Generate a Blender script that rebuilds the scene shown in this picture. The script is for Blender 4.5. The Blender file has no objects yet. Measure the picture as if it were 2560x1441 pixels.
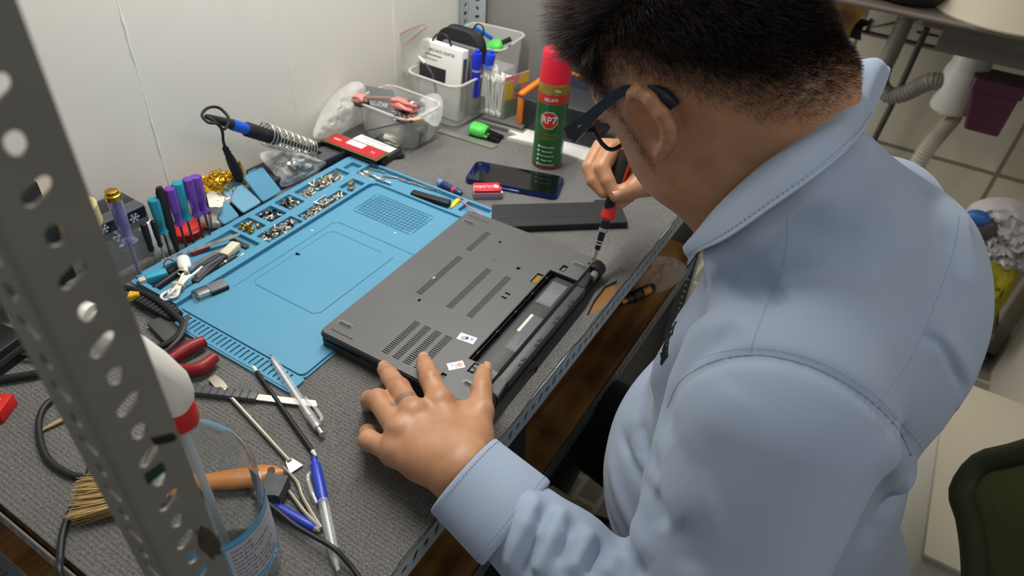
import bpy, bmesh, math, random
import numpy as np
from mathutils import Vector, Matrix, Quaternion, noise
random.seed(7); RNG = np.random.default_rng(7)
SC = bpy.context.scene
COL = SC.collection
PI = math.pi
TZ = 0.75                                   # height of the bench top

# ---------------------------------------------------------------- camera
F = 1724.66
FW = np.array([0.68531, 0.36894, -0.62792]); 
PITCH, ROLL, CH, TH = .678881, .0818438, .603270, math.radians(61.7)
ex = np.array([math.cos(TH), math.sin(TH)]); ey = np.array([-math.sin(TH), math.cos(TH)])
def _toW(v):
    return np.array([v[0]*ex[0]+v[1]*ex[1], v[0]*ey[0]+v[1]*ey[1], v[2]])
_cp, _sp = math.cos(PITCH), math.sin(PITCH)
_r = np.array([1., 0, 0]); _u = np.array([0, _sp, _cp])
FW = _toW(np.array([0, _cp, -_sp]))
RT = _toW(math.cos(ROLL)*_r+math.sin(ROLL)*_u); UP = _toW(-math.sin(ROLL)*_r+math.cos(ROLL)*_u)
CAM = _toW(np.array([.056, -.381, CH])) + np.array([.22, 0, TZ])
def ray(px, py): return ((px-1280)/F)*RT-((py-720.5)/F)*UP+FW
def P(px, py, z=0.):                         # photo point lying z above the bench top
    d = ray(px, py); return Vector(CAM+d*((z+TZ-CAM[2])/d[2]))
def R(px, py, dep): return Vector(CAM+dep*ray(px, py))
def PX(px, py, X):
    d = ray(px, py); return Vector(CAM+d*((X-CAM[0])/d[0]))
def PY(px, py, Y):
    d = ray(px, py); return Vector(CAM+d*((Y-CAM[1])/d[1]))
cam = bpy.data.cameras.new('camera'); cam_o = bpy.data.objects.new('camera', cam); COL.objects.link(cam_o)
cam.sensor_width = 36; cam.lens = F/2560*36; cam.clip_start = .02; cam.clip_end = 50
m = Matrix.Identity(4)
for i in range(3):
    m[i][0] = RT[i]; m[i][1] = UP[i]; m[i][2] = -FW[i]; m[i][3] = CAM[i]
cam_o.matrix_world = m
cam.dof.use_dof = True; cam.dof.focus_distance = .72; cam.dof.aperture_fstop = 7.0
SC.camera = cam_o
SC.view_settings.view_transform = 'Standard'; SC.view_settings.look = 'None'
SC.view_settings.gamma = 1; SC.view_settings.use_curve_mapping = False; SC.view_settings.exposure = .12

# ---------------------------------------------------------------- materials
def lin(c):
    if isinstance(c, str):
        c = c.lstrip('#'); c = [int(c[i:i+2], 16)/255 for i in (0, 2, 4)]
    return tuple((x/12.92 if x <= .04045 else ((x+.055)/1.055)**2.4) for x in c)+(1.,)
MATS = {}
def M(name, col='#808080', rough=.5, metal=0., spec=.5, trans=0., ior=1.45, alpha=1., bump=None, var=None, coat=0., sheen=0., sss=0., emit=None, coord='Object'):
    if name in MATS: return MATS[name]
    mt = bpy.data.materials.new(name); mt.use_nodes = True
    nt = mt.node_tree; b = nt.nodes['Principled BSDF']
    c = lin(col)
    b.inputs['Base Color'].default_value = c
    b.inputs['Roughness'].default_value = rough; b.inputs['Metallic'].default_value = metal
    b.inputs['Specular IOR Level'].default_value = spec; b.inputs['Transmission Weight'].default_value = trans
    b.inputs['IOR'].default_value = ior; b.inputs['Alpha'].default_value = alpha
    b.inputs['Coat Weight'].default_value = coat; b.inputs['Sheen Weight'].default_value = sheen
    if sss:
        b.inputs['Subsurface Weight'].default_value = sss; b.inputs['Subsurface Radius'].default_value = (.008, .003, .0015); b.inputs['Subsurface Scale'].default_value = 1.
    if emit: b.inputs['Emission Color'].default_value = lin(emit[0]); b.inputs['Emission Strength'].default_value = emit[1]
    tc = nt.nodes.new('ShaderNodeTexCoord')
    if var:                                   # (scale, amount, second colour)
        n = nt.nodes.new('ShaderNodeTexNoise'); n.inputs['Scale'].default_value = var[0]; n.inputs['Detail'].default_value = 6
        nt.links.new(tc.outputs[coord], n.inputs['Vector'])
        rp = nt.nodes.new('ShaderNodeValToRGB'); c2 = lin(var[2])
        rp.color_ramp.elements[0].color = c2; rp.color_ramp.elements[1].color = c
        rp.color_ramp.elements[0].position = .5-var[1]; rp.color_ramp.elements[1].position = .5+var[1]
        nt.links.new(n.outputs['Fac'], rp.inputs['Fac']); nt.links.new(rp.outputs['Color'], b.inputs['Base Color'])
    if bump:                                  # (scale, strength, distance)
        n = nt.nodes.new('ShaderNodeTexNoise'); n.inputs['Scale'].default_value = bump[0]; n.inputs['Detail'].default_value = 4
        nt.links.new(tc.outputs[coord], n.inputs['Vector'])
        bp = nt.nodes.new('ShaderNodeBump'); bp.inputs['Strength'].default_value = bump[1]; bp.inputs['Distance'].default_value = bump[2]
        nt.links.new(n.outputs['Fac'], bp.inputs['Height']); nt.links.new(bp.outputs['Normal'], b.inputs['Normal'])
    MATS[name] = mt; return mt

# ---------------------------------------------------------------- mesh building
def Mx(loc=(0, 0, 0), rot=(0, 0, 0)):
    from mathutils import Euler
    return Matrix.Translation(Vector(loc)) @ Euler(rot, 'XYZ').to_matrix().to_4x4()
def frame(a, b, up=(0, 0, 1)):                # matrix whose +X runs from a towards b
    a = Vector(a); x = (Vector(b)-a).normalized(); u = Vector(up)
    y = u.cross(x)
    if y.length < 1e-5: y = Vector((0, 1, 0)).cross(x)
    y.normalize(); z = x.cross(y)
    mt = Matrix.Identity(4)
    for i in range(3): mt[i][0] = x[i]; mt[i][1] = y[i]; mt[i][2] = z[i]; mt[i][3] = a[i]
    return mt
class MB:
    def __init__(s): s.v = []; s.f = []; s.mi = []; s.cur = 0; s.mats = []
    def use(s, mat):
        if mat not in s.mats: s.mats.append(mat)
        s.cur = s.mats.index(mat); return s
    def add(s, vs, fs, mx=None):
        k = len(s.v)
        s.v += [tuple(mx @ Vector(v)) if mx else tuple(v) for v in vs]
        s.f += [tuple(i+k for i in f) for f in fs]; s.mi += [s.cur]*len(fs); return s
    def bm(s, bm_, mx=None):
        bm_.verts.index_update()
        s.add([v.co[:] for v in bm_.verts], [[v.index for v in f.verts] for f in bm_.faces], mx); bm_.free(); return s
    def box(s, size, loc=(0, 0, 0), rot=(0, 0, 0), bev=0., seg=2, mx=None):
        b = bmesh.new(); bmesh.ops.create_cube(b, size=1)
        for v in b.verts: v.co = Vector((v.co.x*size[0], v.co.y*size[1], v.co.z*size[2]))
        if bev: bmesh.ops.bevel(b, geom=b.edges[:], offset=min(bev, min(size)*.49), segments=seg, affect='EDGES', profile=.5)
        m_ = Mx(loc, rot)
        return s.bm(b, (mx @ m_) if mx else m_)
    def bx(s, x0, x1, y0, y1, z0, z1, bev=0., seg=2, mx=None):
        return s.box((x1-x0, y1-y0, z1-z0), ((x0+x1)/2, (y0+y1)/2, (z0+z1)/2), bev=bev, seg=seg, mx=mx)
    def lathe(s, prof, n=32, mx=None, sx=1., sy=1., cap=True):      # profile of (r, z)
        vs = []; fs = []
        for r, z in prof:
            for k in range(n):
                a = 2*PI*k/n; vs.append((r*math.cos(a)*sx, r*math.sin(a)*sy, z))
        for i in range(len(prof)-1):
            for k in range(n):
                fs.append((i*n+k, i*n+(k+1) % n, (i+1)*n+(k+1) % n, (i+1)*n+k))
        if cap:
            if prof[0][0] > 1e-6: fs.append(tuple(range(n-1, -1, -1)))
            if prof[-1][0] > 1e-6: fs.append(tuple((len(prof)-1)*n+k for k in range(n)))
        return s.add(vs, fs, mx)
    def cyl(s, a, b, r, r2=None, n=20):
        r2 = r if r2 is None else r2; L = (Vector(b)-Vector(a)).length
        m_ = frame(a, b) @ Matrix(((0, 0, 1, 0), (1, 0, 0, 0), (0, 1, 0, 0), (0, 0, 0, 1)))
        return s.lathe([(r, 0), (r2, L)], n, m_)
    def turn(s, a, b, prof, n=24, sx=1., sy=1.):                    # lathe along a->b, profile (r, t in 0..1)
        L = (Vector(b)-Vector(a)).length
        m_ = frame(a, b) @ Matrix(((0, 0, 1, 0), (1, 0, 0, 0), (0, 1, 0, 0), (0, 0, 0, 1)))
        return s.lathe([(r, t*L) for r, t in prof], n, m_, sx, sy)
    def tube(s, pts, r, n=10, sub=0, mx=None, closed=False, flat=1.):
        pts = [Vector(p) for p in pts]
        if sub: pts = smooth_path(pts, sub, closed)
        N = len(pts); rs = r if hasattr(r, '__len__') else [r]*N
        if len(rs) != N: rs = np.interp(np.linspace(0, 1, N), np.linspace(0, 1, len(rs)), rs)
        rs = [float(q) for q in rs]
        t = [((pts[(i+1) % N] if closed or i < N-1 else pts[i])-(pts[i-1] if closed or i > 0 else pts[i])).normalized() for i in range(N)]
        nrm = t[0].orthogonal().normalized(); vs = []; fs = []
        if flat != 1.:
            nn = Vector((0, 0, 1))-t[0]*t[0].z
            if nn.length > 1e-3: nrm = nn.normalized()
        for i in range(N):
            if i: 
                q = t[i-1].rotation_difference(t[i]); nrm = (q @ nrm); nrm = (nrm-t[i]*nrm.dot(t[i])).normalized()
            bn = t[i].cross(nrm)
            for k in range(n):
                a = 2*PI*k/n; vs.append(pts[i]+rs[i]*(math.cos(a)*nrm*flat+math.sin(a)*bn))
        for i in range(N-1+(1 if closed else 0)):
            j = (i+1) % N
            for k in range(n): fs.append((i*n+k, i*n+(k+1) % n, j*n+(k+1) % n, j*n+k))
        if not closed:
            fs.append(tuple(range(n-1, -1, -1))); fs.append(tuple((N-1)*n+k for k in range(n)))
        return s.add(vs, fs, mx)
    def ball(s, c, r, n=16, mx=None, rot=(0, 0, 0)):
        r = (r, r, r) if not hasattr(r, '__len__') else r
        b = bmesh.new(); bmesh.ops.create_uvsphere(b, u_segments=n, v_segments=max(6, n//2), radius=1)
        m_ = Mx(c, rot) @ Matrix.Diagonal((*r, 1))
        return s.bm(b, (mx @ m_) if mx else m_)
    def prism(s, poly, z0, z1, mx=None, bev=0.):
        b = bmesh.new(); vs = [b.verts.new((x, y, z0)) for x, y in poly]; f = b.faces.new(vs)
        f.normal_update()
        if f.normal.z > 0: f.normal_flip()
        r = bmesh.ops.extrude_face_region(b, geom=[f])
        for v in r['geom']:
            if isinstance(v, bmesh.types.BMVert): v.co.z = z1
        bmesh.ops.recalc_face_normals(b, faces=b.faces[:])
        if bev: bmesh.ops.bevel(b, geom=[e for e in b.edges if abs(e.verts[0].co.z-z1) < 1e-7 and abs(e.verts[1].co.z-z1) < 1e-7], offset=bev, segments=2, affect='EDGES')
        return s.bm(b, mx)
    def plate(s, outline, holes, z0, z1, mx=None, bev=0.):           # flat plate with real holes
        from mathutils.geometry import delaunay_2d_cdt
        loops = [list(outline)]+[list(h) for h in holes]; pts = []; ed = []
        for lp in loops:
            k = len(pts); pts += [Vector((p[0], p[1])) for p in lp]; ed += [(k+i, k+(i+1) % len(lp)) for i in range(len(lp))]
        vo, eo, fo, _a, _b, _c = delaunay_2d_cdt(pts, ed, [], 0, 1e-7)
        V = np.array([v[:] for v in vo]); T = np.array(fo); Pn = np.array([p[:] for p in pts]); E = np.array(ed)
        c = V[T].mean(1); A, B = Pn[E[:, 0]], Pn[E[:, 1]]
        cr = np.zeros(len(c), int)
        for q in range(0, len(c), 2000):
            cc = c[q:q+2000]
            up = (A[None, :, 1] > cc[:, None, 1]) != (B[None, :, 1] > cc[:, None, 1])
            with np.errstate(divide='ignore', invalid='ignore'):
                xi = A[None, :, 0]+(cc[:, None, 1]-A[None, :, 1])*(B[None, :, 0]-A[None, :, 0])/(B[None, :, 1]-A[None, :, 1])
            cr[q:q+2000] = (up & (xi > cc[:, None, 0])).sum(1)
        T = T[cr % 2 == 1]
        ar = (V[T[:, 1]]-V[T[:, 0]]); br = (V[T[:, 2]]-V[T[:, 0]]); fl = ar[:, 0]*br[:, 1]-ar[:, 1]*br[:, 0] < 0
        T[fl] = T[fl][:, ::-1]
        n = len(V); cnt = {}
        for t in T:
            for i in range(3):
                e = (int(t[i]), int(t[(i+1) % 3])); cnt[e] = 1
        fs = [tuple(int(i)+n for i in t) for t in T]+[tuple(int(i) for i in t[::-1]) for t in T]
        fs += [(a_, b_, b_+n, a_+n) for (a_, b_) in cnt if (b_, a_) not in cnt]
        return s.add([(x, y, z0) for x, y in V]+[(x, y, z1) for x, y in V], fs, mx)
    def sheet(s, fn, nu, nv, mx=None, thick=0.):                      # fn(u, v) -> point
        vs = [fn(i/nu, j/nv) for j in range(nv+1) for i in range(nu+1)]
        fs = [(j*(nu+1)+i, j*(nu+1)+i+1, (j+1)*(nu+1)+i+1, (j+1)*(nu+1)+i) for j in range(nv) for i in range(nu)]
        if thick:
            b = bmesh.new(); bv = [b.verts.new(v) for v in vs]; [b.faces.new([bv[i] for i in f]) for f in fs]
            b.normal_update(); bmesh.ops.solidify(b, geom=b.faces[:], thickness=thick); return s.bm(b, mx)
        return s.add(vs, fs, mx)
    def text(s, body, size, mx, ext=.0002, align='CENTER', squash=1.):
        cu = bpy.data.curves.new('tmp', 'FONT'); cu.body = body; cu.size = size; cu.extrude = ext; cu.align_x = align; cu.align_y = 'CENTER'; cu.resolution_u = 2
        o = bpy.data.objects.new('tmp', cu); me = o.to_mesh()
        m_ = mx @ Matrix.Diagonal((squash, 1, 1, 1))
        s.add([v.co[:] for v in me.vertices], [tuple(p.vertices) for p in me.polygons], m_)
        o.to_mesh_clear(); bpy.data.objects.remove(o); bpy.data.curves.remove(cu); return s
    def mesh(s, name, mat=None, sharp=40):
        me = bpy.data.meshes.new(name); me.from_pydata(s.v, [], s.f)
        mats = s.mats if s.mats else [mat]
        for m_ in mats: me.materials.append(m_)
        if len(mats) > 1: me.polygons.foreach_set('material_index', s.mi)
        me.polygons.foreach_set('use_smooth', [True]*len(me.polygons)); me.update()
        if sharp: me.set_sharp_from_angle(angle=math.radians(sharp))
        return me
    def obj(s, name, mat=None, parent=None, sharp=40):
        o = bpy.data.objects.new(name, s.mesh(name, mat, sharp)); COL.objects.link(o)
        if parent: o.parent = parent
        return o
def smooth_path(pts, sub, closed=False):
    out = []; N = len(pts); rng = range(N if closed else N-1)
    for i in rng:
        p1 = pts[i]; p2 = pts[(i+1) % N]
        p0 = pts[i-1] if (closed or i > 0) else p1*2-p2
        p3 = pts[(i+2) % N] if (closed or i < N-2) else p2*2-p1
        for k in range(sub):
            t = k/sub
            out.append(.5*((2*p1)+(p2-p0)*t+(2*p0-5*p1+4*p2-p3)*t*t+(3*p1-p0-3*p2+p3)*t**3))
    if not closed: out.append(pts[-1])
    return out
def rrect(x0, x1, y0, y1, r=.003, n=5):
    out = []
    for cx, cy, a0 in ((x1-r, y1-r, 0), (x0+r, y1-r, 90), (x0+r, y0+r, 180), (x1-r, y0+r, 270)):
        for k in range(n+1):
            a = math.radians(a0+90*k/n); out.append((cx+r*math.cos(a), cy+r*math.sin(a)))
    return out
def slot(cx, cy, L, w, ang=0., n=6):          # stadium outline, L overall length
    out = []; c, s_ = math.cos(ang), math.sin(ang)
    for sgn in (1, -1):
        for k in range(n+1):
            a = -PI/2+PI*k/n; x = sgn*((L-w)/2+w/2*math.cos(a)); y = sgn*w/2*math.sin(a)
            out.append((cx+c*x-s_*y, cy+s_*x+c*y))
    return out
def props(o, label, cat, group=None, kind=None):
    if label: o['label'] = label
    if cat: o['category'] = cat
    if group: o['group'] = group
    if kind: o['kind'] = kind
    return o
def thing(name, label, cat, mx=None, group=None):
    o = bpy.data.objects.new(name, None); COL.objects.link(o); o.empty_display_size = .01
    if mx is not None: o.matrix_world = mx if isinstance(mx, Matrix) else Matrix.Translation(Vector(mx))
    return props(o, label, cat, group)
def one(mb, name, label, cat, mat=None, mx=None, group=None, sharp=40):
    o = mb.obj(name, mat, None, sharp)
    if mx is not None: o.matrix_world = mx if isinstance(mx, Matrix) else Matrix.Translation(Vector(mx))
    return props(o, label, cat, group)
def struct(name, mb, mat=None, sharp=40):
    o = mb.obj(name, mat, None, sharp); o['kind'] = 'structure'; return o
def clone(root, mx, label=None):
    c = root.copy(); COL.objects.link(c); c.matrix_world = mx
    if label: c['label'] = label
    for ch in root.children:
        d = ch.copy(); COL.objects.link(d); d.parent = c
        for g in ch.children:
            e = g.copy(); COL.objects.link(e); e.parent = d
    return c
# ---------------------------------------------------------------- room, bench and light
m_wall = M('white_panel', '#e4e2da', .35, spec=.4, bump=(220, .05, .001), var=(3, .4, '#dedbd0'))
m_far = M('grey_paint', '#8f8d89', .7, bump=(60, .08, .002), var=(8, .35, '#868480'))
m_steel = M('grey_enamel', '#7b7971', .38, spec=.5, var=(30, .3, '#726f67'), bump=(400, .03, .0005))
m_steel2 = M('pale_enamel', '#aab3b6', .45, spec=.5, var=(12, .4, '#a3acaf'))
m_ply = M('bare_board', '#a8793f', .65, bump=(90, .3, .001), var=(22, .3, '#7c5426'))

def carpet_mat(name='carpet', a='#8f8e8c', b_='#504f4e'):
    mt = bpy.data.materials.new(name); mt.use_nodes = True; nt = mt.node_tree; b = nt.nodes['Principled BSDF']
    b.inputs['Roughness'].default_value = .95; b.inputs['Specular IOR Level'].default_value = .1
    tc = nt.nodes.new('ShaderNodeTexCoord')
    n1 = nt.nodes.new('ShaderNodeTexNoise'); n1.inputs['Scale'].default_value = 420; n1.inputs['Detail'].default_value = 5; n1.inputs['Roughness'].default_value = .7
    n2 = nt.nodes.new('ShaderNodeTexNoise'); n2.inputs['Scale'].default_value = 14; n2.inputs['Detail'].default_value = 4
    wv = nt.nodes.new('ShaderNodeTexWave'); wv.wave_type = 'BANDS'; wv.bands_direction = 'X'; wv.inputs['Scale'].default_value = 72; wv.inputs['Distortion'].default_value = 9; wv.inputs['Detail'].default_value = 3; wv.inputs['Detail Scale'].default_value = 9.; wv.inputs['Detail Roughness'].default_value = .7
    for n in (n1, n2, wv): nt.links.new(tc.outputs['Object'], n.inputs['Vector'])
    rp = nt.nodes.new('ShaderNodeValToRGB'); rp.color_ramp.elements[0].color = lin(b_); rp.color_ramp.elements[1].color = lin(a)
    rp.color_ramp.elements[0].position = .3; rp.color_ramp.elements[1].position = .68
    mx = nt.nodes.new('ShaderNodeMath'); mx.operation = 'MULTIPLY_ADD'; mx.inputs[1].default_value = .20
    nt.links.new(wv.outputs['Fac'], mx.inputs[0])
    mx2 = nt.nodes.new('ShaderNodeMath'); mx2.operation = 'MULTIPLY_ADD'; mx2.inputs[1].default_value = .8; mx2.inputs[2].default_value = .0
    nt.links.new(n1.outputs['Fac'], mx2.inputs[0]); nt.links.new(mx2.outputs[0], mx.inputs[2]); nt.links.new(mx.outputs[0], rp.inputs['Fac'])
    mc = nt.nodes.new('ShaderNodeMix'); mc.data_type = 'RGBA'; mc.blend_type = 'MULTIPLY'; mc.inputs['Factor'].default_value = .5
    r2 = nt.nodes.new('ShaderNodeValToRGB'); r2.color_ramp.elements[0].color = (.82, .80, .77, 1); r2.color_ramp.elements[1].color = (1.08, 1.07, 1.05, 1); r2.color_ramp.elements[0].position = .35; r2.color_ramp.elements[1].position = .65
    nt.links.new(n2.outputs['Fac'], r2.inputs['Fac']); nt.links.new(rp.outputs['Color'], mc.inputs['A']); nt.links.new(r2.outputs['Color'], mc.inputs['B']); nt.links.new(mc.outputs['Result'], b.inputs['Base Color'])
    bp = nt.nodes.new('ShaderNodeBump'); bp.inputs['Strength'].default_value = .8; bp.inputs['Distance'].default_value = .0016
    nt.links.new(mx.outputs[0], bp.inputs['Height']); nt.links.new(bp.outputs['Normal'], b.inputs['Normal'])
    return mt
m_carpet = carpet_mat()

def tile_mat(name, c1, c2, mortar, w, h, gap, axes=('Y', 'Z'), off=(0, 0), stain='#a58a6a', offs=0., rough=.25):
    mt = bpy.data.materials.new(name); mt.use_nodes = True; nt = mt.node_tree; b = nt.nodes['Principled BSDF']
    b.inputs['Roughness'].default_value = rough
    g = nt.nodes.new('ShaderNodeNewGeometry'); sx = nt.nodes.new('ShaderNodeSeparateXYZ'); cx = nt.nodes.new('ShaderNodeCombineXYZ')
    nt.links.new(g.outputs['Position'], sx.inputs[0])
    for k in (0, 1):
        a = nt.nodes.new('ShaderNodeMath'); a.operation = 'SUBTRACT'; a.inputs[1].default_value = off[k]
        nt.links.new(sx.outputs[axes[k]], a.inputs[0]); nt.links.new(a.outputs[0], cx.inputs[k])
    br = nt.nodes.new('ShaderNodeTexBrick'); br.offset = offs; br.squash = 1
    br.inputs['Color1'].default_value = lin(c1); br.inputs['Color2'].default_value = lin(c2); br.inputs['Mortar'].default_value = lin(mortar)
    br.inputs['Scale'].default_value = 1; br.inputs['Mortar Size'].default_value = gap; br.inputs['Brick Width'].default_value = w; br.inputs['Row Height'].default_value = h
    nt.links.new(cx.outputs[0], br.inputs['Vector'])
    n = nt.nodes.new('ShaderNodeTexNoise'); n.inputs['Scale'].default_value = 3.5; n.inputs['Detail'].default_value = 5; nt.links.new(g.outputs['Position'], n.inputs['Vector'])
    rp = nt.nodes.new('ShaderNodeValToRGB'); rp.color_ramp.elements[0].position = .5; rp.color_ramp.elements[1].position = .78
    rp.color_ramp.elements[0].color = (0, 0, 0, 1); rp.color_ramp.elements[1].color = (.55, .55, .55, 1)
    nt.links.new(n.outputs['Fac'], rp.inputs['Fac'])
    mc = nt.nodes.new('ShaderNodeMix'); mc.data_type = 'RGBA'; mc.inputs['B'].default_value = lin(stain)
    nt.links.new(rp.outputs['Color'], mc.inputs['Factor']); nt.links.new(br.outputs['Color'], mc.inputs['A']); nt.links.new(mc.outputs['Result'], b.inputs['Base Color'])
    return mt

WALLY = .632
mb = MB().bx(-.9, 1.265, WALLY, WALLY+.05, 0, 2.5); struct('wall_back', mb, m_wall)
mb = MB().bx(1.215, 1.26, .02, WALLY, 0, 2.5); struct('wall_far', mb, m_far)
# pale sealed joints between the wall panels
mj = M('sealant', '#efeee6', .5)
js = MB()
for k, (p0, p1) in enumerate((((300, 0), (405, 420)), ((700, 0), (740, 260)), ((978, 0), (986, 60)))):
    a = PY(*p0, WALLY); b = PY(*p1, WALLY)
    x = (a.x+b.x)/2; pts = [Vector((x+random.uniform(-.0007, .0007), WALLY+.0004, z)) for z in np.linspace(.75, 2.4, 160)]
    js.tube(pts, [random.uniform(.0006, .0018) for _ in pts], 6)
struct('trim_1', js, mj)
m_wtile = tile_mat('wall_tile', '#dcd6c4', '#d5cfbd', '#8f8674', .475, .288, .006, off=(-.083, .185))
mb = MB().bx(2.1, 2.15, -1.0, 1.2, 0, 2.5); struct('wall_right', mb, m_wtile)
m_ftile = tile_mat('floor_tile', '#7d776e', '#8f897e', '#b3aea2', .11, .055, .006, axes=('X', 'Y'), offs=.5, stain='#4a4238', rough=.4)
mb = MB().bx(-1.6, 2.3, -2.2, .7, -.06, 0); struct('floor', mb, m_ftile)
mb = MB().bx(-1.6, 2.3, -2.2, .7, 2.5, 2.56); struct('ceiling', mb, M('ceiling_white', '#d9d7d0', .8))
# printed border row on the wall tiles: thin dark lines at their real height
mk = M('border_print', '#2c2925', .5)
bd = MB()
for z, t in ((.762, .006), (.905, .005)):
    bd.bx(2.0975, 2.1005, -.42, .45, z, z+t)
for y0 in (-.38, -.1, .16):
    bd.tube([Vector((2.099, y0+.27*t, .80+.055*math.sin(1.2+2.3*t))) for t in np.linspace(0, 1, 14)], [.001, .006, .007, .004, .001], 6)
    bd.bx(2.0975, 2.1005, y0-.004, y0+.004, .762, .80)
    bd.bx(2.0975, 2.1005, y0+.05, y0+.16, .79, .795); bd.bx(2.0975, 2.1005, y0+.12, y0+.2, .87, .876)
struct('trim_2', bd, mk)
# white jamb boards at the corner of the tiled wall
jw = M('jamb_white', '#bdb7a8', .45, var=(9, .35, '#9d9584'))
mb = MB()
mb.bx(1.93, 2.0, -.775, -.725, 0.02, 2.4, .004); mb.bx(1.87, 1.93, -.85, -.79, 0.0, 2.4, .004); mb.bx(1.99, 2.1, -1.0, -.70, 0.0, 2.4)
struct('door_1', mb, jw)

# slotted angle steel --------------------------------------------------
SW, ST, BR = .031, .0017, .004
def slot_holes(L, w, pitch=.01755, z0=.009, phase=0, flip=1, size=1.):
    hs = []; z = z0; k = phase
    c = w*.5
    while z < L-.008:
        if k % 2 == 0: hs.append(slot(c, z, .0088*size, .0072*size, PI/2+.15*flip, 5))
        else: hs.append(slot(c+.0002, z, .0125*size, .0064*size, .42*flip, 5))
        z += pitch; k += 1
    return hs
def angle_steel(mb, L, mx, w1=SW, w2=SW, ph=(0, 0), z0=(.009, .009), flip=(1, 1), size=1.):
    # runs along local Z; flange one in the plane y=0 (towards +x), flange two in the plane x=0 (towards +y)
    mA = mx @ Matrix(((1, 0, 0, 0), (0, 0, -1, ST), (0, 1, 0, 0), (0, 0, 0, 1)))
    mb.plate([(BR, 0), (w1, 0), (w1, L), (BR, L)], slot_holes(L, w1, z0=z0[0], phase=ph[0], flip=flip[0], size=size), 0, ST, mA)
    mB = mx @ Matrix(((0, 0, 1, 0), (1, 0, 0, 0), (0, 1, 0, 0), (0, 0, 0, 1)))
    mb.plate([(BR, 0), (w2, 0), (w2, L), (BR, L)], slot_holes(L, w2, z0=z0[1], phase=ph[1], flip=flip[1]), 0, ST, mB)
    arc = [(BR-BR*math.cos(a), BR-BR*math.sin(a)) for a in np.linspace(0, PI/2, 7)]
    inn = [(BR-(BR-ST)*math.cos(a), BR-(BR-ST)*math.sin(a)) for a in np.linspace(PI/2, 0, 7)]
    mb.prism(arc+inn, 0, L, mx)
    return mb
def axes(o, x, y, z):
    mt = Matrix.Identity(4)
    for i in range(3): mt[i][0] = x[i]; mt[i][1] = y[i]; mt[i][2] = z[i]; mt[i][3] = o[i]
    return mt
TL, TW = 1.2, .625
bench = thing('workbench', 'grey slotted-angle steel workbench with a wooden lower shelf', 'workbench', (0, 0, 0))
X_, Y_, Z_ = (1, 0, 0), (0, 1, 0), (0, 0, 1); nX, nY, nZ = (-1, 0, 0), (0, -1, 0), (0, 0, -1)
# near post: its flat face looks towards the camera
ph = MB(); angle_steel(ph, 2.0, axes((-.013, 0, 0), X_, Y_, Z_), w2=.03, ph=(0, 1), z0=(.0138, .009))
post = ph.obj('post', m_steel, bench)
post['label'] = 'near slotted post with green and black tape stuck on it'
tp = MB(); 
def on_post(pts):                              # outline given on the flat face
    return [(PY(*p, 0.).x, PY(*p, 0.).z) for p in pts]
mT = Matrix(((1, 0, 0, 0), (0, 0, -1, 0), (0, 1, 0, 0), (0, 0, 0, 1)))
tp.prism(on_post([(376, 1096), (430, 1083), (440, 1090), (436, 1102), (388, 1114)]), .0, .0006, mT)
tape = tp.obj('black_tape', M('black_tape', '#0d0e10', .5), post)
tp = MB().prism(on_post([(359, 1187), (405, 1156), (414, 1176), (369, 1211)]), .0, .0005, mT); tp.obj('green_tape', M('green_tape', '#0b3024', .5), post)
rng = random.Random(4); st = []
for k in range(26):
    a = 2*PI*k/26; st.append((523+27*math.cos(a)*(1+rng.uniform(-.2, .2)), 1357+38*math.sin(a)*(1+rng.uniform(-.2, .2))))
tp = MB().prism(on_post([(x+(1357-y)*-.35, y) for x, y in st]), .0, .00025, mT); tp.obj('rust_stain', M('rust', '#4a4236', .8, var=(160, .3, '#2e261d')), post)
ph = MB(); angle_steel(ph, 2.0, axes((TL, TW, 0), nX, nY, Z_), w1=.034, w2=.042, z0=(.012, .006), size=1.25); p2 = ph.obj('post', m_steel2, bench); 
ph = MB(); angle_steel(ph, .75, axes((TL, 0, 0), nX, Y_, Z_)); ph.obj('post', m_steel2, bench)
ph = MB(); angle_steel(ph, .75, axes((-.013, TW, 0), X_, nY, Z_)); ph.obj('post', m_steel2, bench)
ph = MB(); angle_steel(ph, TL-.02, axes((.02, -.0005, .7085), Z_, Y_, X_), w1=.04, flip=(1, 1), size=1.2); ph.obj('front_rail', m_steel2, bench)
ph = MB(); angle_steel(ph, TW-.02, axes((-.0025, .01, .7175), Z_, X_, Y_)); ph.obj('side_rail', m_steel, bench)
ph = MB(); angle_steel(ph, TL-.02, axes((.01, 0.004, .4605), Z_, Y_, X_), w1=.04, size=1.1); ph.obj('shelf_rail', M('dark_enamel', '#6d7071', .5), bench)
MB().bx(.004, TL-.004, .0025, TW-.004, .7195, .7455).obj('tabletop', m_ply, bench)
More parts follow.
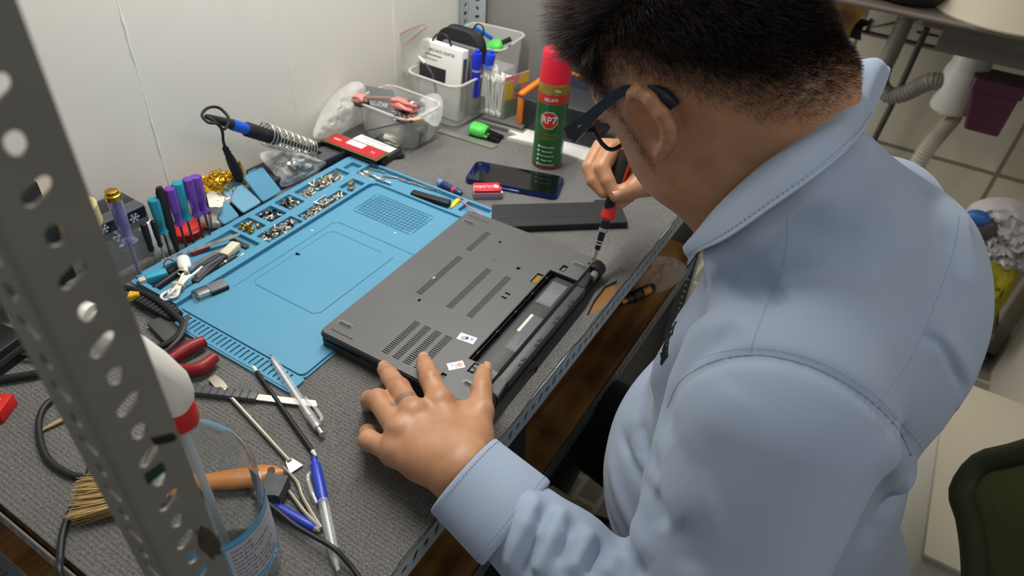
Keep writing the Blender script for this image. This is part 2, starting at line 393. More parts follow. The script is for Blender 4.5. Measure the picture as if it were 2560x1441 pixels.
def wood_mat(name, a, b_, sc=(3, 40, 40)):
    mt = bpy.data.materials.new(name); mt.use_nodes = True; nt = mt.node_tree; b = nt.nodes['Principled BSDF']; b.inputs['Roughness'].default_value = .5
    tc = nt.nodes.new('ShaderNodeTexCoord'); mp = nt.nodes.new('ShaderNodeMapping'); mp.inputs['Scale'].default_value = sc
    n = nt.nodes.new('ShaderNodeTexNoise'); n.inputs['Scale'].default_value = 1; n.inputs['Detail'].default_value = 6; n.inputs['Distortion'].default_value = .6
    n2 = nt.nodes.new('ShaderNodeTexNoise'); n2.inputs['Scale'].default_value = 9; n2.inputs['Detail'].default_value = 5
    nt.links.new(tc.outputs['Object'], mp.inputs['Vector']); nt.links.new(mp.outputs[0], n.inputs['Vector']); nt.links.new(tc.outputs['Object'], n2.inputs['Vector'])
    rp = nt.nodes.new('ShaderNodeValToRGB'); rp.color_ramp.elements[0].color = lin(b_); rp.color_ramp.elements[1].color = lin(a); rp.color_ramp.elements[0].position = .35; rp.color_ramp.elements[1].position = .6
    r2 = nt.nodes.new('ShaderNodeValToRGB'); r2.color_ramp.elements[0].color = (.25, .2, .15, 1); r2.color_ramp.elements[1].color = (1, 1, 1, 1); r2.color_ramp.elements[0].position = .3; r2.color_ramp.elements[1].position = .45
    nt.links.new(n.outputs['Fac'], rp.inputs['Fac']); nt.links.new(n2.outputs['Fac'], r2.inputs['Fac'])
    mc = nt.nodes.new('ShaderNodeMix'); mc.data_type = 'RGBA'; mc.blend_type = 'MULTIPLY'; mc.inputs['Factor'].default_value = .7
    nt.links.new(rp.outputs['Color'], mc.inputs['A']); nt.links.new(r2.outputs['Color'], mc.inputs['B']); nt.links.new(mc.outputs['Result'], b.inputs['Base Color'])
    return mt
MB().bx(.004, TL-.004, .008, TW-.004, .487, .4995).obj('shelf_board', wood_mat('shelf_wood', '#a97c45', '#7d5427'), bench)

# carpet: laid on the board, front edge uneven, torn open in two places
fe = []
rng = random.Random(11)
for i in range(121):
    x = i/120*(TL-.016)+.004
    y = .0005+.0012*math.sin(x*31)+.0008*math.sin(x*77+1)+rng.uniform(-.0005, .0005)
    if .6 < x < .74: y -= .002*math.sin(PI*(x-.6)/.14)
    fe.append((x, y))
ol = fe+[(TL-.012, TW-.004), (.004, TW-.004)]
h1 = [(p.x, p.y) for p in (P(*q, 0) for q in [(1466, 790), (1484, 752), (1512, 715), (1542, 701), (1541, 722), (1524, 750), (1496, 776)])]
h2 = [(p.x, p.y) for p in (P(*q, 0) for q in [(1303, 949), (1318, 929), (1345, 915), (1342, 930), (1326, 944)])]
cp = MB().plate(ol, [h1, h2], .7457, TZ)
# the fold that hangs a little over the rail
cp.sheet(lambda u, v: Vector((.006+u*(TL-.03), -.0004-.0014*math.sin(v*PI*.6)+.0004*math.sin(u*60), TZ-.0008-v*(.0022+.004*max(0, noise.noise(Vector((u*7, 0, 3))))))), 160, 4)
one(cp, 'carpet', 'grey ribbed carpet covering the workbench top, torn along its front edge', 'carpet', m_carpet)

# ---------------------------------------------------------------- light: a tube above the bench, a dim room lamp behind
def area(name, loc, rot, sx, sy, power, col=(1, 1, 1)):
    l = bpy.data.lights.new(name, 'AREA'); l.shape = 'RECTANGLE'; l.size = sx; l.size_y = sy; l.energy = power; l.color = col
    o = bpy.data.objects.new(name, l); COL.objects.link(o); o.location = loc; o.rotation_euler = rot; return o
area('tube_light', (.86, .40, 1.70), (0, 0, 0), 1.1, .05, 13.5, (1, .98, .94))
area('room_lamp', (.3, -1.3, 2.42), (0, 0, 0), .8, .8, 9, (1, .97, .91))
area('tile_wall_fill', (1.62, 1.0, 1.15), (-PI/2, 0, 0), .7, 1.5, 11, (1, .97, .92))  # unseen fill added beyond the far wall to brighten the tiled wall
w = bpy.data.worlds.new('world'); SC.world = w; w.use_nodes = True
w.node_tree.nodes['Background'].inputs[0].default_value = (.92, .95, 1, 1); w.node_tree.nodes['Background'].inputs[1].default_value = .22
# ---------------------------------------------------------------- helpers for things lying and standing on the bench
def zat(x, y, py):                            # height above the bench top at which (x, y) shows at photo row py
    lo, hi = -.1, .6
    for _ in range(50):
        m_ = (lo+hi)/2; d = np.array([x, y, TZ+m_])-CAM; z = d@FW
        if 720.5-F*(d@UP)/z > py: lo = m_
        else: hi = m_
    return (lo+hi)/2
def lie(name, label, cat, pa, pb, z, group=None, up=(0, 0, 1)):
    a = P(*pa, z); b = P(*pb, z); r = thing(name, label, cat, frame(a, b, up), group); return r, (b-a).length
def lie3(name, label, cat, a, b, group=None, up=(0, 0, 1)):
    r = thing(name, label, cat, frame(a, b, up), group); return r, (Vector(b)-Vector(a)).length
def text_wrap(mb, body, size, r, z, ang, mx, ext=.0002, squash=1.):
    t = MB(); t.text(body, size, Matrix.Identity(4), ext, squash=squash)
    vs = []
    for x, y, h in t.v:
        a = ang+x/r; vs.append(((r+h)*math.cos(a), (r+h)*math.sin(a), z+y))
    return mb.add(vs, t.f, mx)
m_blk = M('black_plastic', '#17181a', .45); m_blk_s = M('black_rubber', '#1b1b1c', .7); m_dk = M('dark_grey_plastic', '#35373a', .5)
m_wht = M('white_plastic', '#e9e7e2', .4); m_sil = M('bright_metal', '#d2cfc8', .3, metal=.9); m_stl = M('dull_metal', '#9b9a97', .38, metal=1.)
m_dst = M('dark_metal', '#55534f', .35, metal=1.); m_gold = M('brass', '#c29a3c', .3, metal=1.); m_red = M('red_plastic', '#c4241f', .4); m_org = M('orange_plastic', '#d98324', .45)
m_clear = M('clear_plastic', '#f4f6f7', .06, trans=1., ior=1.35); m_film = M('clear_film', '#eef0f0', .22, alpha=.20, spec=.7, bump=(45, .9, .004))
m_frost = M('frosted_film', '#dcdcd6', .4, alpha=.42, spec=.6, bump=(60, .5, .003))
m_paper = M('white_paper', '#eceae4', .7)
m_ink = M('grey_ink', '#5b5d63', .6)

# ---------------------------------------------------------------- blue silicone repair mat
m_mat = M('blue_silicone', '#5b9ab8', .45, spec=.4, var=(6, .35, '#5391b0'), bump=(500, .05, .0004))
m_matd = M('blue_silicone_shade', '#4a87a6', .45)
x0, x1, y0, y1 = .281, .713, .233, .546
mat = thing('repair_mat', 'blue silicone repair mat with screw trays, under the upturned laptop', 'work mat', (0, 0, TZ))
mb = MB()
mb.plate(rrect(x0, x1, y0, y1, .006), [], 0, .0025, bev=0.)
mb.plate(rrect(x0+.001, .664, y0+.003, .4475, .008), [], .0025, .0052)
mb.obj('base', m_mat, mat)
comps = dict(C1=(.562, .662, .499, .529), C2=(.522, .554, .496, .5305), C3=(.481, .514, .494, .529), C4=(.440, .472, .493, .531), D0=(.617, .652, .458, .484), D1=(.516, .611, .458, .477), D2=(.443, .5115, .458, .484), E0=(.668, .693, .499, .522), T=(.287, .4345, .466, .526), B=(.668, .7085, .300, .493), R1=(.677, .7085, .246, .292), F0=(.6, .612, .4845, .487))
holes = [rrect(*comps[k], .0022, 4) for k in comps if k != 'F0']
ol = [(x0, .452), (.655, .452), (.664, .443), (.664, y0+.001), (x1-.004, y0+.001), (x1, y0+.005), (x1, .535), (x1-.006, .5385), (.70, .54)] + [(.305, .54), (x0, .53)]
mb = MB().plate(ol, holes, .0025, .0092)
for k in range(12):                                # small tool holes along the rear edge sit in this strip
    pass
mb.bx(.29, .437, .5395, .546, .0025, .006, .001)
mb.obj('tray_walls', m_mat, mat)
mb = MB()
for pts in ([(.523, .2965), (.376, .2965), (.369, .303), (.369, .405), (.376, .4135), (.516, .4135), (.523, .407), (.523, .318)], [(.349, .425), (.538, .425), (.545, .418), (.5455, .25)]):
    mb.tube([Vector((x, y, .0052)) for x, y in pts], .00075, 6)
gx0, gx1, gy0, gy1 = .583, .643, .312, .425
for i in range(10):
    x = gx0+(gx1-gx0)*i/9; e = .008*abs(i-4.5)/4.5*(1 if i % 3 else .3); mb.bx(x-.0006, x+.0006, gy0+e, gy1-e, .0052, .0061)
for i in range(18):
    y = gy0+(gy1-gy0)*i/17; e = .009*(1 if i < 3 or i > 14 else .2); mb.bx(gx0+e*.6, gx1-e*.6, y-.0006, y+.0006, .0052, .0061)
mb.obj('raised_lines', m_matd, mat)
sl = [slot(.2705, y, .017, .0032, 0, 3) for y in np.linspace(.248, .468, 29)]
mb = MB().plate(rrect(.2555, x0, .231, .481, .003), sl, .0012, .0034); mb.plate(rrect(.2553, x0, .2305, .4815, .003), [], 0, .0012)
mb.tube([Vector((.2585, .235, .0034)), Vector((.2585, .478, .0034))], .0011, 6)
mb.obj('slotted_edge', m_mat, mat)
# three loose covers of the same silicone, flipped up behind the trays
for nm, (pa, pb, pc) in dict(cover=((506, .537), (551, .536), 1)).items(): pass
for (xa, xb, yb, ang, L, tw) in ((.511, .551, .543, 44, .048, .03), (.472, .509, .543, 30, .050, .02), (.434, .464, .541, 42, .030, .03)):
    m_ = Matrix.Translation((xa, yb, .010)) @ Matrix.Rotation(tw, 4, 'Z') @ Matrix.Rotation(math.radians(ang), 4, 'X')
    w_ = xb-xa
    mb = MB().prism(rrect(0, w_, 0, L, .004), 0, .0028, m_, bev=.0008); mb.prism(rrect(w_*.3, w_*.7, L-.001, L+.003, .001), 0, .0026, m_)
    mb.obj('tray_cover', m_mat, mat)

# loose screws heaped in the trays ------------------------------------------------
def screw_mesh(nm, L, rh, hh, rs, mat_):
    mb = MB(); mb.lathe([(0, -hh), (rh*.5, -hh), (rh*.9, -hh*.7), (rh, -hh*.3), (rh, 0), (rs, 0)]+[(rs*(1. if k % 2 else .8), L*(k+1)/9) for k in range(7)]+[(rs*.8, L*.95), (rs*.3, L)], 10)
    mb.lathe([(0, -hh-.00003), (rh*.35, -hh-.00003)], 4, cap=False)
    return mb.mesh(nm, mat_, 50)
m_s1 = M('screw_nickel', '#cdc4b4', .32, metal=.8); m_s2 = M('screw_zinc', '#a39a8b', .35, metal=.8)
S_sil = [screw_mesh('screw', .0052, .0024, .0012, .0011, m_s1), screw_mesh('screw', .0038, .0027, .0011, .001, m_s2), screw_mesh('screw', .0075, .0022, .0014, .0012, m_s1)]
S_drk = [screw_mesh('screw', .005, .0023, .0012, .001, m_dst), screw_mesh('screw', .0036, .0025, .001, .001, M('black_oxide', '#26262a', .35, metal=.9)), S_sil[0]]
S_gld = [screw_mesh('screw', .0045, .0025, .0012, .0011, M('gold_plate', '#d8b25a', .3, metal=1.)), screw_mesh('screw', .0035, .0028, .001, .0011, M('gold_plate2', '#e3d3a0', .35, metal=1.)), S_sil[1]]
rng = random.Random(21)
def heap(key, kinds, n, label, group, cx=None, fill=1.):
    a, b, c, d = comps[key]; a += .003; b -= .003; c += .003; d -= .003
    for i in range(n):
        o = bpy.data.objects.new('screw', kinds[int(rng.random()**1.2*3) % 3]); COL.objects.link(o)
        u = rng.betavariate(1.6, 1.6); v = rng.betavariate(1.5, 1.5)
        x = a+(b-a)*u; y = c+(d-c)*v
        top = (1-abs(2*u-1)**2)*(1-abs(2*v-1)**2)
        z = TZ+.0025+.0024+rng.random()*.0085*top
        o.location = (x, y, z); o.rotation_euler = (rng.uniform(0, 6.3), rng.uniform(0, 6.3), rng.uniform(0, 6.3))
        s_ = rng.uniform(1.0, 1.5); o.scale = (s_, s_, s_)
        props(o, label, 'screw', group)
heap('C1', S_sil, 84, 'loose silver screw heaped in the long rear tray of the blue mat', 'screws in the long rear tray')
heap('C2', S_drk, 34, 'loose dark screw in the small rear tray next to the long one', 'screws in the small tray beside the long one')
heap('C3', S_drk, 32, 'loose dark screw in the middle small tray of the rear row', 'screws in the middle small tray')
heap('C4', S_gld, 22, 'loose gold screw in the small tray beside the tool tray', 'gold screws in the small tray')
heap('D1', S_sil, 72, 'loose screw heaped in the long narrow front tray with two thin bits', 'screws in the long narrow tray')
heap('D2', [S_sil[2], S_sil[0], S_drk[0]], 52, 'loose screw heaped in the short narrow front tray near the tool tray', 'screws in the short narrow tray')
for k, (px, py) in enumerate([(1392, 0)]): pass
# small chips in the far front tray
mch = M('chip_metal', '#a59d8c', .4, metal=.8)
for k, (x, y, a, sx, sy) in enumerate([(.641, .479, .4, .017, .007), (.633, .472, .35, .013, .009)]):
    one(MB().box((sx, sy, .0035), bev=.0006), 'metal_shield', ['flat oblong metal shield in the far narrow tray', 'square metal shield in the far narrow tray'][k], 'metal part', mch, Mx((x, y, TZ+.0045+.003*(k == 0)), (0, .12, a)))
for k, (x, y) in enumerate([(.620, .468), (.626, .463)]):
    o = bpy.data.objects.new('screw', S_drk[k]); COL.objects.link(o); o.location = (x, y, TZ+.005); o.rotation_euler = (1.2+k, .3, k*2.)
    props(o, 'single dark screw beside the metal shields in the far narrow tray', 'screw', 'screws by the metal shields')
for k, (pa, pb) in enumerate([((785, 508), (815, 488)), ((812, 512), (838, 495))]):
    r, L = lie('driver_bit', ['thin steel bit lying on the screws of the long narrow tray, rear one', 'thin steel bit lying on the screws of the long narrow tray, front one'][k], 'screwdriver bit', pa, pb, .011)
    MB().turn((0, 0, 0), (L, 0, 0), [(.0011, 0), (.0011, .6), (.0015, .62), (.0015, 1)], 8).obj('shaft', m_stl, r)
# screwdriver bits in the far tray
def bit(pa, pb, label, z=.0045):
    r, L = lie('driver_bit', label, 'screwdriver bit', pa, pb, z, 'loose bits in the far tray of the blue mat')
    MB().turn((0, 0, 0), (L*.55, 0, 0), [(.0021, 0), (.0023, .05), (.0023, .95), (.002, 1)], 6).obj('shank', m_sil, r)
    MB().turn((L*.55, 0, 0), (L, 0, 0), [(.0014, 0), (.0014, .8), (.0008, 1)], 8).obj('tip', m_stl, r)
def zz(x, y): return (620+x/3.765, 380+y/3.765)
for (a, b, lb) in [((1140, 155), (1290, 195), 'bright bit at the rear end of the far tray'), ((1270, 225), (1415, 245), 'bit second from the rear along the outer wall of the tray'),
                   ((1420, 252), (1525, 295), 'bit third from the rear along the outer wall of the tray'), ((1525, 285), (1640, 325), 'bright bit in the middle of the row along the outer wall'),
                   ((1645, 325), (1785, 370), 'bit behind the black strip along the outer tray wall'), ((1785, 370), (1905, 410), 'last bit of the row, nearest the yellow capsule')]:
    bit(zz(*a), zz(*b), lb)
def chuck(a, b, lb):
    r, L = lie('bit_adapter', lb, 'bit adapter', zz(*a), zz(*b), .006)
    MB().turn((0, 0, 0), (L, 0, 0), [(.002, 0), (.0034, .03), (.0034, .28), (.0026, .32), (.0036, .38), (.0036, .55), (.002, .6), (.002, .97), (.0013, 1)], 14).obj('body', m_sil, r)
chuck((1045, 200), (1185, 275), 'short stepped steel adapter lying in the far tray, left one')
chuck((1090, 185), (1215, 240), 'stepped steel adapter between the other two in the far tray'); chuck((1205, 245), (1345, 298), 'longer stepped steel adapter pointing at the black strip')
# black strip connector
r, L = lie('connector_strip', 'black plastic connector strip lying in the far tray of the mat', 'connector', (1030, 490), (1124, 516), .003)
MB().bx(0, L, -.0065, .0065, 0, .009, .001).obj('housing', m_blk, r)
mb = MB(); [mb.bx(.006+k*L*.075, .007+k*L*.075+.0015, -.005, .005, .009, .0096) for k in range(12)]; mb.obj('ridges', m_dk, r)
# yellow capsule with its red wire
r, L = lie('wired_capsule', 'small yellow capsule with a thin red wire beside the black strip', 'capsule', (1128, 520), (1148, 498), .007)
MB().turn((0, 0, 0), (L, 0, 0), [(.0008, 0), (.003, .12), (.0044, .35), (.0044, .75), (.003, .92), (.0012, 1)], 14).obj('body', M('yellow_plastic', '#f0dc2e', .35), r)
iv = r.matrix_world.inverted()
MB().tube([iv @ P(*q, z) for q, z in (((1148, 498), .008), ((1165, 512), .011), ((1190, 530), .010), ((1215, 545), .006))], .0013, 8, 6).obj('wire', M('red_wire', '#d9706c', .4), r)
MB().tube([iv @ P(1128, 520, .007), iv @ P(1122, 523, .006)], .0006, 6).obj('lead', m_sil, r)
# black crumb on the mat
one(MB().turn((0, 0, 0), (.006, 0, 0), [(.0016, 0), (.0016, .5), (.0009, .55), (.0009, 1)], 8), 'screw', 'lone black screw lying on the open blue work area', 'screw', M('black_oxide'), frame(P(740, 634, .0065), P(755, 637, .0065)))
rng = random.Random(5)
for q, lb in [((988, 583), 'tiny clear screw cover on the mat below the raised grid'), ((780, 577), 'tiny clear ring on the mat near the raised line')]:
    one(MB().turn((0, 0, 0), (0, 0, .001), [(.0016, 0), (.0018, .5), (.0012, 1)], 10), 'screw_cover', lb, 'screw cover', m_wht, P(*q, .0053))

# ---------------------------------------------------------------- screwdrivers standing along the rear edge of the mat
def up_tool(name, label, cat, tip, head_py, z=.004, group=None):
    a = P(*tip, z); H = zat(a.x, a.y, head_py)-z
    r = thing(name, label, cat, frame(a, a+Vector((0, 0, H)), (0, 1, 0)), group); return r, H
def see_driver(tip, hy, label, col, lean=(0, 0)):
    r, H = up_tool('screwdriver', label, 'screwdriver', tip, hy)
    if lean != (0, 0):
        a = r.matrix_world.translation; r.matrix_world = frame(a, a+Vector((lean[0], lean[1], H)), (0, 1, 0))
    h0 = H*.42
    MB().turn((0, 0, 0), (h0+.02, 0, 0), [(.0014, 0), (.0016, .06), (.0015, 1)], 10).obj('shaft', m_dst, r)
    mb = MB(); n = 6
    prof = [(.0062, 0), (.0072, .05), (.0050, .14), (.0056, .30), (.0072, .48), (.0080, .92), (.0074, .985), (.005, 1)]
    L = H-h0; vs = []; fs = []; N = 24
    for rr, t in prof:
        for k in range(N):
            a = 2*PI*k/N; q = rr*(1-.10*(math.cos(n*a)*.5+.5)*(t > .4)); vs.append((h0+L*t, q*math.cos(a), q*math.sin(a)))
    for i in range(len(prof)-1):
        for k in range(N): fs.append((i*N+k, (i)*N+(k+1) % N, (i+1)*N+(k+1) % N, (i+1)*N+k))
    fs += [tuple(range(N-1, -1, -1)), tuple(range((len(prof)-1)*N, len(prof)*N))]
    mb.add(vs, fs); mb.obj('handle', col, r)
def blk_driver(tip, hy, label, rh=.0034, hf=.5, col=None):
    r, H = up_tool('screwdriver', label, 'screwdriver', tip, hy)
    MB().turn((0, 0, 0), (H*(1-hf)+.01, 0, 0), [(.0010, 0), (.0011, 1)], 8).obj('shaft', m_stl, r)
    MB().turn((H*(1-hf), 0, 0), (H, 0, 0), [(rh*.7, 0), (rh, .08), (rh*.8, .2), (rh*1.05, .45), (rh*1.1, .97), (rh*.8, 1)], 16).obj('handle', col or m_blk, r)
m_teal = M('teal_clear', '#3fc0da', .12, trans=.55, ior=1.3); m_pur = M('purple_clear', '#9060d8', .12, trans=.55, ior=1.3); m_lil = M('lilac_clear', '#b9b4e6', .1, trans=.75, ior=1.4)
blk_driver((391, 662), 559, 'small black screwdriver standing second from the gold-capped tester', .0042, .66)
blk_driver((414, 655), 552, 'small black screwdriver standing beside the teal one nearest the tester', .0036, .62)
see_driver((427, 640), 497, 'teal clear-handled screwdriver, shorter of the two teal ones', m_teal)
r, H = up_tool('spudger', 'tall black plastic stick standing between the teal and purple screwdrivers', 'pry tool', (446, 634), 468)
MB().turn((0, 0, 0), (H, 0, 0), [(.0022, 0), (.004, .1), (.0062, .5), (.0066, .93), (.004, 1)], 14, sx=1., sy=.62).obj('blade', m_blk_s, r)
see_driver((467, 622), 470, 'purple clear-handled screwdriver standing right beside the black stick', m_pur)
see_driver((485, 612), 456, 'teal clear-handled screwdriver between two purple ones, taller of the teal ones', m_teal)
see_driver((510, 602), 446, 'purple screwdriver nearer the teal one in the pair at the end', m_pur)
see_driver((527, 594), 440, 'purple screwdriver farther from the teal one in the pair at the end', m_pur)
blk_driver((532, 575), 484, 'thin black screwdriver standing last in the row, before the white packet', .003, .55)
# the large neon tester with a gold cap
r, H = up_tool('voltage_tester', 'clear lilac mains tester screwdriver with a gold cap', 'tester', (352, 690), 476, .002)
a = r.matrix_world.translation
MB().turn((0, 0, 0), (H*.46, 0, 0), [(.0022, 0), (.0026, .03), (.0026, 1)], 12).obj('blade', M('clear_sleeve', '#aaa8c8', .2, trans=.4), r)
MB().turn((H*.44, 0, 0), (H*.93, 0, 0), [(.0085, 0), (.0092, .04), (.0068, .12), (.0072, .3), (.0085, .6), (.0088, 1)], 20).obj('handle', m_lil, r)
MB().turn((H*.90, 0, 0), (H, 0, 0), [(.0092, 0), (.0096, .1), (.0092, .55), (.0075, .62), (.0075, .95), (.006, 1)], 20).obj('cap', m_gold, r)
MB().turn((H*.5, 0, 0), (H*.9, 0, 0), [(.0026, 0), (.0028, .3), (.0042, .35), (.0042, .6), (.0022, .65), (.0022, 1)], 10).obj('core', M('tester_core', '#8b86b8', .4), r)
# ---------------------------------------------------------------- tool tray contents
r, L = lie('file_handle', 'blue plastic stick with a beige square end in the tool tray', 'stick', (366, 700), (418, 684), .010)
MB().bx(0, L, -.006, .006, -.004, .006, .001).obj('grip', M('blue_plastic', '#3fa9c4', .4), r)
MB().bx(-.009, 0, -.0045, .0045, -.003, .004, .0008).obj('end_block', M('beige_plastic', '#d5c8b4', .5), r)
def tweezers(pa, pb, za, zb, label, mat_=m_sil, gap=.006, wide=.0042):
    r, L = lie3('tweezers', label, 'tweezers', P(*pa, za), P(*pb, zb))
    for sg in (1, -1):
        mb = MB()
        ts = np.linspace(0, 1, 9)
        mb.sheet(lambda u, v, sg=sg: (u*L, (v-.5)*2*(wide*(1-u)**.6+.0006), sg*gap*math.sin(PI*min(1, u*1.02))**.8*.5), 14, 2, thick=.0009)
        mb.obj('arm', mat_, r)
    return r, L
r, L = lie3('steel_ruler', 'long flat steel strip lying across the top of the tool tray', 'steel strip', P(404, 652, .008), P(602, 586, .013))
MB().prism([(0, -.002), (.05, -.0045), (L-.01, -.0045), (L, -.001), (L-.002, .003), (.06, .0035), (0, .001)], 0, .001).obj('blade', m_sil, r)
tweezers((478, 668), (598, 606), .012, .012, 'steel tweezers lying over the tool tray beside the ruler')
tweezers((486, 690), (560, 640), .012, .014, 'pale thin tweezers lying against the black stick in the tool tray', m_stl, .004, .003)
r, L = lie3('cleaning_brush', 'black stick with a cream brush end lying in the tool tray', 'brush', P(487, 708, .008), P(592, 612, .011))
MB().bx(0, L*.72, -.0055, .0055, -.003, .004, .0012).obj('handle', m_dk, r); MB().bx(.008, L*.6, -.0008, .0008, .004, .0046).obj('groove', m_sil, r)
MB().bx(L*.68, L, -.007, .007, -.0045, .0055, .0015).obj('brush_end', M('cream', '#d9d2b6', .8, bump=(600, .6, .001)), r)
r, L = lie3('black_pen', 'long black slim pen at the bottom of the tool tray', 'pen', P(384, 724, .006), P(470, 664, .007))
MB().turn((0, 0, 0), (L, 0, 0), [(.0035, 0), (.0048, .04), (.0048, .8), (.003, 1)], 14).obj('barrel', m_blk, r); MB().turn((-.004, 0, 0), (.002, 0, 0), [(.002, 0), (.0034, .2), (.0034, 1)], 12).obj('end_cap', m_sil, r)
r, L = lie3('metal_pen', 'short dark metal pen beside the mat wall in the tool tray', 'pen', P(545, 668, .006), P(590, 640, .006))
MB().turn((0, 0, 0), (L, 0, 0), [(.002, 0), (.0034, .1), (.0038, .5), (.0036, .95), (.002, 1)], 14).obj('barrel', M('dark_grey_plastic'), r); MB().turn((L*.35, 0, 0), (L*.42, 0, 0), [(.004, 0), (.004, 1)], 14).obj('ring', m_sil, r)
r, L = lie3('knife_handle', 'red flat knife handle under the tweezers in the tool tray', 'knife', P(478, 634, .006), P(522, 615, .006)); MB().bx(0, L, -.005, .005, -.002, .003, .001).obj('grip', m_red, r)
for k, (pa, pb) in enumerate([((597, 645), (618, 628)), ((604, 650), (624, 638))]):
    r, L = lie3('brass_nozzle', ['pale brass nozzle nearer the brush end in the tool tray', 'pale brass nozzle nearer the mat wall in the tool tray'][k], 'nozzle', P(*pa, .005), P(*pb, .005)); MB().turn((0, 0, 0), (L, 0, 0), [(.0024, 0), (.0024, .6), (.0015, .65), (.001, 1)], 12).obj('body', M('pale_brass', '#d6cfa0', .3, metal=1.), r)
r, L = lie3('grey_stick', 'dark grey flat blade in the corner of the tool tray', 'blade', P(578, 600, .006), P(620, 618, .005)); MB().bx(0, L, -.004, .004, 0, .0015, .0005).obj('blade', m_dk, r)
r, L = lie3('black_clip', 'black glossy clip with a red loop at the rear of the tool tray', 'clip', P(418, 682, .006), P(452, 660, .006)); MB().bx(0, L, -.005, .005, -.002, .003, .0015).obj('body', m_blk, r); MB().tube([(0, .003, .003), (.004, .007, .010), (.012, .008, .012), (.018, .006, .006)], .001, 6, 5).obj('loop', M('dark_red', '#8c1f2c', .4), r)
# white cable bundle
cb = thing('charging_cable', 'white cable bundle tied with rubber bands over the tool tray', 'cable', P(440, 705, .010))
iv = cb.matrix_world.inverted(); q = lambda x, y, z: iv @ P(x, y, z)
mw = M('white_cable', '#eae6df', .4)
mb = MB()
mb.tube([q(466, 690, .016), q(452, 705, .014), q(436, 722, .013), q(412, 733, .012), q(403, 742, .012), q(410, 750, .012), q(424, 746, .012), q(436, 732, .014), q(448, 712, .016), q(462, 692, .018)], .0019, 8, 6)
mb.tube([q(470, 692, .018), q(455, 708, .018), q(440, 724, .018), q(424, 726, .015), q(424, 735, .014), q(436, 737, .014), q(446, 728, .016), q(456, 708, .019), q(474, 688, .017)], .0019, 8, 6)
mb.tube([q(458, 685, .02), q(448, 706, .02), q(430, 730, .019), q(420, 742, .015), q(430, 745, .013), q(444, 738, .014), q(452, 716, .018), q(470, 696, .02), q(486, 684, .016), q(505, 668, .012)], .0017, 8, 6)
mb.obj('cord', mw, cb)
a, b = q(463, 672, .018), q(457, 646, .018)
mb = MB(); mb.turn(a+(a-b)*.35, a, [(.0028, 0), (.0034, 1)], 12); mb.turn(a, b, [(.0046, 0), (.0078, .12), (.0084, .3), (.0084, .9), (.0078, 1)], 18, sx=1., sy=.7); mb.obj('plug', m_wht, cb)
d = (b-a).normalized(); MB().box((.012, .009, .0045), (0, 0, 0), mx=frame(b, b+d)).obj('plug_tip', M('grey_metal', '#b9b6b2', .35, metal=.7), cb)
mb = MB()
for (x, y) in ((458, 682), (443, 712), (446, 716)):
    c = q(x, y, .017); mx = frame(c, q(x+8, y-12, .017)); mb.lathe([(.0066, -.0012), (.0072, -.0006), (.0072, .0006), (.0066, .0012)], 16, mx @ Matrix.Rotation(PI/2, 4, 'Y'), cap=False, sx=.75, sy=1.15)
mb.obj('rubber_band', M('rubber_band', '#d6c58a', .6), cb)
# grey memory stick in front of the tool tray
r, L = lie('usb_stick', 'grey memory stick with a clear cap lying on the mat', 'usb stick', (487, 748), (568, 714), .0055)
MB().bx(L*.45, L, -.009, .009, 0, .008, .002).obj('body', M('grey_shell', '#77777c', .3), r); MB().bx(L*.44, L-.0015, -.0095, -.0085, .0005, .0055, .0003).obj('side_strip', m_blk, r)
MB().bx(L*.10, L*.46, -.006, .006, .0022, .0068, .0004).obj('connector', m_sil, r); MB().bx(-.001, L*.46, -.0092, .0092, 0.0002, .0085, .0022).obj('cap', m_clear, r)
# ---------------------------------------------------------------- things along the back wall
# brass wool
rng = random.Random(3)
mb = MB()
c0 = Vector((.487, .603, TZ+.021))
tor = [c0+Vector((math.cos(a)*.021, math.sin(a)*.016, math.sin(a)*.004)) for a in np.linspace(0, 2*PI, 25)[:-1]]
mb.tube(tor, .0155, 12, closed=True)
for k in range(620):
    a = rng.uniform(0, 2*PI); b_ = rng.uniform(0, 2*PI); rr = rng.uniform(.0150, .0185)
    o_ = Vector((math.cos(a), math.sin(a), 0)); n_ = (o_*math.cos(b_)+Vector((0, 0, 1))*math.sin(b_))
    c = c0+Vector((math.cos(a)*.021, math.sin(a)*.016, math.sin(a)*.004))+n_*rr
    if c.z < TZ+.002: continue
    mb.ball(c, (rng.uniform(.0024, .004), .0022, .0012), 6, rot=(rng.uniform(0, 3), rng.uniform(0, 3), rng.uniform(0, 3)))
for k in range(26):
    a = rng.uniform(0, 2*PI); c = c0+Vector((math.cos(a)*.03, math.sin(a)*.024, rng.uniform(-.004, .018))); ax = Vector((rng.gauss(0, 1), rng.gauss(0, 1), rng.gauss(0, 1))).normalized(); o1 = ax.orthogonal().normalized(); o2 = ax.cross(o1)
    mb.tube([c+(o1*math.cos(t)+o2*math.sin(t))*.0045+ax*t*.0012 for t in np.linspace(0, 6, 9)], .0007, 4)
one(mb, 'brass_sponge', 'curly gold brass tip-cleaning sponge behind the blue tray covers', 'sponge', M('brass_wool', '#c8a02c', .35, metal=.65), sharp=60)
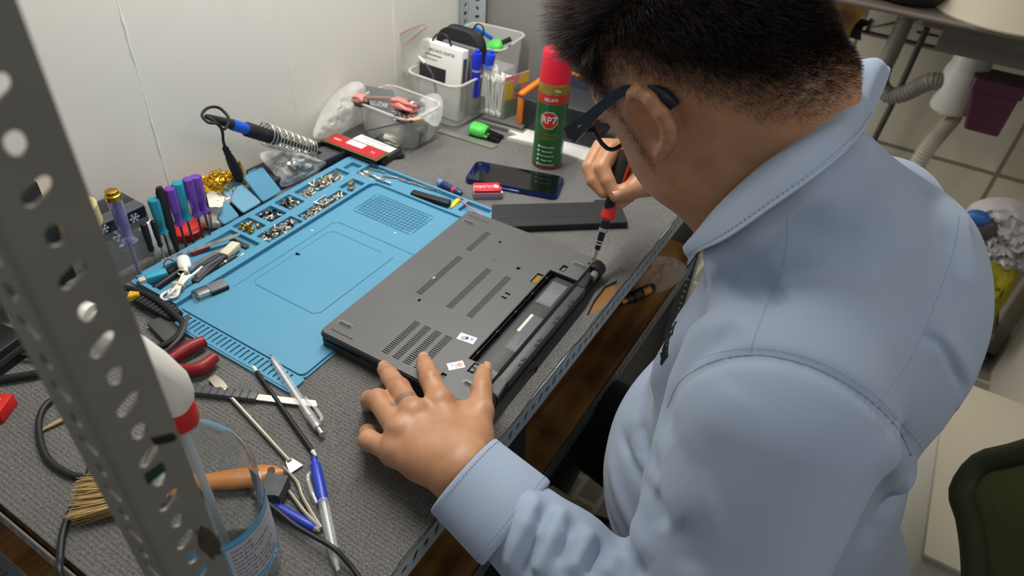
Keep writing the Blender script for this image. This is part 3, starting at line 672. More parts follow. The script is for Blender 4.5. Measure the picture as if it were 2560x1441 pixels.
# soldering iron resting in a coil, its lead looped round the handle
A, B_ = PY(515, 291, .57), PY(806, 383, .585)
iron, L = lie3('soldering_iron', 'soldering iron with a blue and black grip held in a wire coil', 'soldering iron', A, B_)
iv = iron.matrix_world.inverted()
MB().turn((0, 0, 0), (L*.2, 0, 0), [(.003, 0), (.0042, .1), (.006, .5), (.0075, 1)], 16).obj('cord_sleeve', m_blk_s, iron)
MB().turn((L*.18, 0, 0), (L*.30, 0, 0), [(.008, 0), (.0085, .1), (.0085, .9), (.008, 1)], 20).obj('collar', M('iron_blue', '#1d56c9', .35), iron)
pr = [(.0095, 0)]+[(.0112-(.0006 if k % 2 else 0), .04+.9*k/16) for k in range(17)]+[(.008, 1)]
MB().turn((L*.29, 0, 0), (L*.55, 0, 0), pr, 20).obj('grip', m_blk_s, iron)
MB().turn((L*.5, 0, 0), (L*.86, 0, 0), [(.004, 0), (.0045, .5), (.0032, 1)], 14).obj('barrel', M('heated_steel', '#4a3b33', .4, metal=.9), iron)
MB().turn((L*.85, 0, 0), (L, 0, 0), [(.0022, 0), (.0022, .8), (.0008, 1)], 10).obj('tip', m_dst, iron)
pts = [(L*.45, -.004, .016), (L*.46, .012, .018), (L*.47, .016, .004)]
stand = thing('iron_stand', 'steel spring holder around the soldering iron', 'iron stand', A)
sv = stand.matrix_world.inverted() @ iron.matrix_world
sp = [sv @ Vector((L*(.44+.45*t), (.0175-.0035*t)*math.cos(t*2*PI*15), (.0175-.0035*t)*math.sin(t*2*PI*15)+.001)) for t in np.linspace(0, 1, 15*16)]
sp = [sv @ Vector((L*.40, -.005, .0125)), sv @ Vector((L*.42, .004, .019))]+sp
MB().tube(sp, .00115, 6).obj('spring', m_sil, stand)
e = sv @ Vector((L*.9, 0, -.013)); g = stand.matrix_world.inverted() @ Vector((.70, .59, TZ+.002))
MB().tube([sp[-1], e, e+(g-e)*.5+Vector((.004, 0, 0)), g], .0016, 8, 6).obj('support_wire', m_sil, stand)
MB().bx(-.045, .035, -.03, .026, 0, .006, .002, mx=Matrix.Translation(g-Vector((0, 0, .0018)))).obj('foot_plate', m_dk, stand)
q = lambda px, py, Y: iv @ PY(px, py, Y)
mb = MB().tube([q(515, 291, .57), q(535, 302, .56), q(556, 322, .555), q(566, 318, .56), q(572, 296, .57), q(548, 270, .585), q(520, 270, .585), q(505, 288, .575), q(520, 306, .56), q(545, 310, .553), q(556, 330, .56), q(558, 352, .57), q(563, 368, .57)], .0021, 8, 6)
mb.obj('cord', m_blk_s, iron)
plug, L2 = lie3('desolder_bulb', 'black moulded plug hanging on the iron lead, beside a yellow stick', 'plug', PY(562, 368, .572), PY(602, 452, .585))
MB().turn((0, 0, 0), (L2, 0, 0), [(.0035, 0), (.005, .05), (.0042, .1), (.0054, .16), (.0048, .22), (.0064, .3), (.0078, .55), (.0085, .8), (.006, .98), (.003, 1)], 16).obj('body', m_blk_s, plug)
r, L2 = lie3('yellow_stick', 'flat yellow stick standing against the black plug above the gold sponge', 'stick', PY(598, 402, .575), PY(613, 462, .578)); MB().turn((0, 0, 0), (L2, 0, 0), [(.0015, 0), (.0032, .25), (.0036, .7), (.002, 1)], 10, sx=1, sy=.5).obj('blade', M('mustard', '#c9a03a', .5), r)
# white packet with red stripes and the red lid behind the drivers
rng = random.Random(8)
def crumple(mb, size, amp, loc, rot, cuts=5, seed=0, mx=None):
    b = bmesh.new(); bmesh.ops.create_cube(b, size=1); bmesh.ops.subdivide_edges(b, edges=b.edges[:], cuts=cuts, use_grid_fill=True)
    for v in b.verts:
        n_ = noise.noise_vector(v.co*2.3+Vector((seed, seed*.7, 0)))
        v.co = Vector((v.co.x*size[0], v.co.y*size[1], v.co.z*size[2]))+n_*amp
    m_ = Mx(loc, rot); return mb.bm(b, (mx @ m_) if mx else m_)
pk = thing('paper_packet', 'crumpled white paper packet with thin red stripes behind the screwdrivers', 'packet', (.447, .572, TZ))
crumple(MB(), (.05, .03, .034), .006, (0, 0, .019), (.1, .1, .5), 5, 2).obj('wrapper', M('packet_white', '#e4dccd', .6), pk, 30)
mb = MB()
for k in range(4): mb.tube([Vector((-.026+.015*k, -.020+.004*k, .006)), Vector((-.02+.015*k, -.0175+.004*k, .024)), Vector((-.012+.015*k, -.008, .0375))], .0006, 6, 4)
mb.obj('stripes', M('stripe_red', '#b5382f', .5), pk)
rc = thing('jar_lid', 'red plastic lid lying behind the dark screwdriver shafts', 'lid', (.398, .578, TZ))
MB().lathe([(.022, 0), (.024, .004), (.024, .012), (.021, .014), (0, .0145)], 28).obj('shell', m_red, rc)
wt = thing('white_cap_block', 'small white plastic block standing behind the two short black screwdrivers', 'block', Matrix.Translation((.343, .575, TZ)) @ Matrix.Rotation(.3, 4, 'Z'))
MB().bx(-.008, .008, -.005, .005, 0, .052, .002).obj('body', m_wht, wt)
# dark tin with snowflakes in a clear case
tin = thing('snowflake_tin', 'dark tin printed with snowflakes and green sprigs beside the slotted post', 'tin', Matrix.Translation((.322, .602, TZ)) @ Matrix.Rotation(-.04, 4, 'Z'))
m_navy = M('navy_print', '#171b26', .3, coat=.3)
MB().bx(-.045, .028, -.028, .028, 0, .078, .004).obj('body', m_navy, tin)
mb = MB()
for (x, z, s) in ((-.018, .052, .010), (.008, .066, .007), (-.034, .07, .007)):
    for k in range(6):
        a = k*PI/3; m_ = Matrix.Translation((x, -.0284, z)) @ Matrix.Rotation(a, 4, 'Y')
        mb.box((s, .0004, .0012), (s/2, 0, 0), mx=m_); mb.box((s*.35, .0004, .0009), (s*.7, 0, s*.12), (0, -.9, 0), mx=m_); mb.box((s*.35, .0004, .0009), (s*.7, 0, -s*.12), (0, .9, 0), mx=m_)
for (x, z, s) in ((-.002, .034, .006), (.012, .046, .0045), (-.02, .036, .004)): mb.ball((x, -.0284, z), (s, .0004, s*.6), 10)
mb.obj('snowflake_print', M('print_white', '#cfd4d8', .5), tin)
mb = MB(); rng = random.Random(2)
for k in range(26):
    x, z = rng.uniform(-.03, .025), rng.uniform(.012, .034); mb.box((.009, .0004, .0014), (x, -.0284, z), (0, rng.uniform(-.9, .9), 0))
mb.obj('sprig_print', M('print_green', '#2e5a2b', .5), tin)
MB().bx(.012, .024, -.0287, -.0282, .030, .044).obj('yellow_print', M('print_yellow', '#b9b04a', .5), tin)
fc = one(MB().bx(-.048, .05, -.031, -.0305, 0, .088, 0), 'plastic_sleeve', 'clear plastic sleeve leaning on the snowflake tin', 'sleeve', M('thin_film', '#eef0f0', .2, alpha=.13, spec=.7), Matrix.Translation((.322, .602, TZ)) @ Matrix.Rotation(-.04, 4, 'Z') @ Matrix.Rotation(-.05, 4, 'X'))
# rolls of tape beside the post
def roll(name, lb, mx, R_, r_, h, m1, m2):
    t = thing(name, lb, 'tape roll', mx)
    MB().lathe([(r_, 0), (R_, 0), (R_, h), (r_, h), (r_, 0)], 40, cap=False).obj('tape', m1, t); MB().lathe([(r_-.002, .0005), (r_, 0.0005), (r_, h-.0005), (r_-.002, h-.0005), (r_-.002, .0005)], 40, cap=False).obj('core', m2, t)
    MB().lathe([(0, h-.004), (r_-.002, h-.004)], 32, cap=False).obj('label', m2, t); return t
c = PY(222, 540, .597); zc = c.z
roll('tape_roll', 'roll of cream masking tape with a red core on the tin by the post', Matrix.Translation((.270, .597, TZ+.0785)) @ Matrix.Rotation(.0, 4, 'X'), .028, .020, .026, M('masking_tape', '#d8c391', .6), M('core_red', '#cf4a3c', .5))
# navy box and black tray under the clear bag
nb = thing('dark_drive_case', 'navy black hard case lying against the wall under the clear bag', 'case', Matrix.Translation((.595, .589, TZ)) @ Matrix.Rotation(-.05, 4, 'Z'))
MB().bx(-.045, .045, -.030, .032, 0, .022, .003).obj('shell', M('navy_shell', '#22262f', .5), nb); MB().bx(-.0455, .0455, -.0308, -.028, .004, .008).obj('blue_stripe', M('blue_trim', '#2f49b0', .4), nb)
bt = thing('black_tray', 'shallow black plastic tray between the clear bag and the memory sticks', 'tray', Matrix.Translation((.69, .575, TZ)) @ Matrix.Rotation(-.1, 4, 'Z'))
mb = MB().bx(-.042, .03, -.028, .03, 0.006, .009); [mb.bx(*v, .006, .018, .001) for v in ((-.042, .03, -.028, -.025), (-.042, .03, .027, .03), (-.042, -.039, -.028, .03), (.027, .03, -.028, .03))]
mb.obj('body', M('tray_black', '#2b2c30', .4), bt); MB().bx(-.036, .024, -.022, .024, .0092, .0105).obj('grey_pad', M('pad_grey', '#55575c', .4), bt)
# crumpled clear bag over them
def bag(name, lb, pts, seed, thick=.018, mat_=None, amp=.006, n=26, extra=None, cat='plastic bag'):
    # a pillow of film whose outline is given counter-clockwise as (x, y, z)
    pts = [Vector(p) for p in pts]; c = sum(pts, Vector())/len(pts); t = thing(name, lb, cat, c)
    nr = Vector()
    for i in range(len(pts)): nr += (pts[i]-c).cross(pts[(i+1) % len(pts)]-c)
    nr.normalize(); ol = smooth_path([p-c for p in pts], 6, True); N = len(ol); mb = MB()
    for sg in (1, -1):
        vs = [Vector((0, 0, 0))]; fs = []; K = n//2
        for j in range(1, K+1):
            for i in range(N):
                u = j/K; v = ol[i]*u; h = sg*thick*(1-u**2.2)**.8
                d = noise.noise(v*95+Vector((seed, sg, 0)))*amp*(1-u**4)+abs(noise.noise(v*46+Vector((0, seed, sg*3))))*amp*1.2*(1-u**4)
                vs.append(v+nr*(h+d*sg))
        vs[0] = nr*sg*(thick)
        for i in range(N): fs.append((0, 1+i, 1+(i+1) % N))
        for j in range(K-1):
            for i in range(N): fs.append((1+j*N+i, 1+(j+1)*N+i, 1+(j+1)*N+(i+1) % N, 1+j*N+(i+1) % N))
        mb.add(vs, fs if sg > 0 else [f[::-1] for f in fs])
    mb.obj('film', mat_ or m_film, t, 30); return t, c, nr
bg, c, nr = bag('zip_bag', 'crumpled clear zip bag lying on the dark cases behind the long screw tray', [P(650, 384, .04), P(690, 440, .022), P(716, 466, .006), P(812, 415, .008), P(800, 400, .02), P(735, 380, .045)], 3, .012, M('bag_film', '#f2f3f3', .18, alpha=.34, spec=.8, bump=(60, 1., .005)), .008)
mb = MB(); rng = random.Random(9)
for k in range(9): mb.bm
for k in range(16):
    p_ = P(735+rng.uniform(-22, 55), 442+rng.uniform(-30, 5)-k*.4, .010)-c; mb.ball(p_, (.0022, .002, .0016), 6)
mb.obj('small_fittings', M('pale_brass'), bg)
one(crumple(MB(), (.022, .014, .012), .006, (0, 0, 0), (0, .3, .4), 5, 6), 'foil_scrap', 'scrap of bright white foil inside the crumpled clear bag', 'foil', M('foil', '#d9d9d6', .25, metal=.8), P(742, 408, .034))
# memory sticks, SSD and black connectors
def flat_card(name, lb, cat, corners, z, th, mat_, group=None):
    a, b, c = [P(*q, z) for q in corners]; mx = frame(a, b); Lx = (b-a).length; iv = mx.inverted(); Wy = (iv @ c).y
    t = thing(name, lb, cat, mx, group); y0, y1 = sorted((0, Wy)); return t, Lx, y0, y1
t, L, y0, y1 = flat_card('memory_module', 'green memory stick with a red and white label, on the black stack', 'memory stick', [(812, 352), (938, 400), (846, 336)], .022, .0012, None)
MB().bx(-.003, L+.004, y0-.002, y1+.002, -.0012, 0).obj('board', M('pcb_green', '#5d6238', .45), t)
MB().bx(0, L, y0+.002, y1-.001, 0, .0006).obj('label', M('label_red', '#bf2b35', .35), t); MB().bx(L*.30, L*.62, (y0+y1)/2-.001, y1-.002, .0006, .0009).obj('label_panel', m_paper, t)
mb = MB(); mb.text('N', .012, Mx((L*.83, (y0+y1)/2, .0007), (0, 0, .1)), .0001); mb.bx(L*.06, L*.2, (y0+y1)/2-.002, (y0+y1)/2+.003, .0006, .0008); mb.obj('label_print', M('print_pink', '#e7a4a2', .5), t)
t2, L, y0, y1 = flat_card('memory_module', 'bare dark memory stick directly under the red-labelled one', 'memory stick', [(808, 358), (934, 408), (842, 342)], .016, .0012, None)
MB().bx(-.002, L, y0, y1, -.0012, .0012).obj('board', M('pcb_dark', '#2c3320', .5), t2); mb = MB(); [mb.bx(L*(.06+.12*k), L*(.14+.12*k), y0+.003, y1-.003, .0012, .0024, .0003) for k in range(7)]; mb.obj('chips', m_blk, t2)
t3 = thing('black_drive', 'black plastic drive under the memory sticks at the tray corner', 'drive', frame(P(815, 372, .0), P(925, 415, .0)))
MB().bx(0, .085, .0, .034, 0, .013, .001).obj('body', m_blk, t3)
t, L, y0, y1 = flat_card('solid_state_drive', 'black solid state drive with a white and green label behind the memory stick', 'drive', [(856, 356), (952, 396), (890, 330)], .014, .007, None)
MB().bx(-.006, L+.005, y0-.002, y1+.004, -.013, 0, .001).obj('case', m_dk, t); MB().bx(.004, L-.002, y0+.004, y1-.001, 0, .0003).obj('label', m_paper, t); MB().prism([(L*.45, y0+.004), (L-.002, y0+.004), (L-.002, y0+.009)], .0003, .0006).obj('label_stripe', M('label_green', '#66b52e', .4), t)
mb = MB(); mb.text('DRV 120', .006, Mx((L*.45, (y0+y1)/2+.004, .0004)), .00005); [mb.bx(L*.15, L*.75, y1-.006-.003*k, y1-.0052-.003*k, .0003, .0004) for k in range(2)]; mb.obj('label_print', m_ink, t)
for k, (pa, pb, lb) in enumerate([((918, 404), (952, 392), 'black connector block beside the end of the memory sticks'), ((945, 398), (1006, 390), 'dark metal plug lying past the black connector')]):
    r, L = lie('connector', lb, 'connector', pa, pb, .002); MB().bx(0, L, -.008, .008, 0, .010-.003*k, .001).obj('shell', [m_blk, M('gun_metal', '#3a3b3f', .3, metal=.6)][k], r)
    MB().bx(L, L+.003, -.006, .006, .002, .006, .0003).obj('mouth', m_dk, r)
# plastic bag against the wall
bag('plastic_bag', 'limp clear plastic bag standing against the white wall', [PY(786, 345, .60), PY(800, 285, .625), PY(838, 235, .628), PY(880, 205, .62), PY(912, 215, .60), PY(905, 262, .595), PY(862, 330, .60)], 11, .014, m_frost, .008)

# ---------------------------------------------------------------- food tubs
m_tub = M('tub_plastic', '#d8d9d4', .3, alpha=.38, spec=.6)
def tub(name, lb, mx, sx, sy, h, tp=1.14, r=.022):
    t = thing(name, lb, 'tub', mx); mb = MB(); n = 6
    def ring(s, z, ins=0): return [Vector((x, y, z)) for x, y in rrect(-sx/2*s+ins, sx/2*s-ins, -sy/2*s+ins, sy/2*s-ins, r, n)]
    rings = [ring(1, 0), ring(1.03, .004)]+[ring(1.03+(tp-1.03)*k/6, .004+(h-.004)*k/6) for k in range(1, 7)]
    rings += [ring(tp+.03, h), ring(tp+.03, h+.004), ring(tp, h+.004), ring(tp, h, .0012), ring(1.03, .004, .0012), ring(1.0, .0014, .0012)]
    N = len(rings[0]); vs = [v for q_ in rings for v in q_]; fs = [(i*N+k, i*N+(k+1) % N, (i+1)*N+(k+1) % N, (i+1)*N+k) for i in range(len(rings)-1) for k in range(N)]
    fs += [tuple(range(N-1, -1, -1)), tuple((len(rings)-1)*N+k for k in range(N))]
    mb.add(vs, fs); mb.obj('body', m_tub, t)
    rr_ = [Vector((x, y, h+.002)) for x, y in rrect(-sx/2*(tp+.03), sx/2*(tp+.03), -sy/2*(tp+.03), sy/2*(tp+.03), r, n)]
    MB().tube(rr_, .0024, 8, closed=True).obj('rim', M('tub_rim', '#d5d6cf', .35, alpha=.7), t); return t
t1x = Matrix.Translation((.838, .535, TZ)) @ Matrix.Rotation(-.05, 4, 'Z')
tub1 = tub('food_tub', 'low clear plastic tub full of small bags, nearest the memory sticks', t1x, .085, .115, .062)
t2x = Matrix.Translation((.985, .515, TZ)) @ Matrix.Rotation(-.05, 4, 'Z')
tub2 = tub('food_tub', 'taller clear plastic tub holding a white box, black pouch and markers', t2x, .125, .105, .085)
t3x = Matrix.Translation((1.13, .535, TZ)) @ Matrix.Rotation(.1, 4, 'Z')
tub('food_tub', 'clear plastic tub at the wall corner behind the green brush', t3x, .11, .11, .105)
# contents of the low tub
W = lambda m_, x, y, z: m_ @ Vector((x, y, z))
rng = random.Random(12)
zb = thing('printed_bag', 'grey clear bag with ALL-STAR lettering sticking up from the low tub', 'zip bag', None)
a, b, c, d = PX(905, 212, .845), PX(985, 226, .838), PX(1002, 315, .80), PX(925, 352, .79)
zb.matrix_world = Matrix.Translation(a)
def quad(a, b, c, d, bow=.004, nu=10, nv=10, o=Vector()):
    n_ = (b-a).cross(d-a).normalized()
    return lambda u, v: (a*(1-u)*(1-v)+b*u*(1-v)+c*u*v+d*(1-u)*v)-o+n_*bow*math.sin(PI*u)*math.sin(PI*v)
MB().sheet(quad(a, b, c, d, .004, o=a), 10, 10, thick=.0015).obj('film', M('grey_film', '#858b8d', .35, alpha=.68, spec=.5), zb)
mx = frame(a, b, (a-d)); mx2 = Matrix.Identity(4); ux = (b-a).normalized(); uy = (a-d).normalized(); un = ux.cross(uy).normalized(); uy = un.cross(ux)
def txt(mb, body, size, o, ux, uy, ext=.0001, squash=1.):
    un = ux.cross(uy).normalized(); return mb.text(body, size, axes(o, ux, uy, un), ext, squash=squash)
mb = MB(); txt(mb, 'ALL-STAR', .0115, (a+b)/2*.62+(c+d)/2*.38-a+un*.006, ux, uy, squash=1.); mb.obj('lettering', M('letter_white', '#e6e6e2', .5), zb)
mb = MB(); mb.add([v-a for v in (a*.8+d*.2+un*.005, b*.8+c*.2+un*.005, b*.76+c*.24+un*.005, a*.76+d*.24+un*.005)], [(0, 1, 2, 3)]); mb.obj('seal_line', M('seal_red', '#b98a80', .5), zb)
mb = MB().tube([v-a for v in (PX(938, 210, .85), PX(968, 216, .85), PX(985, 226, .845))], .0009, 6); mb.obj('red_edge', M('edge_red', '#d98a80', .5), zb)
def packet(lb, px, py, z, size, rot, mat_, seed, name='packet', cat='packet', amp=.004):
    return one(crumple(MB(), size, amp, (0, 0, 0), rot, 5, seed), name, lb, cat, mat_, P(px, py, z), sharp=35)
packet('pink foam packet at the back of the low tub, left of the lettered bag', 898, 246, .072, (.018, .02, .011), (0, 0, .3), M('pink_foam', '#cf8a84', .6), 1)
packet('long salmon pink packet right of the lettered bag', 1012, 262, .075, (.03, .045, .012), (.1, .2, .2), M('salmon', '#d9837a', .45), 2)
packet('pale pink folded packet under the salmon one', 1015, 280, .062, (.03, .04, .008), (.05, -.1, .3), M('pale_pink', '#d6c3c4', .5), 3, amp=.003)
packet('silver anti-static packet beside the salmon one', 1040, 262, .072, (.022, .03, .014), (.3, .2, .5), M('antistatic', '#a9abaf', .22, metal=.8), 4, amp=.006)
packet('crumpled dark silver bag at the front of the low tub', 1003, 292, .062, (.02, .022, .012), (.3, 0, .5), M('dark_foil', '#57585c', .25, metal=.7), 5, amp=.006)
packet('black and orange packet low in the front of the tub', 1020, 296, .060, (.03, .02, .008), (.1, .2, .9), M('orange_black', '#3a2a1a', .4, var=(120, .1, '#c87a24')), 6)
packet('dark circuit pieces bagged at the left of the low tub', 905, 258, .062, (.022, .022, .010), (0, .2, .4), M('dark_parts', '#4d4b46', .5, var=(200, .2, '#23211f')), 7)
packet('white bundle seen through the bottom of the low tub', 985, 345, .012, (.03, .03, .016), (0, 0, .3), M('bundle_white', '#e4e1d4', .7), 8)
packet('greenish bagged parts filling the low tub', 1035, 325, .022, (.04, .04, .026), (0, 0, .3), M('bag_green', '#8b948a', .5, var=(60, .3, '#5b6660')), 9)
bag('zip_bag', 'shiny clear zip bag folded over the right rim of the low tub', [P(1040, 268, .07), P(1060, 300, .062), P(1095, 315, .052), P(1108, 262, .07), P(1095, 235, .08), P(1060, 240, .08)], 21, .008, M('clear_film'), .006)
def swab(pa, pb, lb, m1, m2):
    r, L = lie3('swab_stick', lb, 'swab', pa, pb); MB().turn((0, 0, 0), (L*.88, 0, 0), [(.0013, 0), (.0013, 1)], 8).obj('stick', m1, r)
    MB().turn((L*.84, 0, 0), (L, 0, 0), [(.0018, 0), (.0034, .2), (.0036, .7), (.002, 1)], 12, sx=1, sy=.7).obj('head', m2, r); return r
swab(P(905, 330, .045), PX(1056, 296, .80), 'thin black stick with a tan foam head leaning across the low tub', m_dk, M('tan_foam', '#c9a06a', .8))
pt = [PX(1090, 232, .93), PX(1082, 190, .93), PX(1062, 158, .925), PX(1045, 140, .92)]
r = thing('swab_stick', 'bent dark grey stick with a white tip in front of the white box', 'swab', pt[0]); MB().tube([p_-pt[0] for p_ in pt[:3]], .0022, 8, 6).obj('stick', M('stick_grey', '#5c5d60', .35, metal=.4), r); MB().turn(pt[2]-pt[0], pt[3]-pt[0], [(.0022, 0), (.0034, .1), (.0032, .5), (.0015, 1)], 10).obj('tip', m_wht, r)
# contents of the taller tub
def boxat(mx, x, y, z, rz=0, rx=0, ry=0): return mx @ Mx((x, y, z), (rx, ry, rz))
bx_ = thing('white_box', 'white printed cardboard box with a dark window standing in the taller tub', 'box', boxat(t2x, -.034, .004, .004, .02, 0, .10))
MB().bx(-.010, .010, -.047, .05, 0, .135, .0012).obj('carton', m_paper, bx_); MB().bx(-.0106, -.0098, -.012, .0505, .062, .092).obj('window', M('box_dark', '#2e2c30', .4), bx_)
mb = MB(); mT2 = Matrix(((0, 0, -1, -.0104), (-1, 0, 0, 0), (0, 1, 0, 0), (0, 0, 0, 1)))
mb.text('MOBILE RACK ADAPTER', .0078, mT2 @ Matrix.Translation((-.004, .122, 0)), .0001, squash=.8); mb.bx(-.0106, -.0098, 0, .04, .112, .1135); mb.bx(-.0106, -.0098, .01, .04, .104, .105)
mb.bx(-.006, .006, -.0475, -.0468, .02, .12); mb.obj('print', m_ink, bx_)
rng = random.Random(6)
po = thing('black_pouch', 'black zipped hard pouch standing at the back of the taller tub', 'pouch', boxat(t2x, .030, .008, .03, .03, 0, .06))
b = MB(); b.prism(rrect(-.05, .048, .0, .125, .032, 8), -.019, .019, Matrix(((0, 0, 1, 0), (1, 0, 0, 0), (0, 1, 0, 0), (0, 0, 0, 1))), bev=.008); b.obj('shell', M('pouch_black', '#26262a', .75, bump=(700, .3, .0006)), po)
MB().tube([Vector((.004, y*1.01, z*1.005)) for y, z in rrect(-.0495, .0475, .0, .125, .032, 8)], .0016, 6, closed=True).obj('zip', m_blk, po)
MB().tube([(.004, -.02, .125), (.006, -.028, .137), (.006, -.04, .136), (.006, -.044, .125), (.006, -.038, .112)], .0016, 6, 5).obj('pull_loop', m_blk, po)
ab = thing('antistatic_bag', 'grey translucent bag of cables between the white box and the pouch', 'bag', boxat(t2x, .002, -.004, .01, .03, 0, .06))
MB().bx(-.006, .006, -.046, .035, 0, .125, .003).obj('film', M('grey_clear', '#8e8d90', .3, alpha=.6, bump=(90, .6, .003)), ab)
mb = MB(); rng = random.Random(15)
for k in range(40): mb.ball((-.0062, rng.uniform(-.04, .03), rng.uniform(.055, .118)), rng.uniform(.001, .0026), 6)
mb.obj('bubbles', M('bubble_dark', '#65646a', .3), ab)
pt = [PX(1082, 130, .965), PX(1083, 98, .965), PX(1100, 84, .965), PX(1118, 92, .965), PX(1128, 115, .965), PX(1131, 135, .96)]
r = thing('cable_loop', 'black cable looping up behind the white box', 'cable', pt[0]); MB().tube([p_-pt[0] for p_ in pt], .002, 8, 6).obj('cord', m_blk, r); MB().turn(pt[4]-pt[0], pt[5]-pt[0]+(pt[5]-pt[4])*.3, [(.0025, 0), (.0042, .3), (.0042, 1)], 10).obj('strain_relief', m_blk, r)
m_blu = M('marker_blue', '#1b32c8', .3)
def marker(lb, a, b, body, capm):
    r, L = lie3('marker', lb, 'marker', a, b)
    MB().turn((0, 0, 0), (L*.6, 0, 0), [(.0085, 0), (.0085, 1)], 20).obj('barrel', body, r); MB().turn((L*.55, 0, 0), (L*.6, 0, 0), [(.0088, 0), (.0088, 1)], 20).obj('band', M('band_grey', '#b9b7c4', .4), r)
    MB().turn((L*.6, 0, 0), (L, 0, 0), [(.0092, 0), (.0092, .75), (.0075, .84), (.0045, .86), (.0042, .97), (.003, 1)], 20).obj('cap', capm, r)
    return r
marker('blue marker with a stepped blue cap at the front of the taller tub', PX(1187, 240, .978), PX(1194, 124, .978), m_blu, m_blu)
marker('white-bodied marker with a round blue cap, leaning behind the all-blue one', PX(1209, 236, .995), PX(1229, 126, .995), M('marker_white', '#d6d3ca', .4), M('marker_blue2', '#1f45cc', .35))
r = one(MB().bx(-.002, .002, -.006, .006, 0, .10), 'yellow_card', 'thin yellow card behind the markers in the taller tub', 'card', M('card_yellow', '#d4c13c', .5), boxat(t2x, .02, -.044, .01))
r, L = lie3('blue_strip', 'bright blue plastic strip poking out above the black pouch', 'strip', PX(1186, 69, 1.04), PX(1231, 97, 1.06)); MB().bx(0, L, -.002, .002, -.004, .004, .0005).obj('blade', M('strip_blue', '#2a78d8', .35), r)
r, L = lie3('cleaning_brush', 'green brush with a black tip leaning behind the pouch', 'brush', PX(1212, 128, 1.08), PX(1272, 100, 1.11))
MB().turn((0, 0, 0), (L*.72, 0, 0), [(.008, 0), (.017, .25), (.021, .6), (.017, .9), (.011, 1)], 18, sx=1, sy=.6).obj('handle', M('lime', '#4fc94f', .4), r); MB().bx(L*.68, L*1.1, -.008, .008, -.002, .003, .001).obj('bristles', m_blk, r)
for k, (q0, q1, lb) in enumerate([([(978, 95), (1065, 58), (1062, 130), (990, 200)], .97, 'clear zip bag with a red seal leaning against the wall, rear one'), ([(1012, 112), (1070, 66), (1075, 120), (1015, 190)], .95, 'clear zip bag with a red seal in front of the rear one')]):
    pp = [PX(*p_, q1) for p_ in q0]; t = thing('zip_bag', lb, 'zip bag', pp[0])
    MB().sheet(quad(*pp, bow=.006, o=pp[0]), 10, 10, thick=.001).obj('film', m_frost, t)
    mb = MB().tube([pp[0]-pp[0]+(pp[3]-pp[0])*.02, (pp[1]-pp[0])*.5+Vector((0, 0, .002)), pp[1]-pp[0]], .0012, 6, 4); mb.obj('seal_line', M('seal_pink', '#d08a84', .5), t)
# cotton swabs in their bag, on grey plates
pl = thing('metal_plates', 'flat grey metal plates under the bag of cotton swabs', 'metal plates', Matrix.Translation((1.0, .40, TZ)) @ Matrix.Rotation(.1, 4, 'Z'))
MB().bx(-.03, .04, -.05, .045, 0, .008, .001).obj('lower_plate', M('plate_grey', '#8e8c88', .4, metal=.5), pl); MB().bx(-.022, .04, -.045, .045, .0085, .014, .001).obj('upper_plate', M('plate_grey2', '#77756f', .4, metal=.5), pl)
sw = thing('cotton_swab_pack', 'clear pack of white cotton swabs standing on the metal plates', 'cotton swabs', Matrix.Translation((1.005, .432, TZ+.0145)))
mb = MB(); rng = random.Random(31)
for k in range(70):
    x, y = rng.uniform(-.016, .018), rng.uniform(-.026, .016); x2, y2 = x+rng.uniform(-.005, .005), y+rng.uniform(-.006, .006); h = rng.uniform(.068, .078)
    mb.tube([Vector((x, y, .001)), Vector((x2, y2, h))], [.0024, .0024, .0011, .0011, .0011, .0024, .0024] if False else .0012, 5); mb.ball((x, y, .005), (.0026, .0026, .006), 6); mb.ball((x2, y2, h), (.0026, .0026, .006), 6)
o = mb.obj('swabs', M('cotton', '#f0eee6', .85), sw); o['kind'] = 'stuff'
MB().bx(-.021, .023, -.031, .021, 0, .098, .006).obj('film', M('thin_film', '#eef0f0', .2, alpha=.13, spec=.7), sw)
cd_ = thing('label_card', 'pink, yellow and green printed card on the side of the swab pack', 'card', Matrix.Translation((1.005, .400, TZ+.0145)) @ Matrix.Rotation(-.25, 4, 'Z'))
MB().bx(-.014, .05, -.0012, 0, .0, .082, .0).obj('base', M('card_pink', '#d48fa4', .5), cd_)
mb = MB().bx(-.014, .008, -.0016, -.0011, .036, .072); mb.prism([(.022, .06), (.05, .062), (.05, .082), (.03, .08)], 0.0011, .0017, Matrix(((1, 0, 0, 0), (0, 0, -1, 0), (0, 1, 0, 0), (0, 0, 0, 1)))); mb.obj('yellow_print', M('card_yel', '#c9c244', .5), cd_)
mb = MB().bx(-.014, .05, -.0016, -.0011, 0, .034); mb.ball((.02, -.0014, .056), (.010, .0006, .010), 16); mb.obj('green_print', M('card_green', '#6f9a86', .5), cd_)
# green brush lying down, steel rule, white board strip
r, L = lie3('cleaning_brush', 'short green brush with black bristles lying before the taller tub', 'brush', P(1176, 318, .012), P(1252, 342, .008))
MB().turn((0, 0, 0), (L*.55, 0, 0), [(.010, 0), (.0165, .12), (.0175, .6), (.0150, .95), (.013, 1)], 22, sx=1, sy=.72).obj('handle', M('lime'), r)
mb = MB(); [mb.turn((L*.5, -.011+.0073*k, -.003), (L*.66, -.011+.0073*k, -.003), [(.0035, 0), (.0035, .9), (.002, 1)], 10) for k in range(4)]; mb.obj('grip_ridges', M('lime'), r)
mb = MB(); rng = random.Random(3)
for k in range(160):
    y = rng.uniform(-.013, .013); z = rng.uniform(-.007, .002); mb.tube([(L*.55, y, z), (L*rng.uniform(.92, 1.05), y*1.15+rng.uniform(-.002, .002), -.0075+(z+.007)*.5)], .0005, 4)
mb.obj('bristles', m_blk, r)
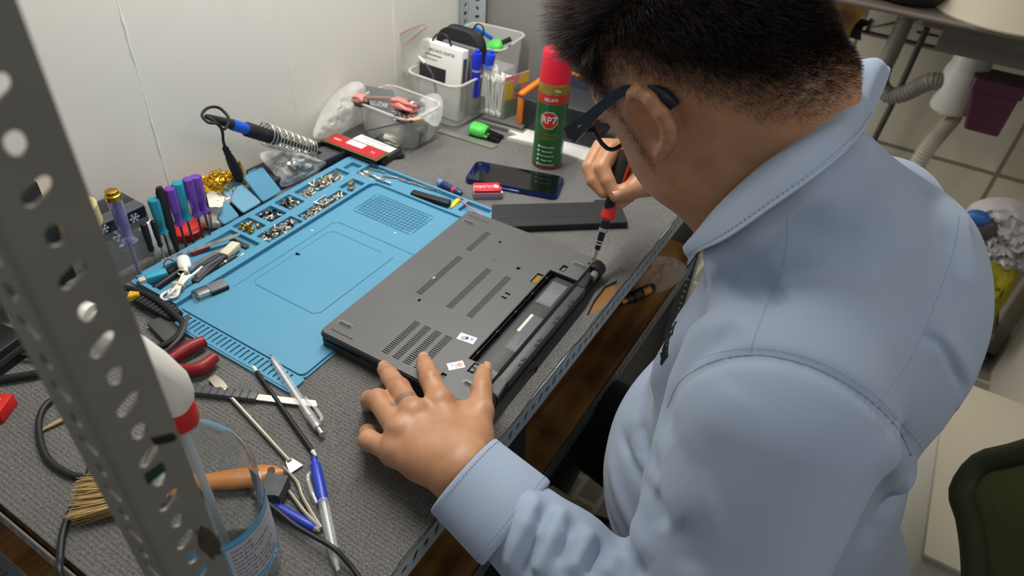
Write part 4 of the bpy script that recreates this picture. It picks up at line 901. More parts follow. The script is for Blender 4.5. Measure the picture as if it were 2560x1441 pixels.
r, L = lie3('steel_rule', 'thin bright steel rule lying in front of the tubs', 'ruler', P(1098, 326, .001), P(1240, 368, .001)); MB().prism([(0, -.008), (L-.004, -.010), (L, -.004), (L-.003, -.002), (L+.002, .006), (L-.004, .008), (0, .008)], 0, .0012).obj('blade', M('rule_steel', '#b3b3a6', .3, metal=.7), r)
a, b, c, d = P(1262, 320, .003), P(1300, 345, .003), P(1475, 404, .003), P(1440, 330, .003)
mx = frame(P(1268, 330, .0), P(1472, 388, .0)); iv = mx.inverted(); L = (P(1472, 388, 0)-P(1268, 330, 0)).length
bd = thing('foam_strip', 'white notched foam board strip lying behind the spray can', 'board', mx)
lw = lambda px, py: tuple((iv @ P(px, py, .006))[:2])
MB().prism([lw(1262, 320), lw(1294, 338), lw(1268, 343), lw(1332, 358), lw(1474, 406), lw(1500, 375), lw(1440, 335), lw(1285, 312)][::-1], 0, .007, bev=.001).obj('panel', m_wht, bd)
lp = thing('laptop_shell', 'dark grey laptop shell leaning behind the spray can above the white strip', 'panel', mx)
MB().prism([lw(1345, 338), lw(1480, 372), lw(1520, 330), lw(1400, 300)][::-1], .0072, .014, bev=.001).obj('shell', M('shell_grey', '#3f4147', .4), lp)
mb = MB(); rng = random.Random(17)
p0, p1 = P(1405, 268, .04), P(1500, 310, .04)
cbd = thing('circuit_board', 'cluttered grey circuit board standing beside the head of the can', 'circuit board', frame(P(1402, 292, .0142), P(1500, 322, .0142)))
Lc = (P(1495, 330, .0142)-P(1404, 300, .0142)).length
MB().bx(0, Lc, 0, .003, 0, .035).obj('board', M('pcb_dark2', '#3c3a33', .5), cbd)
for k in range(90): mb.box((rng.uniform(.002, .006), .004, rng.uniform(.002, .005)), (rng.uniform(.003, Lc-.003), -.001, rng.uniform(.003, .033)), (0, rng.uniform(-.2, .2), 0))
mb.obj('components', M('component', '#a8a392', .4, metal=.4, var=(300, .3, '#5a574d')), cbd)
# black case with orange edging
oc = thing('orange_case', 'black case with an orange end band standing behind the spray can', 'case', Matrix.Translation((1.02, .362, TZ)) @ Matrix.Rotation(.05, 4, 'Z'))
MB().bx(-.026, .07, -.15, .0, .0075, .074, .006).obj('body', M('case_black', '#2a2b2f', .45), oc)
mb = MB().bx(-.029, .072, .0, .014, .006, .078, .006); mb.obj('end_band', M('edge_orange', '#e07c2a', .45), oc)
ps = thing('navy_panel', 'dark navy panel with an orange lower edge behind the case, right of the can', 'panel board', Matrix.Translation((1.14, .27, TZ)) @ Matrix.Rotation(-.12, 4, 'Z') @ Matrix.Rotation(.12, 4, 'Y'))
MB().bx(-.004, .004, -.13, .09, .0, .125, .002).obj('board', M('case_blue', '#333d4c', .4), ps); MB().bx(-.0052, -.0038, -.13, .09, .070, .075).obj('orange_line', M('edge_orange'), ps)
r, L = lie3('black_lever', 'small black lever lying on the orange-banded case', 'lever', P(1287, 236, .082), P(1345, 256, .081)); MB().turn((0, 0, 0), (L, 0, 0), [(.002, 0), (.0035, .3), (.006, .6), (.0065, 1)], 10, sx=1, sy=.6).obj('arm', m_blk, r)

# ---------------------------------------------------------------- spray can
cx, cy = .9125, .2600
H = zat(cx, cy, 122); can = thing('spray_can', 'green and red lubricant spray can with a red cap marked RP7', 'spray can', (cx, cy, TZ))
z_cap, z_gold, z_red, z_b = (zat(cx, cy, y) for y in (197, 224, 247, 401)); r = .0268
m_cg = M('can_green', '#2b7035', .25, metal=.2, coat=.4, var=(25, .4, '#1f5a2c')); m_cr = M('can_red', '#c0331f', .3, metal=.1, coat=.4); m_cgo = M('can_gold', '#b99a3f', .3, metal=.5, var=(120, .2, '#8c6d2a'))
mb = MB(); mb.use(m_cr); mb.lathe([(.0225, 0), (.0255, .002), (r, .007), (r, z_b)], 48, cap=False); mb.use(m_cg).lathe([(r, z_b), (r, z_red)], 48, cap=False); mb.use(m_cr).lathe([(r, z_red), (r, z_gold)], 48, cap=False); mb.use(m_cgo).lathe([(r, z_gold), (r, z_cap-.004), (r-.0012, z_cap)], 48, cap=False)
mb.lathe([(0, 0.0005), (.0225, 0.0005)], 48, cap=False)
mb.obj('body', None, can)
m_cap = M('cap_red', '#e3203a', .35)
MB().lathe([(r-.0005, z_cap-.001), (r-.0005, z_cap+.002), (r-.0022, H-.012), (r-.0028, H-.003), (r-.0042, H), (r-.0055, H-.0006), (.010, H-.0016), (0, H-.0014)], 48).obj('cap', m_cap, can)
af = math.atan2(CAM[1]-cy, CAM[0]-cx)-.12; z_oct = zat(cx, cy, 286)
mb = MB(); oc_ = [(.0152*math.cos(PI/8+k*PI/4), .0152*math.sin(PI/8+k*PI/4)) for k in range(8)]
def wrap_poly(mb, poly, r, z, ang, ext=.0003, sub=6):
    P2 = []
    for i in range(len(poly)):
        a_, b_ = poly[i], poly[(i+1) % len(poly)]
        P2 += [(a_[0]+(b_[0]-a_[0])*k/sub, a_[1]+(b_[1]-a_[1])*k/sub) for k in range(sub)]
    rings = [[(x*s, y*s) for x, y in P2] for s in (1, .66, .33)]; vs = [((r+ext)*math.cos(ang+x/r), (r+ext)*math.sin(ang+x/r), z+y) for q_ in rings for x, y in q_]; N = len(P2)
    vs.append(((r+ext)*math.cos(ang), (r+ext)*math.sin(ang), z)); fs = [(i*N+k, i*N+(k+1) % N, (i+1)*N+(k+1) % N, (i+1)*N+k) for i in (0, 1) for k in range(N)]+[(2*N+k, 2*N+(k+1) % N, 3*N) for k in range(N)]
    return mb.add(vs, fs)
wrap_poly(MB(), [(x*1.1, y*1.1) for x, y in oc_], r, z_oct, af, .0002).obj('emblem_border', M('print_silver', '#c9c4bd', .4), can); wrap_poly(MB(), oc_, r, z_oct, af, .0004).obj('emblem', m_cr, can)
m_pw = M('print_white2', '#dfe3e6', .4)
for nm_, tx, sz, rr_, zz2, aa, sq in (('logo_lettering', 'RP7', .0175, .0005, z_oct, af, .95), ('maker_lettering', 'SELLEYS', .0068, .0002, (z_red+z_gold)/2-.0005, af, 1.), ('weight_lettering', '150g', .006, .0002, z_gold+.008, af+.35, 1.)):
    mb = MB(); text_wrap(mb, tx, sz, r+rr_, zz2, aa, None, .0002, sq); mb.obj(nm_, m_pw, can)
mb = MB()
z0 = zat(cx, cy, 352)
for k in range(5):
    text_wrap(mb, ['Displaces moisture', 'Stops squeaks', 'Frees rusted parts', 'Protects metal', 'Cleans and lubricates'][k], .0034, r+.0002, z0-.0085*k, af+.08, None); wrap_poly(mb, [(.0024*math.cos(t), .0026*math.sin(t)) for t in np.linspace(0, 2*PI, 9)[:-1]], r, z0-.0085*k, af-.52, .0003, 1)
mb.obj('lettering', M('print_white2', '#dfe3e6', .4), can)
mb = MB(); text_wrap(mb, 'MULTI-PURPOSE', .0046, r+.0002, zat(cx, cy, 322), af, None); text_wrap(mb, 'LUBRICANT', .0058, r+.0002, zat(cx, cy, 331), af, None); mb.obj('gold_lettering', m_cgo, can)

# ---------------------------------------------------------------- phone, battery, glue tube
a, b, c = P(1160, 447, .0092), P(1392, 491, .0092), P(1190, 399, .0092)
mx = frame(a, b); iv = mx.inverted(); L = (b-a).length; Wd = (iv @ c).y
mx.translation = Vector((mx.translation.x, mx.translation.y, TZ))
ph = thing('smartphone', 'dark blue smartphone lying face up, reflecting the can', 'phone', mx)
MB().prism(rrect(0, L, 0, Wd, .011, 8), 0, .0085, bev=.0022).obj('body', M('phone_blue', '#222f66', .25, metal=.5), ph)
MB().prism(rrect(.0035, L-.0035, .0035, Wd-.003, .008, 8), .0085, .0091).obj('screen', M('phone_glass', '#08090b', .06, spec=.7, coat=1., bump=(30, .02, .001)), ph); MB().ball((.012, Wd-.012, .0091), (.002, .002, .0002), 10).obj('camera_dot', m_dk, ph)
MB().bx(L*.42, L*.60, -.0006, .001, .003, .0058, .0005).obj('side_key', M('phone_key', '#8fa3dc', .3, metal=.6), ph)
a, b = P(1186, 500, 0), P(1252, 499, 0); mx = frame(a, b)
bat = thing('nine_volt_battery', 'red and mauve nine volt battery lying by the phone', 'battery', mx)
Lb = (b-a).length
MB().bx(0, Lb, 0, .026, .0, .0115, .0015).obj('lower_case', M('bat_mauve', '#9d90b2', .35), bat); MB().bx(0, Lb, 0, .026, .0116, .0175, .0015).obj('upper_case', M('bat_red', '#cf2436', .35), bat); MB().bx(-.0003, Lb+.0003, -.0003, .0263, .0112, .0121).obj('white_line', m_wht, bat)
mb = MB(); mb.text('GOLDEN', .0115, Mx((Lb*.45, .0125, .0177), (0, 0, PI)), .0002, squash=.85); mb.ball((Lb*.84, .013, .0177), (.0035, .006, .0003), 12, rot=(0, 0, .5)); mb.obj('lettering', M('bat_white', '#f2d7d8', .4), bat)
mb = MB(); mb.turn((Lb, .006, .008), (Lb+.003, .006, .008), [(.004, 0), (.004, 1)], 12); mb.turn((Lb, .019, .008), (Lb+.003, .019, .008), [(.0045, 0), (.0045, 1)], 6); mb.bx(-.0015, 0, .002, .024, .002, .016, .0004); mb.obj('terminals', m_sil, bat)
r, L = lie3('glue_tube', 'slim blue and clear glue tube between the mat and the battery', 'tube', P(1097, 455, .006), P(1176, 498, .006))
MB().turn((L*.08, 0, 0), (L*.72, 0, 0), [(.0055, 0), (.006, .1), (.006, .9), (.004, 1)], 16).obj('barrel', M('tube_blue', '#27336f', .3), r); MB().turn((0, 0, 0), (L*.12, 0, 0), [(.006, 0), (.0062, .5), (.0058, 1)], 16).obj('end_cap', M('tube_sky', '#6d8fd6', .3), r); MB().turn((L*.7, 0, 0), (L, 0, 0), [(.003, 0), (.0022, .5), (.0012, 1)], 12).obj('nozzle', m_clear, r)
mb = MB(); mb.turn((L*.46, 0, 0), (L*.54, 0, 0), [(.0062, 0), (.0062, 1)], 16); mb.obj('red_mark', M('mark_red', '#c33a48', .4), r)
# laptop battery pack
pk = [P(*q, .0115) for q in [(1230, 511), (1484, 505), (1487, 499), (1547, 498), (1570, 556), (1228, 569)]]
o = pk[5]; mx = frame(o, pk[4]); iv = mx.inverted(); ps = [tuple((iv @ p_)[:2]) for p_ in pk]; mx.translation.z = TZ
ps[0] = (ps[0][0]-.0, ps[0][1])
bp = thing('battery_pack', 'long flat black laptop battery pack lying by the laptop corner', 'battery', mx)
MB().prism(ps[::-1], 0, .0115, bev=.0008).obj('shell', M('battery_black', '#232426', .5, bump=(300, .08, .0004)), bp)
yl = ps[4][1]+(ps[3][1]-ps[4][1])*.33; MB().bx(ps[0][0]+.005, ps[4][0]-.004, yl, yl+.0005, .0113, .0117).obj('seam', m_blk, bp)
# ---------------------------------------------------------------- near left of the bench
m_pet = M('pet_clear', '#f6f8f8', .03, trans=1., ior=1.12, spec=.6)
bc = Vector((.0785, .1225, TZ)); bot = thing('spray_bottle', 'clear spray bottle with a white trigger head and blue label, behind the near post', 'spray bottle', bc)
zn = .198
RB = .0425
pf = [(.0, .0016), (.034, 0), (.0412, .004), (RB, .011), (RB, .118), (.0415, .134), (.0385, .150), (.032, .165), (.0235, .178), (.0165, .187), (.0128, .193), (.0118, .196), (.0118, zn), (.0130, zn+.001), (.0130, zn+.003), (.0115, zn+.004)]
MB().lathe(pf+[(max(0., r_-.0009), z if i else .0026) for i, (r_, z) in list(enumerate(pf))[::-1]], 64, cap=False).obj('body', M('pet_clear2', '#f8fafa', .03, trans=1., ior=1.35, spec=.5), bot)
m_lb = M('label_blue', '#5aa2cf', .35)
def wrap_rect(mb, r, z0, z1, a0, a1, n=24, rr=.003):
    poly = rrect(a0*r, a1*r, z0, z1, rr, 4); cx_, cz_ = (a0+a1)/2*r, (z0+z1)/2
    us = np.linspace(a0*r, a1*r, n+1)
    vs = [(r*math.cos(u/r), r*math.sin(u/r), z) for z in (z0, z1) for u in us]; fs = [(i, i+1, n+2+i, n+1+i) for i in range(n)]
    return mb.add(vs, fs)
ac = math.radians(-82)
lb_ = MB(); wrap_rect(lb_, RB+.0003, .024, .099, ac-1.75, ac+1.45, 60, 0); lb_.obj('label', m_lb, bot)
lp_ = MB(); wrap_rect(lp_, RB+.0005, .034, .090, ac-.62, ac+.85); lp_.obj('text_panel', M('panel_grey', '#b9b9bd', .4), bot)
mb = MB(); y = .084
for s, t in (('Thành phần', 1), ('Công Dụng', 1), ('Sát khuẩn, đồ dùng gia đình', 0), ('Dùng để lau sàn nhà', 0), ('Cách Dùng', 1), ('Dùng với nước sạch theo tỉ lệ', 0), ('120 gam pha với 5 lít nước', 0), ('Đổ trực tiếp bề mặt cần lau', 0), ('Bảo Quản: nơi khô thoáng', 1)):
    t_ = MB(); t_.text(s, .0040 if t else .0034, Matrix.Identity(4), .00005, 'LEFT'); r_ = RB+.0006
    mb.add([((r_+h)*math.cos(ac-.55+x/r_), (r_+h)*math.sin(ac-.55+x/r_), y+yy) for x, yy, h in t_.v], t_.f); y -= .0056 if not t else .0054
mb.obj('text_print', M('print_blue', '#3d4f7a', .5), bot)
mb = MB(); wrap_rect(mb, RB+.0005, .0945, .0952, ac-1.75, ac+1.45, 60); mb.obj('label_line', M('print_pale', '#a9d2ea', .4), bot)
mb = MB(); text_wrap(mb, 'Phân phối: CÔNG TY', .0042, RB+.0006, .0285, ac+.05, None); mb.obj('label_print', M('print_pale', '#a9d2ea', .4), bot)
m_trig = M('trigger_white', '#e6e2d9', .28)
MB().tube([(.002, .002, .012), (.003, .003, .1), (0, 0, zn)], .0034, 10, 5).obj('dip_tube', M('tube_milk', '#e8ebee', .3, alpha=.75), bot)
MB().lathe([(.0128, zn+.003), (.0138, zn+.004), (.0138, zn+.018), (.0130, zn+.020), (.0120, zn+.0225)], 40).obj('collar', m_red, bot)
# trigger head: shroud leaning towards the wall
d = Vector((-.42, .90, 0)).normalized(); sd = Vector((d.y, -d.x, 0))
mb = MB(); ring = []; n = 24; secs = [(0, 0, .0130, .0130), (.008, 0, .0150, .0135), (.024, .003, .0175, .0130), (.042, .012, .0165, .0120), (.060, .026, .0145, .0115), (.076, .044, .0120, .0105), (.084, .058, .0095, .0095), (.0875, .066, .004, .005)]
vs = []; fs = []
for h, s, a_, b_ in secs:
    for k in range(n):
        t = 2*PI*k/n; e = .75; c_, s_ = math.cos(t), math.sin(t)
        v = d*(s+a_*math.copysign(abs(c_)**e, c_))+sd*(b_*math.copysign(abs(s_)**e, s_)); vs.append((v.x, v.y, zn+.0225+h))
for i in range(len(secs)-1):
    for k in range(n): fs.append((i*n+k, i*n+(k+1) % n, (i+1)*n+(k+1) % n, (i+1)*n+k))
fs += [tuple(range(n-1, -1, -1)), tuple(range((len(secs)-1)*n, len(secs)*n))]
mb.add(vs, fs); mb.obj('shroud', m_trig, bot, 60)
h0 = Vector((0, 0, zn+.0225+.072)); 
MB().turn(h0+d*.035, h0+d*.085+Vector((0, 0, .004)), [(.011, 0), (.0125, .2), (.0125, .75), (.010, .95), (.004, 1)], 20).obj('nozzle', m_trig, bot)
MB().tube([h0+d*.030-Vector((0, 0, .01)), h0+d*.055-Vector((0, 0, .025)), h0+d*.058-Vector((0, 0, .05))], [.006, .005, .004], 10, 5).obj('trigger', m_wht, bot)
# pliers with red grips
pl = thing('pliers', 'pliers with dark red grips lying between the spray bottle and the mat', 'pliers', P(400, 900, .008)); iv = pl.matrix_world.inverted()
m_grip = M('grip_red', '#8e1f24', .4); pv = P(395, 905, .008)
for a_, b_, c_ in (((512, 852), (468, 873), (418, 905)), ((538, 893), (498, 922), (440, 925))):
    pts = [iv @ P(*q, z) for q, z in ((a_, .011), (b_, .011), (c_, .010))]
    MB().tube(pts, [.0062, .0078, .0074, .006], 14, 6, flat=1.1).obj('grip', m_grip, pl)
    MB().tube([pts[-1], iv @ P(395, 915, .009), iv @ P(355, 930, .009)], [.005, .006, .004], 10, 4).obj('jaw', m_dst, pl)
# ribbed black brush handle near the mat corner
r, L = lie3('black_brush', 'black ribbed handle lying on the slotted edge of the mat', 'brush', P(352, 744, .010), P(440, 792, .010))
MB().bx(0, L, -.010, .010, -.007, .004, .002).obj('body', m_blk_s, r); mb = MB(); [mb.bx(L*(.1+.11*k), L*(.1+.11*k)+.0022, -.0102, .0102, .002, .0055, .0008) for k in range(8)]; mb.obj('ribs', M('ribs_grey', '#3b3b3b', .5), r)
r, L = lie3('yellow_clip', 'small yellow plastic clip beside the post near the mat corner', 'clip', P(322, 742, .012), P(349, 738, .014)); MB().prism([(0, -.007), (L, -.003), (L, .003), (0, .008)], -.003, .004, bev=.001).obj('body', M('clip_yellow', '#e3b52c', .4), r)
r, L = lie3('grey_lever', 'flat dark ribbed tool lying below the mat corner beside the spray head', 'tool', P(392, 800, .006), P(440, 850, .006)); MB().bx(0, L, -.012, .012, -.004, .003, .001).obj('body', M('tool_grey', '#4a4a49', .6, bump=(200, .3, .001)), r)
# scalpel with a dark ridged handle
r, L = lie3('craft_knife', 'knife with a dark ridged handle and bright blade lying on the carpet', 'knife', P(478, 975, .005), P(796, 1011, .004))
MB().bx(0, L*.52, -.0058, .0058, -.0035, .0035, .0012).obj('handle', M('knife_handle', '#55565a', .45, bump=(260, .3, .001)), r); mb = MB(); [mb.bx(L*(.03+.06*k), L*(.03+.06*k)+.0018, -.006, .006, .0030, .0041, .0004) for k in range(8)]; mb.obj('ridges', m_dk, r)
MB().prism([(L*.50, -.0042), (L*.98, -.0045), (L, -.003), (L*.97, .0042), (L*.50, .0042)], -.0008, .0008).obj('blade', M('blade_steel', '#d9d7cd', .25, metal=.6), r)
# metal spudger
r, L = lie3('metal_spudger', 'pale metal lever with flattened ends, lying across the carpet by the bottle', 'pry tool', P(530, 942, .005), P(741, 1172, .004))
m_pale = M('pale_metal', '#b3ad9c', .4, metal=.6)
MB().turn((L*.16, 0, 0), (L*.93, 0, 0), [(.0038, 0), (.0040, .02), (.0022, .05), (.0022, .95), (.0028, 1)], 14).obj('rod', m_pale, r)
MB().sheet(lambda u, v: (L*(.0+.18*u), (v-.5)*2*(.0045+.0012*math.sin(u*PI)), .001*math.sin(u*3)), 8, 4, thick=.0022).obj('wide_end', m_pale, r)
MB().sheet(lambda u, v: (L*(.91+.09*u), (v-.5)*2*(.0024+.0050*u**.7), .0005-.0018*u), 8, 4, thick=.0020).obj('chisel_end', m_pale, r)
# black double-tipped probe
r, L = lie3('nylon_probe', 'thin black stick with white tips at both ends lying beside the clear pen', 'pry tool', P(632, 916, .004), P(790, 1141, .004))
mb = MB().turn((L*.07, 0, 0), (L*.95, 0, 0), [(.0024, 0), (.0028, .03)]+[(.0028 if k % 2 else .0026, .05+.9*k/40) for k in range(41)]+[(.0024, 1)], 12); mb.obj('shaft', m_blk, r)
MB().turn((0, 0, 0), (L*.08, 0, 0), [(.0012, 0), (.0024, .3), (.002, .7), (.0024, 1)], 12).obj('tip', M('tip_white', '#e2ded4', .4), r); MB().turn((L, 0, 0), (L*.95, 0, 0), [(.0010, 0), (.0022, .5), (.0024, 1)], 12).obj('tip', M('tip_white'), r)
# pens
def pen(lb, pa, pb, body, inner, grip=None, clip=None, button=None, z=.006, tipc=None):
    r, L = lie3('ballpoint_pen', lb, 'pen', P(*pa, z), P(*pb, z))
    MB().turn((L*.08, 0, 0), (L*.92, 0, 0), [(.0032, 0), (.0046, .08), (.0052, .3), (.0052, .6), (.0050, 1)], 18).obj('barrel', body, r)
    MB().turn((L*.04, 0, 0), (L*.85, 0, 0), [(.0014, 0), (.0017, .1), (.0017, 1)], 10).obj('refill', inner, r)
    MB().turn((0, 0, 0), (L*.10, 0, 0), [(.0006, 0), (.0012, .2), (.0022, .5), (.0034, 1)], 14).obj('tip', tipc or m_clear, r)
    if grip: MB().turn((L*grip[0], 0, 0), (L*grip[1], 0, 0), [(.0050, 0), (.0056, .1), (.0056, .9), (.0050, 1)], 18).obj('grip', grip[2], r)
    if button: MB().turn((L*.90, 0, 0), (L, 0, 0), [(.0046, 0), (.0046, .3), (.0030, .34), (.0030, .9), (.0036, .93), (.0036, 1)], 14).obj('button', button, r)
    if clip: MB().tube([(L*.88, .006, .001), (L*.84, .0095, .001), (L*.70, .0085, .001), (L*.60, .0062, .001)], [.0016, .0020, .0020, .0014], 8, 5).obj('clip', clip, r)
    return r, L
m_pc = M('pen_clear', '#eef1f3', .08, alpha=.28, spec=.8)
r, L = pen('clear ballpoint pen with a steel button, lying across the mat edge', (674, 886), (806, 1087), m_pc, M('refill_white', '#e9e9e4', .4), None, m_pc, m_sil, .0065, m_clear)
MB().turn((L*.78, 0, 0), (L*.90, 0, 0), [(.0036, 0)]+[(.0044 if k % 2 else .0034, .1+.8*k/8) for k in range(9)]+[(.0036, 1)], 12).obj('spring', m_sil, r)
r, L = pen('clear ballpoint pen with a blue grip and clip, pointing at the bottom of the frame', (848, 1441), (785, 1147), m_pc, M('refill_white'), (.60, .94, M('grip_blue', '#2a48c8', .3, alpha=.85)), m_pc, M('button_blue', '#2743cf', .35), .006)
pen('solid blue ballpoint pen half hidden behind the spray bottle, under the black cable', (800, 1330), (640, 1240), M('pen_blue', '#2b3fae', .35), m_sil, None, None, m_blk, .006, m_sil)
# pale tweezers by the pens
r, L = lie3('tweezers', 'pale bent tweezers lying beside the blue-gripped pen', 'tweezers', P(802, 1322, .003), P(704, 1182, .004)); iv = r.matrix_world.inverted()
for pts in ([(802, 1322), (780, 1285), (755, 1240), (742, 1205), (708, 1168)], [(802, 1322), (765, 1285), (738, 1250), (718, 1225), (697, 1205)]):
    MB().tube([iv @ P(*q, .004) for q in pts], [.0024, .0020, .0018, .0018, .0012], 8, 5).obj('arm', m_pale, r)
# paintbrush: orange wooden handle and tan bristles
r, L = lie3('paint_brush', 'wide paint brush with an orange wooden handle behind the post and bottle', 'paint brush', P(205, 1245, .010), P(709, 1182, .009)); 
hl = MB(); s0 = [(L*.42, .016, .006), (L*.50, .012, .0065), (L*.60, .009, .0065), (L*.74, .0115, .007), (L*.88, .0125, .0065), (L*.96, .009, .005), (L, .003, .003)]
vs = []; fs = []; n = 20
for x, a_, b_ in s0:
    for k in range(n): t = 2*PI*k/n; vs.append((x, a_*math.cos(t), b_*math.sin(t)))
for i in range(len(s0)-1):
    for k in range(n): fs.append((i*n+k, i*n+(k+1) % n, (i+1)*n+(k+1) % n, (i+1)*n+k))
fs += [tuple(range(n-1, -1, -1)), tuple(range((len(s0)-1)*n, len(s0)*n))]
hl.add(vs, fs); hl.obj('handle', M('handle_orange', '#c98440', .35, var=(30, .3, '#b5702f')), r)
MB().turn((L*.94, 0, .0045), (L*.94, 0, .0068), [(.0036, 0), (.0036, 1)], 14).obj('hanging_hole', M('hole_brown', '#5e3512', .7), r)
MB().box((L*.13, .036, .014), (L*.365, 0, 0), bev=.004).obj('ferrule', m_stl, r)
mb = MB(); rng = random.Random(40)
for k in range(420):
    y, z = rng.uniform(-.017, .017), rng.uniform(-.006, .006); e = L*rng.uniform(-.06, .06)
    mb.tube([(L*.31, y, z), (L*.15, y*1.15, z*1.1-.001), (e, y*1.35+rng.uniform(-.003, .003), z*1.2-.0022+rng.uniform(-.001, .001))], [.0007, .0006, .0003], 4)
o = mb.obj('bristles', M('bristle_tan', '#bda06a', .7), r)
one(crumple(MB(), (.024, .022, .02), .002, (0, 0, .0105), (0, 0, .4), 5, 3), 'rubber_bulb', 'dark grey rubber lump beside the orange brush handle', 'rubber', M('rubber_grey', '#4c4d50', .6), P(690, 1242, 0), sharp=60)
# wooden point behind the post
r, L = lie3('wooden_pick', 'thin wooden pick lying behind the post, inside the cable loop', 'pick', P(92, 1082, .003), P(175, 1040, .004)); MB().turn((0, 0, 0), (L, 0, 0), [(.0006, 0), (.0022, .4), (.003, 1)], 8, sx=1., sy=.7).obj('stick', M('pick_wood', '#b99a6c', .6), r)
# red terminal at the left edge
r = thing('red_terminal', 'red plastic terminal with a metal tab at the left edge of the bench', 'connector', Matrix.Translation(P(8, 1030, 0)) @ Matrix.Rotation(.55, 4, 'Z'))
MB().bx(-.016, .012, -.010, .010, 0, .016, .0015).obj('housing', M('terminal_red', '#d2231c', .4), r); MB().bx(-.012, .004, -.003, .003, .0162, .0175, .0005).obj('tab', m_sil, r)
# black box and cables at the left
r = thing('adapter_box', 'black power adapter box at the rear left of the bench behind the post', 'adapter', Matrix.Translation((.085, .545, TZ)) @ Matrix.Rotation(.2, 4, 'Z')); MB().bx(-.05, .05, -.035, .035, 0, .03, .004).obj('shell', m_blk, r); MB().bx(-.05, .05, -.036, -.0345, .012, .02, .0005).obj('groove', m_dk, r)
def cable(lb, pts, r_, mat_, name='cable'):
    p0 = pts[0]; return one(MB().tube([p_-p0 for p_ in pts], r_, 10, 8), name, lb, 'cable', mat_, p0)
Pz = lambda l: [P(x, y, z) for x, y, z in l]
cable('thick black cable curling past the mat corner, just right of the post', Pz([(270, 716, .006), (330, 724, .012), (390, 750, .016), (440, 790, .018), (458, 812, .016), (440, 845, .014), (400, 868, .012), (350, 880, .008), (300, 890, .006)]), .0042, m_blk_s)
cable('thin grey cable lying on the red pliers grips', Pz([(470, 790, .018), (455, 835, .022), (430, 865, .022), (385, 905, .012)]), .0022, M('cable_grey', '#46474a', .5))
cable('black cable looping out behind the post and over the left end of the bench', Pz([(150, 985, .004), (110, 1020, .004), (97, 1070, .004), (115, 1140, .004), (165, 1182, .004), (225, 1192, .004), (300, 1165, .004)]), .0034, M('cable_black', '#222325', .45), 'cable')
cable('black cable hanging down over the left end of the bench', Pz([(235, 1150, .004), (205, 1230, .004), (172, 1290, .004), (155, 1345, .005), (150, 1400, .006)])+[P(152, 1425, .006)+Vector((-.004, -.006, 0)), Vector((-.022, .205, .72)), Vector((-.03, .2, .6))], .0034, M('cable_black'))
cable('upper black cable entering from the left edge towards the post', Pz([(-60, 868, .02), (0, 880, .014), (60, 888, .008), (120, 905, .005), (200, 930, .005)]), .0030, M('cable_black'))
cable('lower thicker black cable entering from the left edge towards the post', Pz([(-60, 960, .008), (0, 950, .006), (50, 942, .006), (110, 930, .006), (200, 900, .006)]), .0044, M('cable_black'))
cable('black lead running over the blue pens to the bottom of the frame', Pz([(640, 1235, .014), (690, 1275, .013), (740, 1315, .012), (790, 1345, .013), (835, 1372, .014), (880, 1420, .008), (915, 1470, .005)]), .0024, M('cable_black'))
# rear-left clutter seen through the post holes
r = thing('label_box', 'white box with printed lines leaning behind the post near the wall', 'box', Matrix.Translation(PY(76, 520, .60)) @ Matrix.Rotation(.2, 4, 'Z'))
MB().bx(-.024, .008, 0, .02, -.06, .035, .001).obj('carton', m_paper, r); mb = MB(); [mb.bx(-.004, .006, -.0006, 0, -.05+.006*k, -.048+.006*k) for k in range(13)]; mb.turn((-.016, -.0004, .01), (-.016, -.0008, .01), [(.007, 0), (.007, 1)], 20); mb.obj('print', M('print_violet', '#5a4f8e', .5), r)
r = thing('dark_carton', 'dark carton standing beside the white printed box behind the post', 'box', Matrix.Translation((.19, .6, TZ))); MB().bx(-.03, .05, -.015, .02, 0, .16, .003).obj('carton', M('carton_dark', '#232427', .6), r); MB().bx(-.02, -.010, -.0156, -.0145, .02, .12).obj('edge_strip', m_stl, r)
bag('clear_wrapper', 'clear plastic wrapper lying behind the post at the rear of the bench', [P(150, 668, .01), P(140, 730, .004), P(210, 735, .004), P(225, 680, .012), P(190, 650, .02)], 33, .012, m_film, .006, cat='plastic wrapper')
r = thing('white_holder', 'white plastic cable end with a pink mark behind the post', 'connector', frame(P(160, 800, .012), P(215, 775, .012))); MB().bx(0, .03, -.009, .009, -.006, .007, .004).obj('shell', m_wht, r); MB().bx(.008, .017, -.003, .004, .0068, .0074).obj('pink_mark', M('pink_mark', '#d98aa0', .5), r)
# ---------------------------------------------------------------- upturned laptop
lap = thing('laptop', 'black laptop lying upside down half on the blue mat, its battery bay open', 'laptop', Matrix.Translation((.338, .038, TZ)) @ Matrix.Rotation(math.radians(1.0), 4, 'Z'))
m_cov = M('laptop_cover', '#5c5c5d', .42, spec=.5, var=(14, .4, '#535354'), bump=(900, .06, .0003))
m_chs = M('laptop_chassis', '#232425', .4); m_in = M('laptop_inside', '#0e0f10', .6); m_bay = M('bay_floor', '#3a3b3c', .5); m_lip = M('bay_lip', '#454647', .45)
ZT = .028; WX, WY = .3285, .216
slots = []
def vent(x0, x1, y0, y1, n):
    for k in range(n):
        x = x0+(x1-x0)*k/(n-1); slots.append([(x-.0007, y0), (x+.0007, y0), (x+.0007, y1), (x-.0007, y1)])
vent(.2412, .2935, .156, .165, 17); vent(.124, .2192, .1562, .1655, 31); vent(.1228, .2186, .1082, .1177, 31); vent(.1227, .2187, .0775, .087, 31)
for y0, y1 in ((.1245, .1337), (.1085, .118), (.0929, .1028), (.0772, .0871)): vent(.0132, .0766, y0, y1, 21)
for x, y in ((.1125, .1523), (.2834, .134)): slots.append(slot(x, y, .0058, .0034, .12))
slots.append([(.2442+.0032*math.cos(a), .0809+.0032*math.sin(a)) for a in np.linspace(0, 2*PI, 13)[:-1]])
